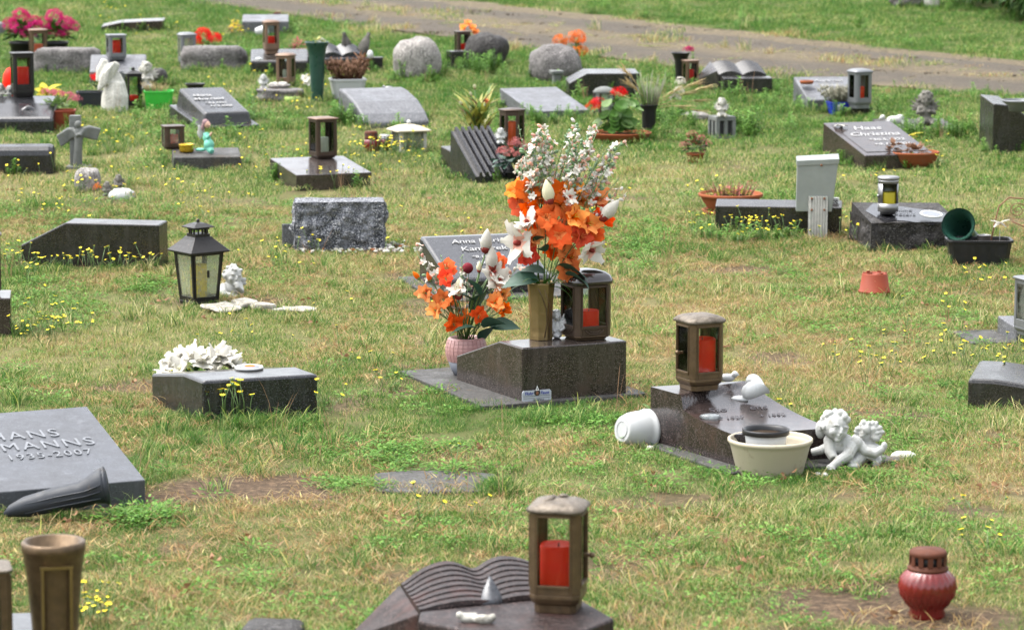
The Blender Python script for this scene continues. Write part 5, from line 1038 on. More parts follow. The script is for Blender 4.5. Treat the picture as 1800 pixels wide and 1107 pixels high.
# ================================================================ middle ground, right
T = pillow('long dark granite gravestone behind the galvanised box', 1257, 408, -7, .59, .12, [(0, .125), (1, .14)], 'gr_back', bevel=.005)
S = thing('name_sign', 'small white sign with black letters on the right end of the long dark gravestone', 'sign', at(1467, 408) + Vector((0, -.01, 0)), -7)
MB().box(-.06, .018, -.004, .0, .115, .165).build('plate', 'signwhite', S, bevel=.002); MB().box(-.055, .013, -.0055, -.0041, .156, .1585).box(-.055, .013, -.0055, -.0041, .121, .1235).build('border', 'signblack', S); text(S, 'NES', TR((-.015, -.0045, .1295), rx=90), .032, 'signblack', 'lettering', .0006, bold=.001)
P = at(1436, 418); k = 1 / ppm(P); T = thing('letter_box', 'galvanised sheet-metal box on a corrugated strip post, seen from behind', 'metal box', P, -4)
h1 = 138 * k; b0 = 46 * k; w0, w1 = 33 * k, 36 * k
MB().add([(-w0 - .012, 0.0, b0), (w0 - .02, 0, b0), (w1, 0, h1), (-w1, 0, h1 - .01), (-w0 - .012, .07, b0), (w0 - .02, .07, b0), (w1, .1, h1 + .012), (-w1, .1, h1)], [(0, 1, 2, 3), (5, 4, 7, 6), (4, 0, 3, 7), (1, 5, 6, 2), (3, 2, 6, 7), (4, 5, 1, 0)], 0, False).build('box', 'zinc', T, bevel=.003)
MB().add([(-w1 - .004, -.004, h1 - .03), (w1 + .003, -.004, h1 - .018), (w1 + .003, -.004, h1 + .004), (-w1 - .004, -.004, h1 - .006), (-w1 - .004, .104, h1 - .02), (w1 + .003, .104, h1 - .008), (w1 + .003, .104, h1 + .018), (-w1 - .004, .104, h1 + .006)], [(0, 1, 2, 3), (5, 4, 7, 6), (4, 0, 3, 7), (1, 5, 6, 2), (3, 2, 6, 7)], 0, False).build('lid', 'zinc', T, bevel=.002)
mb = MB(); vs = []; n = 40
for j, z in enumerate((-.06, 74 * k)):
    for yy in (-.012, -.007):
        for i in range(n + 1): vs.append((-16 * k + 34 * k * i / n, yy + .003 * math.sin(i * 1.1), z))
m1 = n + 1; mb.add(vs, [(i, i + 1, 2 * m1 + i + 1, 2 * m1 + i) for i in range(n)] + [(m1 + i + 1, m1 + i, 3 * m1 + i, 3 * m1 + i + 1) for i in range(n)] + [(2 * m1 + i, 2 * m1 + i + 1, 3 * m1 + i + 1, 3 * m1 + i) for i in range(n)] + [(0, 2 * m1, 3 * m1, m1), (n, m1 + n, 3 * m1 + n, 2 * m1 + n)], 0, True); mb.build('post', 'asbestos', T)
for x, z in ((-10, 70), (12, 70), (-10, 50), (12, 50), (6, 128)): MB().ell((x * k, -.016 if z < 100 else -.004, z * k), (.006, .003, .006), 8, 6).build('screw', 'rust', T)
# terracotta bowl left of it
P = at(1288, 392) + Vector((0, .16, .03)); T = vessel('planter_bowl', 'round terracotta bowl of reddish sedum behind the long dark gravestone', 'planter', P, [(.09, 0), (.1, .01), (.135, .06), (.145, .08), (.155, .082), (.156, .095)], 'terracotta', 36, wall=.01, fill=(.078, 'soil'), part='bowl')
MB().lathe([(.12, -.005), (.13, .0), (.14, .018), (.132, .018), (.12, .006)], 28, cap=(False, False)).build('saucer', 'terracotta', T)
mb = MB(); spikes((0, 0, .08), (.11, .1), 70, .06, 4, .006, 0, mb, .6); leafball((0, 0, .08), (.12, .1, .035), 110, .024, .012, 5, mi=1, mb=mb, inner=.7); leafball((0, 0, .085), (.11, .1, .04), 60, .02, .012, 6, mi=2, mb=mb, inner=.7); mb.build('sedum', ['leaf_brown', 'leaf_y', 'dusky_petal'], T)
# rough dark stone with steel lantern
yaw = 10; P = at(1530, 442); T = thing('gravestone', 'dark rock-faced gravestone with polished top carrying a steel lantern', 'gravestone', P, yaw, rx=slope_at(P.y)); W, D = .43, .34
mb = MB(); zl, zr = .13, .1
rough_face(mb, (0, 0, -.04), (W, 0, 0), (0, 0, zl + .04), 50, 20, .014, 11); rough_face(mb, (0, D, -.04), (0, -D, 0), (0, 0, zl + .04), 30, 20, .014, 12); rough_face(mb, (W, 0, -.04), (0, D, 0), (0, 0, zl + .04), 30, 20, .012, 13); mb.build('rough_sides', 'gr_darkrock', T)
MB().add([(.006, .006, 0), (W - .006, .006, 0), (W - .006, D, 0), (.006, D, 0), (.006, .006, zl - .004), (W - .006, .006, zl - .014), (W - .006, D, zl + .03), (.006, D, zl + .04)], [(0, 1, 5, 4), (4, 5, 6, 7), (2, 3, 7, 6), (1, 2, 6, 5), (3, 0, 4, 7)], 0, False).build('core', 'gr_darkrock', T)
ol = [(.07, .02)] + [(.07 + .3 * t, .02 + .03 * math.sin(t * 6.3)) for t in [i / 12 for i in range(1, 12)]] + [(.4, .03), (.41, .32), (.1, .32), (.03, .2)]
TT = Matrix(((1, 0, 0, 0), (0, 1, 0, 0), (-.03, .12, 1, zl - .004), (0, 0, 0, 1)))
MB().loft(ol, [(1, 0), (1, .004)], T=TT).build('polished_top', 'gr_dark', T)
text(T, 'Familie', frame_mat((.2, .2, zl + .0225), (1, 0, -.03), (0, 1, .12)), .04, 'letter_alu', ext=.001, shear=.2)
text(T, 'Peters', frame_mat((.2, .13, zl + .0145), (1, 0, -.03), (0, 1, .12)), .04, 'letter_alu', ext=.001, shear=.2)
foot_poly([(P.x + x * math.cos(R(yaw)) - y * math.sin(R(yaw)), P.y + x * math.sin(R(yaw)) + y * math.cos(R(yaw))) for x, y in ((0, 0), (W, 0), (W, D), (0, D))])
P = at(1563, 378, zl + .02) + Vector((0, .05, 0)); k = 1 / ppm(P); T = thing('steel_lantern', 'cylindrical stainless steel lantern with yellow candle on the rock-faced gravestone', 'lantern', P, 0)
r0, hh = .047, .17; MB().lathe([(.036, 0), (.036, .012)], 28).build('foot', 'blackplastic', T)
mb = MB(); n = 36
def band(z0, z1, skip):
    vs = []; fs = []
    for z in (z0, z1):
        for rr in (r0, r0 - .002): vs += [(rr * math.cos(6.2832 * i / n), rr * math.sin(6.2832 * i / n), z) for i in range(n)]
    for i in range(n):
        if skip and ((i + .5) / n * 360) % 360 > 232 and ((i + .5) / n * 360) % 360 < 318: continue
        j = (i + 1) % n; fs += [(i, j, 2 * n + j, 2 * n + i), (n + j, n + i, 3 * n + i, 3 * n + j), (2 * n + i, 2 * n + j, 3 * n + j, 3 * n + i), (i, n + i, n + j, j)]
    mb.add(vs, fs, 0, True)
band(.012, .05, False); band(.0502, .14, True); band(.1402, .16, False); mb.build('shell', 'steel', T)
MB().lathe([(r0 - .004, .048), (r0 - .004, .142)], 32, cap=(False, False)).build('pane', 'gl', T); MB().lathe([(r0 * 1.02, .158), (r0 * 1.06, .16), (r0 * 1.06, .17), (r0 * .9, .173), (.001, .174)], 32).build('lid', 'steel', T); MB().ell((-r0 * 1.02, -.02, .085), .007).build('knob', 'steel', T)
candle('yellow candle inside the stainless steel lantern', (T, P, .047, .03), 'wax_yellow', .8, .07)
P = at(1637, 378, zl + .02); T = thing('photo_plaque', 'oval white rimmed photo plaque lying on the rock-faced gravestone', 'plaque', P, 12, rx=7); MB().lathe([(.05, 0), (.052, .005), (.048, .009), (.042, .007), (.001, .007)], 28, sy=1.25).build('rim', 'whitecer', T); MB().lathe([(.04, .0072), (.04, .0085)], 24, sy=1.25).build('picture', 'greypot', T)
P = at(1724, 468) + Vector((0, .07, 0)); T = trough('planter_trough', 'black plastic trough with a tipped green vase in it beside the rock-faced gravestone', 'planter', P, -3, .25, .14, .115, 'blackplastic', 1.12, 'soil')
P2 = at(1720, 432, 0.06); q = local(1720, 440, P2 + Vector((0, 0, 0))); T = thing('cone_vase', 'dark green plastic cone vase tipped over in the black trough', 'vase', P2)
def flared(pts, rad, n=26, inner=.85):
    m = MB(); m.tube(pts, rad, n); k_ = len(pts); m.f.pop(); m.m.pop(); m.sm.pop(); m.tube(pts[::-1], [r * .93 for r in rad[::-1]], n); m.f.pop(-2); m.m.pop(-2); m.sm.pop(-2); return m
flared([q(1722, 436, .04), q(1706, 424, .02), q(1692, 412, -.02), q(1681, 401, -.08), q(1678, 398, -.1)], [.026, .034, .044, .06, .076]).build('body', 'greenplastic', T)
P = at(1732, 440, .07) + Vector((0, .05, 0)); vessel('metal_cup', 'small ribbed metal cup standing in the black trough', 'cup', P, [(.026, 0), (.028, .004), (.03, .06), (.032, .062)], 'steel', wall=.002, foot=False)
P = at(1758, 440, .06) + Vector((0, .02, 0)); q = local(1758, 440, P); T = thing('butterfly_pick', 'white fabric butterfly on a wire pick in the black trough', 'ornament', P); MB().tube([q(1758, 448), q(1758, 405)], .0015, 5).build('wire', 'steel', T)
for an, s_ in ((150, 1), (35, 1), (200, .7), (-20, .7)): MB().petal(aim(q(1758, 394), (math.cos(R(an)), -.25, math.sin(R(an)))), .045 * s_, .04, .3, .3, 4, 0, tip=.5).build('wing', 'white_petal', T)
P = at(1745, 440, .06) + Vector((0, .06, 0)); q = local(1745, 440, P); pts = [q(1742, 445), q(1750, 400), q(1758, 365), q(1775, 350), q(1800, 352), q(1822, 372), q(1826, 395), q(1805, 402), q(1782, 392)] ; o = MB().tube(pts, .0035, 6).build('wire_hoop', 'rust'); o.location = P; tag(o, 'rusty bent wire hoop rising from the black trough', 'wire')
pts = [q(1790 + 16 * (1 - t) * math.cos(t * 14), 372 - 14 * (1 - t) * math.sin(t * 14), -.01) for t in [i / 30 for i in range(27)]]; o = MB().tube(pts, .002, 5).build('wire_spiral', 'rust'); o.location = P; tag(o, 'small rusty wire spiral inside the bent hoop', 'wire')
P = at(1540, 523) + Vector((0, .06, 0)); T = thing('plant_pot', 'upturned terracotta-coloured plastic pot alone in the grass', 'plant pot', P); MB().lathe([(.068, -.01), (.067, .018), (.069, .019), (.068, .022), (.064, .024), (.053, .092), (.05, .096), (.046, .094), (.044, .09), (.001, .09)], 32).build('pot', 'terraplastic', T)
for i in range(4): MB().lathe([(.007, .0925), (.007, .0945)], 10, T=TR((.03 * math.cos(i * 1.57 + .4), .03 * math.sin(i * 1.57 + .4), 0))).build('drain_hole', 'soil', T)
for i in range(6): MB().box(-.008, .008, -.002, .002, .0945, .1, T=TR((.047 * math.cos(i * 1.047), .047 * math.sin(i * 1.047), 0), rz=90 + 60 * i)).build('foot_lug', 'terraplastic', T)
foot_circle(P.x, P.y, .06)
# right edge
T = pillow('low grey granite block with a lantern, cut off by the right edge', 1786, 608, 8, .3, .25, [(0, .07), (1, .075)], 'gr_grey', plinth=(-.17, .35, .02, .3, .012, 'slab'))
L = lantern('dark metal lantern cut off by the right edge', 1822, 592, .07, 62, 105, 20, mat='greymetal', lid='low', stile=.14, glass='gl_old'); candle('white candle in the lantern cut off by the right edge', L, 'wax_white', .5, .1)
T = pillow('rounded grey granite gravestone cut off at the right edge, low corner facing the camera', 1700, 716, -14, .5, .4, [(0, .1), (.18, .1), (.45, .085), (1, .06)], 'gr_back', axis='x', bevel=.014)
T = pillow('dark granite gravestone with sloping face and bowl on top at the right edge', 1744, 272, 2, .5, .4, [(0, .28), (.2, .27), (.75, .08), (1, .07)], 'gr_back', axis='x')
P = at(1790, 196, .27); vessel('grave_bowl', 'shallow grey bowl on top of the dark gravestone at the right edge', 'bowl', P, [(.05, 0), (.055, .03), (.085, .05), (.09, .055), (.09, .062)], 'greymetal', foot=False)
# Haas stone
yaw = 18; T = pillow('polished brown granite gravestone with white script lettering beside the terracotta bowl', 1520, 300, yaw, .4, .56, [(0, .08), (1, .18)], 'gr_red', bevel=.004)
MB().box(.03, .37, .05, .52, 0, .002, T=Matrix(((1, 0, 0, 0), (0, 1, 0, 0), (0, .1786, 1, .0805), (0, 0, 0, 1)))).build('inset_panel', 'gr_brown', T)
for st, y, x, sz in (('Haas', .41, .2, .085), ('Christina', .31, .2, .08), ('*30.5.1922', .225, .23, .048), ('+9.11.2006', .15, .23, .048)): text(T, st, frame_mat((x, y, .083 + .1786 * y + .001), (1, 0, 0), (0, 1, .18)), sz, 'letter_white', ext=.001, shear=.3, bold=.001)
P = at(1478, 226, .16); mb = MB(); [mb.petal(aim((0, 0, .012), (math.cos(a), math.sin(a), .35)), .045, .03, .5, .4, 4) for a in (.2, 1.3, 2.6, 3.6, 5)]; o = mb.build('bronze_leaf', 'oldplaster'); o.location = P; tag(o, 'small tan leaf ornament on the script-lettered gravestone', 'ornament')
P = at(1611, 298) + Vector((0, .1, 0)); T = vessel('planter_bowl', 'shallow terracotta bowl of withered plants beside the script-lettered gravestone', 'planter', P, [(.07, 0), (.085, .008), (.115, .04), (.13, .075), (.134, .078), (.134, .086)], 'terracotta', 36, wall=.008, fill=(.07, 'soil'), part='bowl')
leafball((0, 0, .08), (.1, .09, .035), 90, .035, .016, 15, inner=.5).build('withered_plants', 'leaf_brown', T); leafball((-.11, 0, .1), (.02, .03, .07), 18, .04, .03, 16).build('curled_leaf', 'leaf_brown', T)
P = at(1600, 238, .05); T = thing('butterfly_ornament', 'yellow butterfly ornament in the grass behind the script-lettered gravestone', 'ornament', P, 0)
for an, s_ in ((20, 1), (195, .9), (-5, .6)): MB().petal(aim((0, 0, 0), (math.cos(R(an)), -.2, math.sin(R(an)))), .075 * s_, .035, .2, .3, 5, 0, tip=.4).build('wing', 'lemon_petal', T)
MB().tube([(0, 0, -.06), (0, 0, .0)], .0015, 4).build('wire', 'steel', T)
# angel, lamb, slab
T = pillow('flat overgrown slab under the dark mossy angel', 1560, 236, 8, .42, .35, [(0, .03), (1, .04)], 'slab')
mini_cherub('dark mossy stone angel with folded wings behind the script-lettered gravestone', 1628, 222, 60, 'darkplaster', 12, .03, name='angel_statue')
P = at(1566, 219, .03); q = local(1566, 219, P); figure('lamb_figurine', 'white lying lamb figure left of the dark mossy angel', 'figurine', P, [('e', q(1572, 212), (.05, .03, .028)), ('e', q(1551, 206, -.01), (.016, .018, .016)), ('e', q(1547, 208, -.022), .01), ('t', [q(1562, 214, -.02), q(1552, 218, -.03)], [.012, .008]), ('t', [q(1584, 212, -.01), q(1588, 218, -.03)], [.014, .009]), ('e', q(1582, 209), (.026, .024, .026))], 'whiteplaster', .004)
mini_cherub('white cherub with round wings on the pierced concrete block', 1269, 207, 34, 'oldplaster', 14, .12)
P = at(1270, 244) + Vector((0, .06, 0)); T = thing('pierced_block', 'grey pierced concrete lantern block carrying a white cherub', 'block', P, 20)
MB().box(-.06, .06, -.06, .06, .1, .125).box(-.06, .06, -.06, .06, -.02, .012).box(-.04, .04, -.04, .04, .012, .1, 1).build('slabs', ['concrete', 'signblack'], T, bevel=.003)
for sx in (-1, 0, 1):
    for sy in (-1, 0, 1):
        if sx or sy: MB().box(sx * .05 - .01, sx * .05 + .01, sy * .05 - .01, sy * .05 + .01, .0121, .0999).build('pillar', 'concrete', T)
foot_circle(P.x, P.y, .06)
T, P = potplant('terracotta pot of dark sedum with pink buds alone in the grass', 1223, 288, .09, .05, 'terracotta')
leafball((0, 0, .07), (.07, .06, .07), 110, .03, .015, 22).build('leaves', 'leaf', T); leafball((0, 0, .08), (.07, .06, .07), 50, .03, .014, 23).build('withered_leaves', 'leaf_brown', T); [florets((x, 0, z), (.03, .03, .022), 34, .008, 300 + int(z * 1000)).build('flower_cluster', mt, T) for x, z, mt in ((-.02, .15, 'dusky_petal'), (.06, .1, 'palepink_petal'), (-.06, .09, 'palepink_petal'), (.03, .13, 'dusky_petal'))]
# stone with lavender
T = pillow('grey-green granite gravestone with small pot on it behind the lavender', 1420, 196, 8, .36, .4, [(0, .07), (1, .16)], 'gr_grey', bevel=.008)
text(T, 'Andreas', frame_mat((.2, .3, .07 + .09 * .3 / .4 + .004), (1, 0, 0), (0, 1, .22)), .055, 'letter_white', shear=.15); text(T, 'Lange', frame_mat((.2, .22, .07 + .09 * .22 / .4 + .004), (1, 0, 0), (0, 1, .22)), .055, 'letter_white', shear=.15)
P = at(1418, 148, .14); vessel('grave_bowl', 'small brown ring bowl on the grey-green gravestone', 'bowl', P, [(.035, 0), (.042, .01), (.042, .02)], 'terracotta', foot=False, fill=(.012, 'soil'))
L = lantern('tall grey metal lantern with red candle beside the lavender pot', 1512, 192, .05, 36, 70, 25, mat='greymetal', lid='dome', stile=.18, baseh=.2, rail=(.1, .08)); candle('red candle inside the tall grey metal lantern', L, 'wax_red', .5, .08)
T = pillow('small dark square stone under the tall grey lantern', 1494, 206, 20, .15, .15, [(0, .05), (1, .05)], 'gr_back')
T, P = potplant('dry lavender in a square blue pot before the tall grey lantern', 1479, 203, .12, .075, 'blueplastic', sq=.1, rz=10); spikes((0, 0, .06), (.07, .05), 150, .12, 30, .006, 0, None, .8, 2).build('lavender', 'lavender', T)
MB().box(-.035, -.01, -.0615, -.059, .015, .06).build('price_label', 'signwhite', T)
P = at(1508, 204); q = local(1508, 204, P); figure('cat_figurine', 'small white sitting cat figure right of the blue pot', 'figurine', P, [('e', q(1510, 197), (.03, .025, .022)), ('t', [q(1505, 198), q(1500, 186), q(1499, 182)], [.02, .014, .012]), ('e', q(1499, 180), (.013, .014, .013)), ('e', q(1497, 176), (.004, .004, .008)), ('e', q(1502, 176), (.004, .004, .008)), ('t', [q(1514, 200, -.01), q(1519, 202, -.01)], [.01, .005])], 'whiteplaster', .003, foot=.03)
# book stone far right middle
def book_stone(label, px, py, yaw, W, D, zf, mat):
    P = at(px, py); T = thing('gravestone', label, 'gravestone', P, yaw, rx=slope_at(P.y)); MB().box(0, W, 0, D * .3, -.05, zf).build('front_block', mat, T, bevel=.005)
    mb = MB(); vs = []; n = 18; rows = 15
    for j in range(rows + 1):
        for i in range(2 * n + 1):
            u = i / (2 * n); v = 1 - abs(u - .5) * 2; a = .008 + .024 * math.sin(max(.02, v) * math.pi) ** .8 * 1 - .0; t = j / rows; vs.append((W * (-.04 + .98 * u), D * .3 + .003 + D * .7 * t, zf + a + .03 * t + (.003 if j % 2 else -.003)))
    m = 2 * n + 1
    for i in range(m): vs.append((vs[i][0], D, -.05))
    for i in range(m): vs.append((vs[i][0], D * .3 + .003, -.05))
    mb.add(vs, [(j * m + i, j * m + i + 1, (j + 1) * m + i + 1, (j + 1) * m + i) for j in range(rows + 1) for i in range(m - 1)] + [((rows + 2) * m + i, (rows + 2) * m + i + 1, i + 1, i) for i in range(m - 1)], 0, False)
    for sd in (0, m - 1): cl = [vs[j * m + sd] for j in range(rows + 3)]; mb.add(cl, [tuple(range(len(cl))) if sd else tuple(range(len(cl) - 1, -1, -1))], 0, False)
    mb.build('book', mat, T); MB().add([(-.001, D * .35, -.03), (-W * .45, D * .95, -.03), (-.02, D, -.03), (-.02, D * .35, zf + .03), (-W * .45, D * .95, .03), (-.02, D, zf + .06)], [(0, 1, 4, 3), (1, 2, 5, 4), (3, 4, 5), (0, 3, 5, 2)], 0, False).build('side_wedge', mat, T)
    c, s = math.cos(R(yaw)), math.sin(R(yaw)); foot_poly([(P.x + x * c - y * s, P.y + x * s + y * c) for x, y in ((-.1, 0), (W, 0), (W, D), (-.1, D))])
book_stone('dark granite open-book gravestone close to the gravel track', 1272, 166, 6, .31, .4, .1, 'gr_back')
# ================================================================ back row, right half
rock('large pale round boulder with orange flowers behind it', 976, 142, 94, 60, .3, 'gr_rock', 51, amp=.12, ex=2.3)
for i, (x, y, r1) in enumerate(((985, 96, .045), (1014, 112, .055))):
    P = at(x, 118 if i else 112); k = 1 / ppm(P); T = thing('orange_flowers', ['small ball of orange chrysanthemums behind the left side of the round boulder', 'tall bunch of orange chrysanthemums behind the right side of the round boulder'][i], 'flowers', P)
    hgt = (118 - (78 if not i else 66)) * k; MB().tube([(0, 0, 0), (0, 0, hgt)], .012, 6).build('stem', 'stem', T); leafball((0, 0, hgt * .5), (.04, .04, hgt * .4), 30, .05, .02, 60 + i).build('leaves', 'leaf', T); florets((0, 0, hgt), (r1 * 1.1, r1, r1 * .9), 60, .022, 70 + i, .7).build('blossoms', 'salmon_petal', T)
    if i: florets((.02, -.02, hgt * .55), (r1, r1 * .8, r1 * .7), 40, .022, 72, .7).build('blossoms', 'salmon_petal', T)
P = at(978, 150); T = thing('stone_post', 'short grey concrete post in front of the round boulder', 'post', P, 15); MB().loft(chamfer_square(1, .2), [(.024, -.03), (.024, .07), (.04, .075), (.042, .092), (.036, .096)]).build('post', 'concrete', T, bevel=.002)
T = pillow('flat pale grey slab gravestone tilted on a short stand', 934, 208, 20, .37, .56, [(0, .04), (1, .11)], 'gr_grey', bevel=.004)
T = pillow('dark grey gravestone with slanted left end behind the flat pale slab', 1000, 172, 4, .44, .25, [(0, .09), (.25, .15), (1, .15)], 'gr_back', axis='x')
# geranium bowl
P = at(1092, 254) + Vector((0, .15, 0)); T = vessel('planter_bowl', 'wide shallow terracotta bowl with red geraniums', 'planter', P, [(.12, 0), (.135, .01), (.165, .035), (.175, .05), (.178, .055)], 'terracotta', 36, wall=.01, fill=(.04, 'soil'), part='bowl')
mb = MB()
rl = random.Random(8)
for i in range(70):
    a = rl.uniform(0, 6.28); rr = .12 * math.sqrt(rl.random()); c_ = Vector((rr * math.cos(a) - .02, rr * math.sin(a), .06 + rl.uniform(.0, .17))); TT = aim(c_, (math.cos(a) * .6, math.sin(a) * .6 - .3, 1), 0) @ Matrix.Rotation(R(90), 4, 'Y'); rad = rl.uniform(.025, .04)
    mb.lathe([(rad, .006), (rad * .6, .0), (.001, -.006)], 10, rl.choice((0, 0, 1)), T=TT, wob=.08, cap=(False, False))
mb.build('leaves', ['leaf_g', 'leaf_l'], T)
for x, y, z in ((-.01, -.05, .28), (-.15, -.04, .2), (-.13, 0, .22)): MB().tube([(x * .3, 0, .06), (x, y, z)], .002, 4).build('stem', 'stem', T); florets((x, y, z), (.045, .035, .03), 26, .018, int(z * 999)).build('flower_head', 'red_petal', T)
P = at(1062, 205); T = thing('house_lantern', 'small dark lantern with domed stone lid behind the red geraniums', 'lantern', P, 20); [MB().box(sx * .045 - .006, sx * .045 + .006, sy * .045 - .006, sy * .045 + .006, -.01, .14).build('post', 'bronze_d', T) for sx in (-1, 1) for sy in (-1, 1)]; MB().lathe([(.065, .14), (.068, .15), (.05, .168), (.02, .178), (.001, .18)], 20).build('lid', 'concrete', T); MB().box(-.05, .05, -.05, .05, -.01, .01).build('base', 'bronze_d', T)
for i in range(4): MB().box(-.039, .039, -.046, -.044, .01, .14, T=Matrix.Rotation(R(90 * i), 4, 'Z')).build('pane', 'gl_old', T)
# black vase with dry ears
P = at(1141, 236) + Vector((0, .04, 0)); T = vessel('cone_vase', 'black plastic vase with dried wheat and grasses right of the geraniums', 'vase', P, [(.036, -.01), (.037, .0), (.042, .13), (.05, .16), (.055, .165)], 'blackplastic', wall=.004)
A = thing('dried_bouquet', 'dried wheat ears, white seed heads and grasses in the black plastic vase', 'bouquet', P + Vector((0, 0, .14))); q = local(1141, 185, P)
spikes((0, 0, 0), (.045, .035), 30, .2, 41, .005, 0, None, .3).build('grass_stalks', 'leaf_l', A); spikes((0, 0, 0), (.045, .035), 40, .2, 42, .005, 0, None, .4).build('dry_stalks', 'lavender', A)
for x, y in ((1110, 128), (1118, 150), (1105, 165), (1205, 145), (1215, 170), (1195, 160), (1225, 150), (1185, 180), (1170, 160), (1212, 185)):
    c_ = q(x, y, rnd.uniform(-.05, .05)) * .95; dr = c_.normalized() + Vector((.3 if x > 1150 else -.3, 0, -.1)); MB().tube([(0, 0, 0), c_ * .6 + Vector((0, 0, .02)), c_], .0015, 4).build('stalk', 'straw', A); e = MB()
    for j in range(16): e.petal(aim(c_ + dr * (.004 * j), dr + Vector((math.cos(j * 2.4) * .5, math.sin(j * 2.4) * .5, .2 * math.sin(j))), 0), .075, .013, .3, .2, 3, 0, tip=.05)
    e.build('wheat_ear', 'straw', A)
for x, y in ((1198, 135), (1196, 152), (1190, 165)): florets(q(x, y, -.02) * .95, (.03, .025, .03), 30, .013, x).build('seed_head', 'white_petal', A)
rock('flat pinkish field stone lying right of the dried wheat', 1222, 212, 50, 13, .16, 'gr_fieldstone', 55, name='field_stone', cat='stone', amp=.1)
P = at(1197, 148) + Vector((0, .04, 0)); T = vessel('cone_vase', 'black vase with a single purple flower near the open-book gravestone', 'vase', P, [(.03, 0), (.032, .01), (.04, .15), (.055, .19), (.07, .2)], 'blackplastic', wall=.004); A = thing('purple_flower', 'single purple flower head in the black vase near the track', 'flower', P + Vector((.05, 0, .19))); MB().tube([(-.03, 0, -.1), (0, 0, .02)], .003, 5).build('stem', 'stem', A); florets((0, 0, .03), (.035, .03, .018), 30, .016, 12, .5).build('petals', 'magenta_petal', A)
L = lantern('brown lantern with red candle beside the purple-flower vase', 1214, 152, 0, 26, 46, 20, mat='bronze', lidmat='copper_l', lid='low', stile=.15); candle('red candle in the brown lantern beside the purple-flower vase', L, 'wax_red', .5, .08)
# mossy rock cluster
rock('dark mossy slanted rock with a small bird on top near the track', 852, 118, 78, 56, .25, 'gr_darkrock', 61, amp=.14, lean=.12)
P = at(868, 78, .08); P = at(868, 112) + Vector((0, .1, .165)); figure('bird_figurine', 'small bronze bird perched on the dark mossy rock', 'figurine', P, [('e', (0, 0, .012), (.022, .014, .013)), ('e', (-.016, -.002, .026), .01), ('t', [(.015, 0, .01), (.045, 0, .0)], [.009, .004])], 'darkplaster', .003)
L = lantern('brown bronze lantern behind the small arched lantern near the track', 813, 106, 0, 27, 50, 15, mat='bronze_d', lid='flat', stile=.2); candle('dark red candle in the lantern near the mossy rock', L, 'wax_red', .5, .08)
P = at(822, 104) + Vector((0, .12, 0)); T = thing('orange_flowers', 'orange silk blossoms behind the lantern near the mossy rock', 'flowers', P); MB().tube([(0, 0, 0), (0, 0, .2)], .003, 5).build('stem', 'stem', T); [put('blossom', LILY[4], T, aim((x, 0, .2 + z), (x * 4, -.4, .7)) @ Matrix.Scale(.9, 4)) for x, z in ((-.03, 0), (.03, .0), (.0, .03), (.05, -.03))]
P = at(803, 120); T = thing('arched_lantern', 'small dark stone lantern with arched openings among weeds', 'lantern', P, 20)
MB().box(-.055, .055, -.055, .055, .09, .115).box(-.05, .05, -.05, .05, -.02, .012).build('slabs', 'gr_back', T, bevel=.003); [MB().box(sx * .045 - .01, sx * .045 + .01, sy * .045 - .01, sy * .045 + .01, .012, .09).build('pillar', 'gr_back', T) for sx in (-1, 1) for sy in (-1, 1)]
[MB().tube([(.035 * math.cos(t), -.047, .055 + .032 * math.sin(t)) for t in [math.pi * j / 8 for j in range(9)]], .006, 6, T=Matrix.Rotation(R(90 * i), 4, 'Z')).build('arch', 'gr_back', T) for i in range(4)]
rock('tall pale rounded boulder standing in weeds near the track', 733, 140, 84, 72, .24, 'gr_fieldstone', 71, amp=.1, ex=2.2)
# grey sloping stone in the middle
T = pillow('grey granite gravestone with convex sloping face and tiny bird', 640, 226, 20, .4, .52, [(0, .03), (.12, .075), (.4, .13), (.8, .165), (1, .17)], 'gr_grey', bevel=.012)
P = at(683, 158, .14); figure('bird_figurine', 'tiny silver bird on the convex grey gravestone', 'figurine', P, [('e', (0, 0, .012), (.03, .012, .01)), ('e', (-.028, 0, .018), .009)], 'steel', .003)
# ================================================================ back row, left half
P = at(567, 178) + Vector((0, .05, 0)); P = at(557, 180) + Vector((0, .05, 0)); T = vessel('cone_vase', 'tall dark green plastic cone vase planted in the grass', 'vase', P, [(.032, -.02), (.034, 0), (.045, .17), (.05, .28), (.06, .335), (.073, .36), (.075, .368)], 'greenplastic', wall=.004); A = thing('white_flower', 'pale flower heads peeping out of the tall green vase', 'flower', P + Vector((0, 0, .35))); leafball((0, 0, .02), (.04, .04, .02), 12, .03, .02, 5).build('leaves', 'leaf_y', A); florets((.02, 0, .025), (.03, .02, .015), 14, .014, 3).build('petals', 'white_petal', A)
T, P = potplant('white square planter with rusty brown withered heather', 610, 178, .17, .13, 'whiteplastic', sq=.14, rz=10, flare=1.25)
spikes((0, 0, .12), (.09, .06), 120, .13, 51, .008, 0, None, .5, 2).build('withered_heather', 'leaf_brown', T); leafball((.08, 0, .2), (.05, .04, .08), 60, .04, .015, 52).build('brown_leaves', 'leaf_brown', T); leafball((-.05, 0, .16), (.05, .04, .04), 30, .04, .015, 53).build('yellow_leaves', 'leaf_y', T)
book_stone('dark open-book gravestone behind the white square planter', 572, 130, 12, .28, .34, .1, 'gr_dark')
P = at(625, 122) + Vector((0, .1, 0)); T = thing('leaf_sculpture', 'two dark bronze leaf shapes on the open-book gravestone behind the planter', 'ornament', P + Vector((0, 0, .12)))
for x, an in ((-.045, 105), (.03, 72)): o = MB().petal(aim((x, 0, -.04), (math.cos(R(an)), -.1, math.sin(R(an))), R(90)), .17, .075, .15, .2, 7, 0, tip=.3).build('leaf', 'darkplaster', T); o.modifiers.new('thick', 'SOLIDIFY').thickness = .01
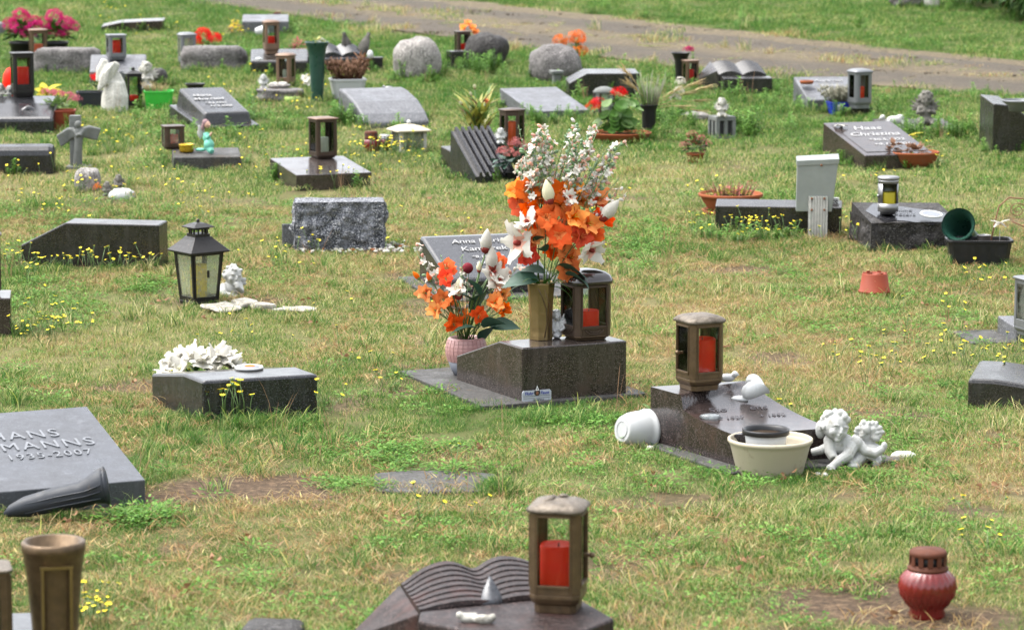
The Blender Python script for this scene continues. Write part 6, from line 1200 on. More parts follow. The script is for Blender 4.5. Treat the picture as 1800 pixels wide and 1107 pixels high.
P = at(657, 124) + Vector((0, .05, 0)); T = thing('grave_box', 'small black box with white egg on it right of the white planter', 'box', P, 8); MB().box(-.055, .055, -.05, .05, -.01, .075).build('box', 'blackmetal', T, bevel=.006); MB().box(-.06, .06, -.055, .055, .0751, .085).build('lid', 'blackmetal', T, bevel=.003)
o = MB().lathe([(.008, 0), (.02, .012), (.022, .03), (.014, .052), (.001, .06)], 16).build('white_egg', 'whitecer'); o.location = at(651, 104, .085) ; tag(o, 'white ceramic egg on the small black box', 'ornament')
# black moulded stone
yaw = 23; T = pillow('black polished gravestone with stepped base and white lettering', 352, 232, yaw, .36, .62, [(0, .03), (1, .08)], 'gr_black', bevel=.006, body='stepped_base', plinth=None)
mb = MB(); MB().add([(.03, .04, .03), (.33, .04, .03), (.33, .58, .072), (.03, .58, .072), (.045, .055, .1), (.315, .055, .1), (.315, .565, .185), (.045, .565, .185)], [(4, 5, 6, 7), (0, 1, 5, 4), (1, 2, 6, 5), (2, 3, 7, 6), (3, 0, 4, 7)], 0, False).build('upper_block', 'gr_black', T, bevel=.014)
for st, y, x, sz in (('Maria', .37, .13, .05), ('Morried', .3, .15, .055), ('*2.3.1921', .225, .17, .034), ('+7.9.2008', .165, .18, .034)): text(T, st, frame_mat((x, y, .1 + .175 * (y - .055) + .003), (1, 0, 0), (0, 1, .175)), sz, 'letter_white', ext=.001, shear=.15, bold=.001)
P = at(342, 178) + Vector((0, .05, 0)); vessel('cone_vase', 'black plastic vase rim showing behind the black polished gravestone', 'vase', P, [(.04, 0), (.042, .01), (.05, .085), (.06, .1), (.063, .105)], 'blackplastic', wall=.004)
# lantern group
T = pillow('grey granite gravestone with curved front under the back copper lantern', 440, 134, 4, .38, .35, [(0, .1), (1, .14)], 'gr_back', bevel=.014)
L = lantern('copper lantern with red candle on the curved grey gravestone', 476, 96, .12, 28, 60, 15, mat='copper_l', lid='dome', stile=.12, baseh=.2); candle('small red candle in the copper lantern on the curved gravestone', L, 'wax_red', .5, .07)
P = at(455, 106, .12); o = MB().ell((0, 0, .008), (.024, .016, .01)).lathe([(.02, 0), (.022, .003)], 14).build('white_stone', 'whitecer'); o.location = P; tag(o, 'oval white stone on the curved grey gravestone', 'stone')
L = lantern('copper lantern with white candle beside the little cherub and stone bowl', 502, 152, .0, 30, 58, -18, mat='copper_l', lid='dome', stile=.18, cham=.2); candle('white candle in the copper lantern beside the stone bowl', L, 'wax_white', .4, .07)
rock('low pinkish-grey rock under the copper lantern with white candle', 490, 178, 80, 24, .22, 'gr_rock', 81, name='field_stone', cat='stone', flat=.4, ex=4)
P = at(490, 160, .04); T = thing('stone_bowl', 'small pale stone bowl of pebbles before the copper lantern', 'bowl', P); MB().lathe([(.03, 0), (.05, .01), (.075, .035), (.07, .04), (.03, .045), (.001, .05)], 22).build('bowl', 'gr_fieldstone', T); [MB().ell((.04 * math.cos(i), .03 * math.sin(i * 1.7), .045), (.016, .014, .01), 8, 6).build('pebble', 'stonewhite', T) for i in range(7)]
mini_cherub('tiny white cherub left of the stone bowl', 463, 158, 26, 'whiteplaster', 16, .03)
P = at(540, 158); T = thing('white_rose', 'white artificial rose beside the green cone vase', 'flower', P); MB().tube([(0, 0, 0), (0, 0, .06)], .003, 5).build('stem', 'stem', T); put('blossom', W_ONLY[0], T, aim((0, 0, .06), (-.2, -.7, .6)) @ Matrix.Scale(.8, 4)); put('blossom', W_ONLY[1], T, aim((-.01, -.01, .065), (.1, -.8, .6)) @ Matrix.Scale(.55, 4))
P = at(513, 181) + Vector((0, .05, 0)); T = thing('ring_pot', 'pale lime-green ceramic ring pot sunk in the grass', 'pot', P); MB().lathe([(.04, -.02), (.048, .0), (.05, .03), (.044, .036), (.037, .03), (.036, .0)], 26, cap=(True, False)).build('ring', 'paleglaze', T); foot_circle(P.x, P.y, .04)
T, P = potplant('reddish heather in a terracotta pot left of the green cone vase', 524, 118, .09, .07, 'terracotta'); leafball((0, 0, .11), (.06, .05, .08), 90, .022, .01, 54).build('heather', 'dusky_petal', T); leafball((-.03, 0, .1), (.05, .05, .06), 40, .03, .012, 55).build('leaves', 'leaf_brown', T)
# rough rocks
rock('long rough grey rock in the weeds with a pale lantern at its left end', 375, 124, 112, 44, .22, 'gr_rock', 91, ex=4, flat=.15, amp=.14)
L = lantern('pale grey metal lantern behind the long rough rock', 328, 116, .0, 30, 58, 20, mat='greymetal', lid='dome', glass='gl_milk', stile=.14)
T, P = potplant('red flowering plant behind the long rough rock', 362, 112, .1, .08, 'terraplastic'); leafball((0, 0, .11), (.07, .06, .05), 40, .04, .018, 56).build('leaves', 'leaf_l', T); [florets((x, 0, z), (.05, .045, .035), 60, .02, int(1000 * z), .5).build('flower_cluster', 'red_petal', T) for x, z in ((-.02, .2), (.05, .17), (-.07, .15))]
T = pillow('far grey gravestone with tipped white cup beside the gravel track', 426, 62, 4, .34, .3, [(0, .1), (1, .12)], 'gr_grey', bevel=.008)
P = at(453, 66) + Vector((-.01, -.03, .04)); vessel('white_cup', 'white cup lying on its side before the far grey gravestone', 'cup', P, [(.028, 0), (.032, .02), (.044, .08), (.046, .085)], 'whiteplastic', ry=-80, rz=170, wall=.003, foot=False)
jar_candle('small dark red candle behind the far grey gravestone', 487, 46, 15, 24, 'redpot', 'rustlid')
P = at(413, 66); T = thing('yellow_flowers', 'yellow flowering plant at the left end of the far grey gravestone', 'flowers', P); leafball((0, 0, .05), (.05, .05, .07), 50, .03, .012, 57).build('leaves', 'leaf_brown', T); florets((0, -.02, .06), (.05, .05, .07), 30, .013, 58).build('blossoms', 'yellow_petal', T)
T = pillow('long reddish gravestone with slanted left end far back on the left', 178, 58, 3, .46, .2, [(0, .045), (.3, .075), (1, .09)], 'gr_red', axis='x')
# pink pots and rock
for i, x in enumerate((36, 96)):
    T, P = potplant(['big pink flowering plant in a dark pot at the upper left corner', 'second pink flowering plant right of the bronze lantern in the upper left corner'][i], x, 112, .16, .14, 'blackplastic'); leafball((0, 0, .18), (.1, .09, .09), 160, .05, .026, 120 + i).build('leaves', 'leaf', T)
    for j, (dx, dz_) in enumerate(((-.07, .26), (.0, .32), (.07, .27), (-.03, .22), (.05, .2), (.1, .24))): florets((dx, rnd.uniform(-.05, .03), dz_), (.06, .055, .045), 60, .02, 130 + j + 10 * i, .5).build('flower_cluster', 'pink_petal', T)
L = lantern('bronze lantern with orange-red candle between the two pink flowering plants', 66, 120, .0, 32, 68, 15, mat='bronze', lidmat='copper_l', lid='low', stile=.14); candle('orange-red candle between the two pink flowering plants', L, 'wax_orange', .6, .12)
rock('long rough brown-grey rock below the pink flowers', 114, 130, 114, 46, .22, 'gr_rock', 95, ex=4, flat=.12, amp=.13)
rock('bit of blue-grey stone at the far upper left edge', -4, 62, 26, 22, .1, 'gr_grey', 96, name='field_stone', cat='stone')
# left lantern group
T = pillow('glossy dark rippled gravestone at the left edge under the tall black lantern', -60, 236, 3, .5, .4, [(0, .09), (.5, .15), (1, .17)], 'gr_dark', bevel=.02)
P = at(48, 232) + Vector((0, .05, 0)); T = thing('arch_ornament', 'dark blue-grey arched stone ornament before the left lantern', 'ornament', P, 10); MB().tube([(-.045, 0, -.02), (-.05, 0, .06), (-.035, 0, .105), (0, 0, .13), (.035, 0, .105), (.05, 0, .06), (.055, 0, -.02)], [.026, .025, .024, .024, .026, .032, .036], 14).build('arch', 'gr_dark', T); MB().lathe([(.014, 0), (.022, .02), (.014, .05), (.005, .07)], 14).build('flame', 'whitecer', T)
L = lantern('tall black lantern with oval openings and red candle at the left edge', 38, 182, .13, 40, 88, 18, mat='blackmetal', lidmat='blackmetal', lid='flat', stile=.12, baseh=.26, glass='gl'); candle('red candle in the tall black lantern at the left edge', L, 'wax_red', .62, .13)
P = at(15, 172, .1) + Vector((0, .1, 0)); o = MB().lathe([(.02, 0), (.04, .03), (.05, .08), (.045, .13), (.025, .165), (.001, .175)], 22).build('red_egg_candle', 'wax_red'); o.location = P; tag(o, 'egg-shaped red candle left of the tall black lantern', 'candle')
mini_cherub('tiny white figure at the left edge before the red egg candle', 16, 176, 24, 'whiteplaster', 17, .14); mini_cherub('white and dark figure cut off by the left edge', 0, 178, 30, 'oldplaster', 18, .14)
P = at(82, 182); T = thing('yellow_lily', 'large yellow fabric lily beside the tall black lantern', 'flower', P)
for an, l_ in ((65, .12), (105, .13), (20, .13), (160, .08), (130, .11), (-10, .09), (45, .1)): MB().petal(aim((0, 0, .06), (math.cos(R(an)), -.35, math.sin(R(an)) * .8), R(50)), l_, .05, .9, .3, 6, 0, tip=.1).build('petal', 'lemon_petal', T)
MB().tube([(0, 0, -.01), (0, 0, .06)], .004, 5).build('stem', 'stem', T)
T, P = potplant('terracotta plastic trough with pale pink flowers left of the stone cross', 98, 230, .17, .11, 'terraplastic', sq=.13, rz=4, flare=1.18); leafball((0, 0, .13), (.075, .05, .05), 70, .04, .02, 151).build('leaves', 'leaf_l', T); [florets((x, 0, z), (.045, .04, .025), 40, .013, 160 + int(z * 100)).build('flower_cluster', 'palepink_petal', T) for x, z in ((-.05, .21), (.06, .19), (.1, .17), (0, .2))]
# wing stone
P = at(197, 198); q = local(197, 198, P); bl = [('e', q(199, 168, .02), (.07, .05, .15)), ('t', [q(198, 200, .02), q(200, 170, .02), q(202, 145, .02)], [.086, .082, .055]), ('t', [q(175, 145), q(178, 125), q(184, 106)], [.03, .035, .022]), ('t', [q(186, 150), q(196, 125), q(206, 112)], [.03, .034, .02])]
for i in range(7): bl += [('t', [q(174 + i * 2, 160 - i * 2, -.045), q(180 + i * 2, 135 - i * 2, -.04), q(184 + i * 3, 116 - i, -.02)], [.012, .012, .007])]
figure('wing_stone', 'white limestone grave marker carved as folded angel wings', 'statue', P + Vector((0, .06, 0)), bl, 'stonewhite', .006, foot=.08, smooth=2)
T, P = potplant('red flowering plant in a square grey pot left of the white wing stone', 157, 192, .13, .1, 'greyplastic', sq=.11, rz=5); leafball((.02, 0, .12), (.04, .04, .05), 30, .03, .014, 171).build('leaves', 'leaf', T); florets((.03, 0, .17), (.04, .035, .035), 30, .016, 172).build('flower_cluster', 'red_petal', T)
T = pillow('dark grey gravestone behind the white wing stone with a small lantern on it', 158, 148, 6, .36, .35, [(0, .08), (1, .15)], 'gr_grey', bevel=.008)
L = lantern('grey lantern with dark red candle on the gravestone behind the wing stone', 203, 106, .13, 34, 44, 18, mat='greymetal', lid='flat', stile=.14); candle('dark red candle in the grey lantern behind the wing stone', L, 'wax_red', .5, .1)
L = lantern('black square lantern with chimney right of the white wing stone', 234, 190, .0, 28, 66, 18, mat='blackmetal', lid='pyr', knob=.12, cham=.1, stile=.1, baseh=.06); candle('red candle in the black lantern right of the wing stone', L, 'wax_red', .6, .06)
mini_cherub('white praying cherub behind the bright green pot', 256, 160, 50, 'oldplaster', 19)
rock('dark rounded stone right of the praying cherub', 278, 152, 30, 30, .14, 'gr_darkrock', 98, name='field_stone', cat='stone', amp=.06, ex=2.6)
T, P = potplant('bright green square plastic pot with dry grass', 277, 194, .15, .11, 'limeplastic', sq=.13, rz=6, flare=1.15); spikes((-.02, 0, .1), (.06, .05), 60, .06, 181, .004, 0, None, .6).build('dry_grass', 'straw', T)
# far top right
rock('grey rock at the far edge beyond the track', 1600, 14, 70, 26, .25, 'gr_rock', 99); rock('white stone beside the far grey rock beyond the track', 1634, 14, 36, 22, .15, 'stonewhite', 100)
def shrub(label, px, py, w, h, seed):
    P = at(px, py); T = thing('shrub', label, 'shrub', P); mb = MB(); r = random.Random(seed)
    for i in range(9): a = r.uniform(0, 6.28); MB.tube(mb, [(0, 0, -.05), (.3 * w * math.cos(a) * .5, .3 * w * math.sin(a) * .5, h * .4), (w * .4 * math.cos(a), w * .4 * math.sin(a), h * .8)], [.02, .014, .006], 5)
    mb.build('stems', 'leaf_brown', T); lb = leafball((0, 0, h * .5), (w / 2, w / 2, h * .5), 1500, .07, .035, seed, up=-.95, inner=.55); leafball((0, 0, h * .5), (w / 2, w / 2, h * .5), 500, .07, .035, seed + 1, up=-.95, inner=.6, mi=1, mb=lb); lb.build('foliage', ['leaf', 'leaf_l'], T); foot_circle(P.x, P.y, w * .3)
shrub('dense dark green shrub at the top right corner beyond the track', 1770, 12, 1.3, .9, 5); shrub('lower green shrub left of the corner shrub beyond the track', 1850, 34, 1.0, .7, 8)

# ================================================================ lawn, weeds and wild flowers
PROTO = bpy.data.collections.new('lawn_prototypes')
def grass_mat():
    m, t, out = new_mat('grass_blades')
    bc = node(t, 'ShaderNodeAttribute', attribute_name='bc'); dr = node(t, 'ShaderNodeAttribute', attribute_name='dry', attribute_type='INSTANCER')
    a = node(t, 'ShaderNodeMath', operation='SUBTRACT'); t.links.new(bc.outputs['Fac'], a.inputs[0]); a.inputs[1].default_value = .5
    b = node(t, 'ShaderNodeMath', operation='MULTIPLY'); t.links.new(a.outputs[0], b.inputs[0]); b.inputs[1].default_value = 1.0
    c = node(t, 'ShaderNodeMath', operation='ADD', use_clamp=True); t.links.new(b.outputs[0], c.inputs[0]); t.links.new(dr.outputs['Fac'], c.inputs[1])
    col = ramp(t, c.outputs[0], [(0.0, (0.045, 0.13, 0.022)), (.22, (0.1, 0.21, 0.042)), (.42, (0.2, 0.265, 0.075)), (.6, (0.35, 0.34, 0.125)), (.8, (0.52, 0.455, 0.235)), (1.0, (0.28, 0.18, 0.085))])
    hv = node(t, 'ShaderNodeHueSaturation'); t.links.new(col, hv.inputs['Color'])
    for nm, k_, lo, hi in (('Value', 13.0, .68, 1.36), ('Hue', 29.0, .478, .522), ('Saturation', 47.0, .85, 1.12)):
        a2 = node(t, 'ShaderNodeMath', operation='MULTIPLY'); a2.inputs[1].default_value = k_; t.links.new(bc.outputs['Fac'], a2.inputs[0]); f2 = node(t, 'ShaderNodeMath', operation='FRACT'); t.links.new(a2.outputs[0], f2.inputs[0])
        m2 = node(t, 'ShaderNodeMapRange'); m2.inputs['To Min'].default_value = lo; m2.inputs['To Max'].default_value = hi; t.links.new(f2.outputs[0], m2.inputs['Value']); t.links.new(m2.outputs[0], hv.inputs[nm])
    col = hv.outputs[0]
    p = node(t, 'ShaderNodeBsdfPrincipled'); p.inputs['Roughness'].default_value = .6; p.inputs['Specular IOR Level'].default_value = .08; t.links.new(col, p.inputs['Base Color'])
    tr = node(t, 'ShaderNodeBsdfTranslucent'); t.links.new(col, tr.inputs['Color']); mx = node(t, 'ShaderNodeMixShader'); mx.inputs[0].default_value = .35
    t.links.new(p.outputs[0], mx.inputs[1]); t.links.new(tr.outputs[0], mx.inputs[2]); t.links.new(mx.outputs[0], out.inputs[0]); return m
def weed_mat():
    m, t, out = new_mat('weed_leaves'); bc = node(t, 'ShaderNodeAttribute', attribute_name='bc')
    col = ramp(t, bc.outputs['Fac'], [(0.0, (0.04, 0.115, 0.015)), (.5, (0.09, 0.205, 0.03)), (1.0, (0.165, 0.29, 0.06))])
    p = node(t, 'ShaderNodeBsdfPrincipled'); p.inputs['Roughness'].default_value = .5; p.inputs['Specular IOR Level'].default_value = .12; t.links.new(col, p.inputs['Base Color'])
    tr = node(t, 'ShaderNodeBsdfTranslucent'); t.links.new(col, tr.inputs['Color']); mx = node(t, 'ShaderNodeMixShader'); mx.inputs[0].default_value = .3
    t.links.new(p.outputs[0], mx.inputs[1]); t.links.new(tr.outputs[0], mx.inputs[2]); t.links.new(mx.outputs[0], out.inputs[0]); return m
K['grass'] = grass_mat(); K['weed'] = weed_mat()
K['deadleaf'] = M('fallen_leaf', (0.2, 0.1, 0.045), .8, var=.5, vs=30, trans=.15)
def proto(name, mb, mats, bc=None):
    o = mb.build(name, mats); me_ = o.data; bpy.data.objects.remove(o)
    me_.attributes.new('bc', 'FLOAT', 'FACE').data.foreach_set('value', bc if bc is not None else [random.random()] * len(me_.polygons))
    ob = bpy.data.objects.new(name, me_); PROTO.objects.link(ob); return ob
def blades(n, rad, h0, h1, w, seed, lean=.7, segs=3, mb=None, bc=None, flat=0.0):
    r = random.Random(seed); mb = mb or MB(); bc = bc if bc is not None else []
    for i in range(n):
        a = r.uniform(0, 6.283); q = rad * math.sqrt(r.random()); x, y = q * math.cos(a), q * math.sin(a); h = r.uniform(h0, h1) * (1 if r.random() < .85 else 1.35)
        d = r.uniform(0, 6.283); dx, dy = math.cos(d), math.sin(d); l = h * lean * r.uniform(.2, 1.3); ww = w * r.uniform(.7, 1.3) / 2; f = r.uniform(0, 6.283); ux, uy = math.cos(f) * ww, math.sin(f) * ww
        vs = []; v = r.random(); hz_ = h * (1 - flat * r.random())
        for j in range(segs):
            t = j / segs; k = 1 - .35 * t; px, py, pz = x + dx * l * t * t, y + dy * l * t * t, hz_ * (t if t < .7 else t * .98) - .004; vs += [(px - ux * k, py - uy * k, pz), (px + ux * k, py + uy * k, pz)]
        vs.append((x + dx * l, y + dy * l, hz_ * (1 - .18 * min(1, lean))))
        fs = [(2 * j, 2 * j + 1, 2 * j + 3, 2 * j + 2) for j in range(segs - 1)] + [(2 * segs - 2, 2 * segs - 1, 2 * segs)]
        mb.add(vs, fs, 0, True); bc += [v] * len(fs)
    return mb, bc
NAMES = []
def reg(name, mb, mats, bc=None): NAMES.append(name); return proto(name, mb, mats, bc)
for i in range(4): mb, bc = blades(190, .1, .009, .026, .0021, 100 + i); reg('a%02d_lawn' % i, mb, 'grass', bc)                       # 0-3 mown lawn
for i in range(2): mb, bc = blades(40, .045, .035, .085, .003, 110 + i, .8, 4); reg('b%02d_tuft' % i, mb, 'grass', bc)                 # 4-5 taller tuft
for i in range(3):                                                                                                                   # 6-8 broad weeds
    r = random.Random(120 + i); mb = MB(); bc = []
    for j in range(60):
        a = r.uniform(0, 6.283); q = .07 * math.sqrt(r.random()); n0 = len(mb.f); mb.petal(aim((q * math.cos(a), q * math.sin(a), r.uniform(.005, .04)), (math.cos(a), math.sin(a), r.uniform(.1, 1.0)), r.uniform(-.5, .5)), r.uniform(.009, .019), r.uniform(.005, .01), r.uniform(.2, 1.0), .2, 3, 0, tip=.3); bc += [r.random()] * (len(mb.f) - n0)
    reg('c%02d_weed' % i, mb, 'weed', bc)
for i in range(2): mb, bc = blades(60, .1, .01, .03, .0034, 130 + i, 2.2, 3, flat=.7); reg('d%02d_thatch' % i, mb, 'grass', [min(1, .6 + .4 * b) for b in bc])   # 9-10 dead thatch
for i in range(2): mb, bc = blades(5, .03, .12, .22, .0018, 140 + i, .25, 4); reg('e%02d_stalk' % i, mb, 'grass', [.9] * len(bc))      # 11-12 dry stalks
for i in range(3): mb, bc = blades(220, .2, .015, .042, .0038, 150 + i, .7, 3); reg('f%02d_farlawn' % i, mb, 'grass', bc)             # 13-15 distant lawn
for i in range(2):                                                                                                                   # 16-17 tall green weeds
    r = random.Random(160 + i); mb = MB(); bc = []
    for s_ in range(5):
        x, y = r.uniform(-.05, .05), r.uniform(-.05, .05); h = r.uniform(.07, .16); n0 = len(mb.f); mb.tube([(x, y, 0), (x + r.uniform(-.02, .02), y, h)], .0015, 3)
        for j in range(14): a = j * 2.4; mb.petal(aim((x, y, h * (.15 + .85 * j / 14)), (math.cos(a), math.sin(a), .6), 0), .028, .01, .4, .2, 3, 0, tip=.1)
        bc += [r.random()] * (len(mb.f) - n0)
    reg('g%02d_tallweed' % i, mb, 'weed', bc)
for i in range(2):                                                                                                                   # 18-19 fallen leaf bits
    r = random.Random(170 + i); mb = MB()
    for j in range(3): mb.petal(aim((r.uniform(-.05, .05), r.uniform(-.05, .05), .03), (r.uniform(-1, 1), r.uniform(-1, 1), r.uniform(-.1, .3)), r.uniform(0, 6)), .026, .016, .8, .4, 3, 0, tip=.1)
    reg('h%02d_leafbits' % i, mb, 'deadleaf')
K['grit'] = M('track_grit', (0.1, 0.082, 0.06), .9, var=.6, vs=25, spec=.1)
K['head_y'] = M('hawkweed_yellow', (0.88, 0.7, 0.02), .7, var=.1, trans=.2)
def hawk(seed, heads):
    """stem(s) with yellow composite flower heads"""
    r = random.Random(seed); mb = MB()
    for i in range(heads):
        a = r.uniform(0, 6.283); h = r.uniform(.06, .13); x, y = .025 * math.cos(a) * (heads > 1), .025 * math.sin(a) * (heads > 1); tx, ty = x * 2 + r.uniform(-.015, .015), y * 2 + r.uniform(-.015, .015)
        mb.tube([(x * .3, y * .3, 0), (x, y, h * .5), (tx, ty, h)], .0011, 3, 1)
        T_ = TR((tx, ty, h), rz=r.uniform(0, 360), rx=r.uniform(-35, 25), ry=r.uniform(-25, 25)); R_ = r.uniform(.006, .0098); n = 10; vs = [(0, 0, .003)]
        for j in range(n): t = 6.2832 * j / n; w = .3; vs += [(R_ * .5 * math.cos(t - w), R_ * .5 * math.sin(t - w), .002), (R_ * math.cos(t), R_ * math.sin(t), .0035), (R_ * .5 * math.cos(t + w), R_ * .5 * math.sin(t + w), .002)]
        mb.add(vs, [(0, 1 + 3 * j, 2 + 3 * j, 3 + 3 * j) for j in range(n)], 0, True, T_); mb.lathe([(.0015, -.006), (.0035, -.003), (.004, .001)], 6, 1, T=T_)
        if r.random() < .5: mb.tube([(x, y, h * .5), (x * 1.5 + r.uniform(-.02, .02), y * 1.5, h * .8)], .001, 3, 1); 
    return mb
for i in range(4): reg('i%02d_hawkweed' % i, hawk(180 + i, (1, 2, 3, 4)[i]), ['head_y', 'stem'])                                       # 20-23

for i in range(2):                                                                                                                   # 24-25 loose gravel
    r = random.Random(190 + i); mb = MB()
    for j in range(26): s_ = r.uniform(.005, .014); mb.ell((r.uniform(-.2, .2), r.uniform(-.2, .2), s_ * .4), (s_ * r.uniform(.8, 1.5), s_, s_ * .7), 6, 4, rot=rotm(z=r.uniform(0, 180)))
    reg('j%02d_gravel' % i, mb, 'grit')
# ---- scatter
_pad = []
for poly in FOOT: a = np.array(poly); _pad.append((a, a.min(0), a.max(0)))
def inside(X, Y, grow=0.0):
    hit = np.zeros(len(X), bool)
    for a, lo, hi in _pad:
        s = (X > lo[0] - grow) & (X < hi[0] + grow) & (Y > lo[1] - grow) & (Y < hi[1] + grow)
        if not s.any(): continue
        x, y = X[s], Y[s]; c = np.zeros(len(x), bool); j = len(a) - 1
        for i in range(len(a)):
            xi, yi, xj, yj = a[i, 0], a[i, 1], a[j, 0], a[j, 1]
            if yi != yj: c ^= ((yi > y) != (yj > y)) & (x < (xj - xi) * (y - yi) / (yj - yi) + xi)
            j = i
        hit[np.where(s)[0][c]] = True
    return hit
def field(y0, y1, dens, side=1.9):
    xs, ys = [], []
    for a in np.arange(y0, y1, .5):
        b = min(y1, a + .5); hw = (a + b) / 2 * .167 * 1.12 + side; n = RNG.poisson(dens * (b - a) * 2 * hw); xs.append(RNG.uniform(-hw, hw, n)); ys.append(RNG.uniform(a, b, n))
    return np.concatenate(xs), np.concatenate(ys)
PTS = {k: [] for k in ('x', 'y', 'idx', 'scl', 'dry', 'tilt')}
def emit(X, Y, idx, scl, dry, tilt=.12):
    PTS['x'].append(X); PTS['y'].append(Y); PTS['idx'].append(idx); PTS['scl'].append(scl); PTS['dry'].append(dry); PTS['tilt'].append(np.full(len(X), tilt))
def ground_z(X, Y): return gz_v(Y) if len(Y) else Y
def lawn(y0, y1, dens, kinds, s0, s1, side=1.9):
    X, Y = field(y0, y1, dens, side); Z = ground_z(X, Y); keep = ~inside(X, Y); t = track_t(X, Y); u = RNG.random(len(X))
    so = soil_mask(X, Y, Z); keep &= u > so * 1.05
    wob = (fnoise(X, Y, 1.3, 33) - .5) * .35; tt = t + wob * .9; mid = (tt > .42) & (tt < .62); on = (tt > 0) & (tt < 1); keep &= ~on | (mid & (u < .35)) | (u < .03)
    X, Y, Z, on = X[keep], Y[keep], Z[keep], on[keep]; dry = dry_field(X, Y, Z) + np.where(on, .5, 0); dry = np.clip(dry + RNG.normal(0, .07, len(X)), 0, 1)
    nh = fnoise(X, Y, 2.4, 61); sc = (s0 + (s1 - s0) * nh) * RNG.uniform(.8, 1.2, len(X)) * np.where(on, .5, 1); emit(X, Y, RNG.choice(kinds, len(X)), sc, dry)
lawn(5.6, 9.0, 210, [0, 1, 2, 3], .35, .95); lawn(9.0, 15.0, 200, [0, 1, 2, 3], .32, .95); lawn(15.0, 28.0, 60, [13, 14, 15], .36, .85); lawn(28.0, 48.0, 12, [13, 14, 15], 1.2, 1.8, 4)
def sprinkle(y0, y1, dens, kinds, s0, s1, thr, seed, sc=1.4, dry=None, ring=False, above=True):
    X, Y = field(y0, y1, dens); Z = ground_z(X, Y); n = fnoise(X, Y, sc, seed); t = track_t(X, Y); keep = ~inside(X, Y) & ((t < -.02) | (t > 1.02)) & (n > thr); so = soil_mask(X, Y, Z); keep &= RNG.random(len(X)) > so * .85
    X, Y, Z = X[keep], Y[keep], Z[keep]; emit(X, Y, RNG.choice(kinds, len(X)), RNG.uniform(s0, s1, len(X)), dry_field(X, Y, Z) * .8 if dry is None else np.full(len(X), dry))
sprinkle(5.6, 16, 34, [4, 5], .5, .95, .5, 71); sprinkle(16, 26, 12, [4, 5], .6, 1.0, .45, 72, dry=.1); sprinkle(5.6, 17, 70, [6, 7, 8], .4, .9, .56, 73, 1.1); sprinkle(17, 26, 26, [6, 7, 8, 6, 16], .6, 1.0, .52, 74, 1.0)
sprinkle(5.6, 15, 110, [9, 10], .8, 1.3, .45, 75, .9, .75); sprinkle(5.6, 20, 5, [11, 12], .5, .9, .5, 76, 1.0, .8); sprinkle(5.6, 16, 5, [18, 19], .5, .8, .5, 77, 1.5)
X, Y = field(17, 34, 9, 4); t_ = track_t(X, Y); k_ = (t_ > .0) & (t_ < 1); emit(X[k_], Y[k_], RNG.choice([24, 25], k_.sum()), RNG.uniform(.3, .8, k_.sum()), np.full(k_.sum(), .5), .02)
X, Y = field(17, 34, 16, 4); t_ = track_t(X, Y) + (fnoise(X, Y, 1.3, 33) - .5) * .3; k_ = ((np.abs(t_) < .09) | (np.abs(t_ - 1) < .08) | ((t_ > .4) & (t_ < .62))) & ~inside(X, Y); emit(X[k_], Y[k_], RNG.choice([9, 10, 13, 4], k_.sum()), RNG.uniform(.7, 1.4, k_.sum()), RNG.uniform(.3, .9, k_.sum()))
# thatch and litter on the bare patches
X, Y = field(5.6, 15, 70); so = soil_mask(X, Y, ground_z(X, Y)); k_ = (so > .25) & ~inside(X, Y) & (RNG.random(len(X)) < .55); emit(X[k_], Y[k_], RNG.choice([9, 10, 18, 6], k_.sum(), p=[.42, .38, .12, .08]), RNG.uniform(.5, 1, k_.sum()), np.full(k_.sum(), .75))
# taller growth that the mower leaves along the stones
for poly in FOOT:
    a = np.array(poly); c = a.mean(0); per = np.roll(a, -1, 0); Lg = np.hypot(*(per - a).T); far = c[1] > 14.5
    for p, q_, l in zip(a, per, Lg):
        n = RNG.poisson(l * (14 if far else 14)); u = RNG.random(n)[:, None]; pts = p + (q_ - p) * u; o = pts - c; o = o / np.maximum(np.hypot(o[:, 0], o[:, 1])[:, None], .01); pts = pts + o * RNG.uniform(.02, .07, n)[:, None]
        X, Y = pts[:, 0], pts[:, 1]; k_ = ~inside(X, Y) & (soil_mask(X, Y, ground_z(X, Y)) < .5); X, Y = X[k_], Y[k_]
        if len(X): emit(X, Y, RNG.choice([4, 5, 6, 16, 17] if far else [4, 5, 4, 6, 0], len(X)), RNG.uniform(.4, 1.0, len(X)) * (.7 if far else .65), np.clip(dry_field(X, Y, ground_z(X, Y)) * .7 - .05, 0, 1))
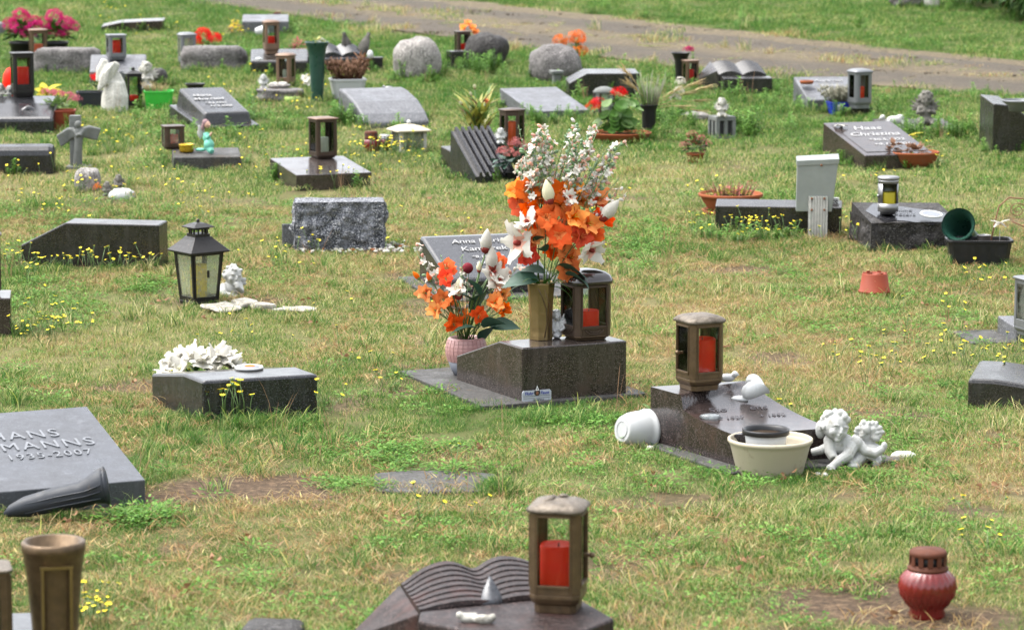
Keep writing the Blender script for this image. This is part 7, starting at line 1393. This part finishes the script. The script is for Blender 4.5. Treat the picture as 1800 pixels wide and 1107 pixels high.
# weeds named by place: rank growth in the back rows, clover patches in the middle
def patch(px, py, rx, ry, n, kinds, s0, s1, dry=.1):
    X, Y = [], []
    if py > 300 and kinds[0] in (6, 7, 8): n, rx, ry, s0, s1 = int(n * .7), rx * 1.15, ry * 1.2, s0 * .7, s1 * .8
    for _ in range(n):
        a, q_ = random.uniform(0, 6.283), math.sqrt(random.random()); p = at(px + rx * q_ * math.cos(a), py + ry * q_ * math.sin(a)); X.append(p.x); Y.append(p.y)
    X, Y = np.array(X), np.array(Y); k_ = ~inside(X, Y); X, Y = X[k_], Y[k_]; emit(X, Y, RNG.choice(kinds, len(X)), RNG.uniform(s0, s1, len(X)), np.full(len(X), dry))
for a in ((740, 142, 60, 7, 20, [16, 17, 6], .5, 1.0), (820, 128, 70, 9, 24, [16, 17], .6, 1.1), (610, 212, 30, 10, 24, [16, 17, 4], .5, .9), (1380, 190, 50, 12, 26, [4, 5, 16], .6, .9), (1650, 240, 70, 8, 36, [16, 17, 6], .5, .9), (1310, 232, 20, 10, 26, [16, 17, 7], .6, 1.0),
          (1180, 215, 40, 12, 26, [16, 17, 4], .5, .9), (950, 214, 80, 5, 30, [16, 17, 4], .4, .7), (400, 128, 80, 5, 30, [16, 4, 5], .5, .8), (1120, 430, 60, 40, 120, [6, 7, 8], .6, 1.0), (680, 795, 130, 18, 90, [6, 7, 8], .5, .9), (250, 505, 45, 10, 40, [6, 7], .6, 1.0), (240, 915, 60, 12, 40, [6, 7, 8], .7, 1.2),
          (1650, 690, 110, 22, 50, [6, 4, 7], .6, .9), (60, 540, 110, 40, 120, [6, 7, 8], .6, 1.1), (880, 868, 30, 8, 26, [4, 5], .5, .8), (770, 832, 120, 6, 22, [6, 7], .7, 1.1), (1320, 600, 30, 4, 8, [6, 7], .6, .9), (1450, 1050, 120, 30, 10, [6, 7], .5, .8), (1310, 412, 110, 18, 60, [16, 6, 7], .4, .65), (330, 655, 60, 10, 20, [6, 4], .6, .9), (150, 250, 90, 25, 40, [4, 5], .7, 1.1),
          (1600, 840, 90, 25, 60, [6, 7, 4], .5, .8), (620, 860, 60, 10, 30, [6, 7], .6, .9), (480, 745, 80, 10, 40, [4, 5, 6], .5, .8), (1000, 740, 90, 10, 50, [4, 6], .5, .8)): patch(*a)
SY, SZ = [], []
def scatter(name, pts, kind_label):
    X, Y = np.concatenate(pts['x']), np.concatenate(pts['y']); n = len(X); Z = gz_v(Y) + np.where(np.abs(X) < 6, (fnoise(X, Y, 2.2, 3) - .5) * .018, 0); me_ = bpy.data.meshes.new(name); me_.from_pydata(np.stack([X, Y, Z], 1).tolist(), [], [])
    rot = np.stack([RNG.normal(0, 1, n) * np.concatenate(pts['tilt']), RNG.normal(0, 1, n) * np.concatenate(pts['tilt']), RNG.uniform(0, 6.283, n)], 1).astype(np.float32); sc = np.concatenate(pts['scl']).astype(np.float32)
    me_.attributes.new('idx', 'INT', 'POINT').data.foreach_set('value', np.concatenate(pts['idx']).astype(np.int32)); me_.attributes.new('dry', 'FLOAT', 'POINT').data.foreach_set('value', np.concatenate(pts['dry']).astype(np.float32))
    me_.attributes.new('rot', 'FLOAT_VECTOR', 'POINT').data.foreach_set('vector', rot.ravel()); s3 = np.stack([np.sqrt(sc), np.sqrt(sc), sc], 1); me_.attributes.new('scl', 'FLOAT_VECTOR', 'POINT').data.foreach_set('vector', s3.ravel().astype(np.float32))
    o = link(name, me_); md = o.modifiers.new('scatter', 'NODES'); md.node_group = NG; return tag(o, kind_label, name.replace('_', ' ').split()[0] if False else 'grass', kind='stuff')
NG = bpy.data.node_groups.new('scatter', 'GeometryNodeTree'); NG.interface.new_socket('Geometry', in_out='INPUT', socket_type='NodeSocketGeometry'); NG.interface.new_socket('Geometry', in_out='OUTPUT', socket_type='NodeSocketGeometry')
gi, go = NG.nodes.new('NodeGroupInput'), NG.nodes.new('NodeGroupOutput'); ip = NG.nodes.new('GeometryNodeInstanceOnPoints'); ci = NG.nodes.new('GeometryNodeCollectionInfo'); ci.inputs['Collection'].default_value = PROTO; ci.inputs['Separate Children'].default_value = True; ci.inputs['Reset Children'].default_value = True
def na(nm, typ): n = NG.nodes.new('GeometryNodeInputNamedAttribute'); n.data_type = typ; n.inputs['Name'].default_value = nm; return n.outputs['Attribute']
ip.inputs['Pick Instance'].default_value = True
for s_, d_ in ((gi.outputs[0], ip.inputs['Points']), (ci.outputs[0], ip.inputs['Instance']), (na('idx', 'INT'), ip.inputs['Instance Index']), (na('rot', 'FLOAT_VECTOR'), ip.inputs['Rotation']), (na('scl', 'FLOAT_VECTOR'), ip.inputs['Scale']), (ip.outputs[0], go.inputs[0])): NG.links.new(s_, d_)
scatter('lawn_grass', PTS, 'dry and green mown grass with low weeds covering the graveyard')
# ---- yellow wild flowers: the clumps that stand out are plants of their own, the rest is ground cover
PTS = {k: [] for k in PTS}
YEL = [(160, 470, 120, 22, 22), (90, 575, 75, 25, 16), (35, 480, 40, 30, 12), (640, 290, 130, 35, 44), (700, 262, 60, 16, 20), (200, 250, 80, 30, 20), (420, 320, 200, 60, 30), (250, 380, 220, 40, 24), (110, 320, 110, 60, 16), (1310, 425, 100, 20, 18), (1560, 655, 110, 30, 16), (1720, 640, 80, 30, 10), (1650, 580, 120, 40, 8), (1060, 385, 50, 25, 10), (1720, 500, 70, 30, 6),
       (700, 430, 160, 40, 14), (500, 470, 120, 40, 12), (330, 690, 70, 25, 8), (450, 640, 200, 40, 8), (480, 180, 120, 40, 20), (300, 60, 160, 30, 16), (160, 40, 120, 14, 10), (1250, 370, 60, 15, 6), (1500, 430, 60, 10, 5), (1300, 780, 200, 40, 4), (1740, 960, 60, 50, 5), (600, 700, 100, 60, 6), (900, 880, 300, 60, 5), (1000, 450, 60, 40, 4), (160, 1096, 36, 10, 14), (620, 570, 200, 60, 6), (1540, 300, 160, 60, 10)]
for px, py, rx, ry, n in YEL: patch(px, py, rx, ry, n, [20, 20, 21, 21, 22], .75, 1.25)
o = scatter('wild_flowers', PTS, 'scattered yellow hawkweed blossoms in the lawn'); o['category'] = 'wild flowers'
HK = [mesh_of(hawk(400 + i, 1), 'flower_stalk', ['head_y', 'stem']) for i in range(5)]
for j, (lab, px, py, rx, ry, n, sc_) in enumerate((('clump of yellow hawkweed before the dark grey gravestone with white flowers', 405, 742, 48, 5, 16, 1.35), ('yellow hawkweed clump at the foot of the slant-ended dark gravestone', 165, 482, 80, 6, 20, 1.1), ('yellow hawkweed clump before the long dark gravestone and galvanised box', 1345, 418, 80, 7, 18, 1.1), ('yellow hawkweed clump below the bronze lantern in the bottom left corner', 170, 1112, 30, 8, 12, .8),
                                                       ('yellow hawkweed clump in front of the white roofed lantern', 690, 282, 55, 6, 26, 1.1), ('yellow hawkweed clump growing above the rounded grey block at the right edge', 1745, 690, 46, 6, 14, .9), ('yellow hawkweed clump low in the grass at the far left', 75, 600, 55, 12, 20, .85), ('yellow hawkweed clump around the flat glossy gravestone', 600, 330, 60, 7, 20, 1.0))):
    P = at(px, py); T = thing('hawkweed_clump', lab, 'wild flowers', P)
    for i in range(n):
        a, q_ = random.uniform(0, 6.283), math.sqrt(random.random()); p = at(px + rx * q_ * math.cos(a), py + ry * q_ * math.sin(a)); put('flower_stalk', HK[i % 5], T, Matrix.Translation(p - P) @ Matrix.Rotation(random.uniform(0, 6.28), 4, 'Z') @ Matrix.Scale(sc_ * random.uniform(.75, 1.3), 4))
# ---- flat slabs sunk in the turf
def sunk(label, px, py, wpx, d, yaw, seed, mat='slab'):
    P = at(px, py); w = wpx / ppm(P); r = random.Random(seed); ol = [(x * w / 2 * r.uniform(.9, 1.05), y * d / 2 * r.uniform(.85, 1.08)) for x, y in ((-1, -.7), (-.5, -1), (.3, -1), (.9, -.9), (1, -.2), (.95, .6), (.5, 1), (-.4, .95), (-.95, .7))]
    o = MB().loft(ol, [(1, 0), (1, .026), (.97, .03)]).build('sunken_slab', mat, bevel=.003); o.location = P + Vector((0, 0, -.016)); o.rotation_euler = (0, 0, R(yaw)); tag(o, label, 'slab')
sunk('weathered grey stone plate sunk in the turf below the middle gravestone', 762, 852, 232, .34, 3, 1)
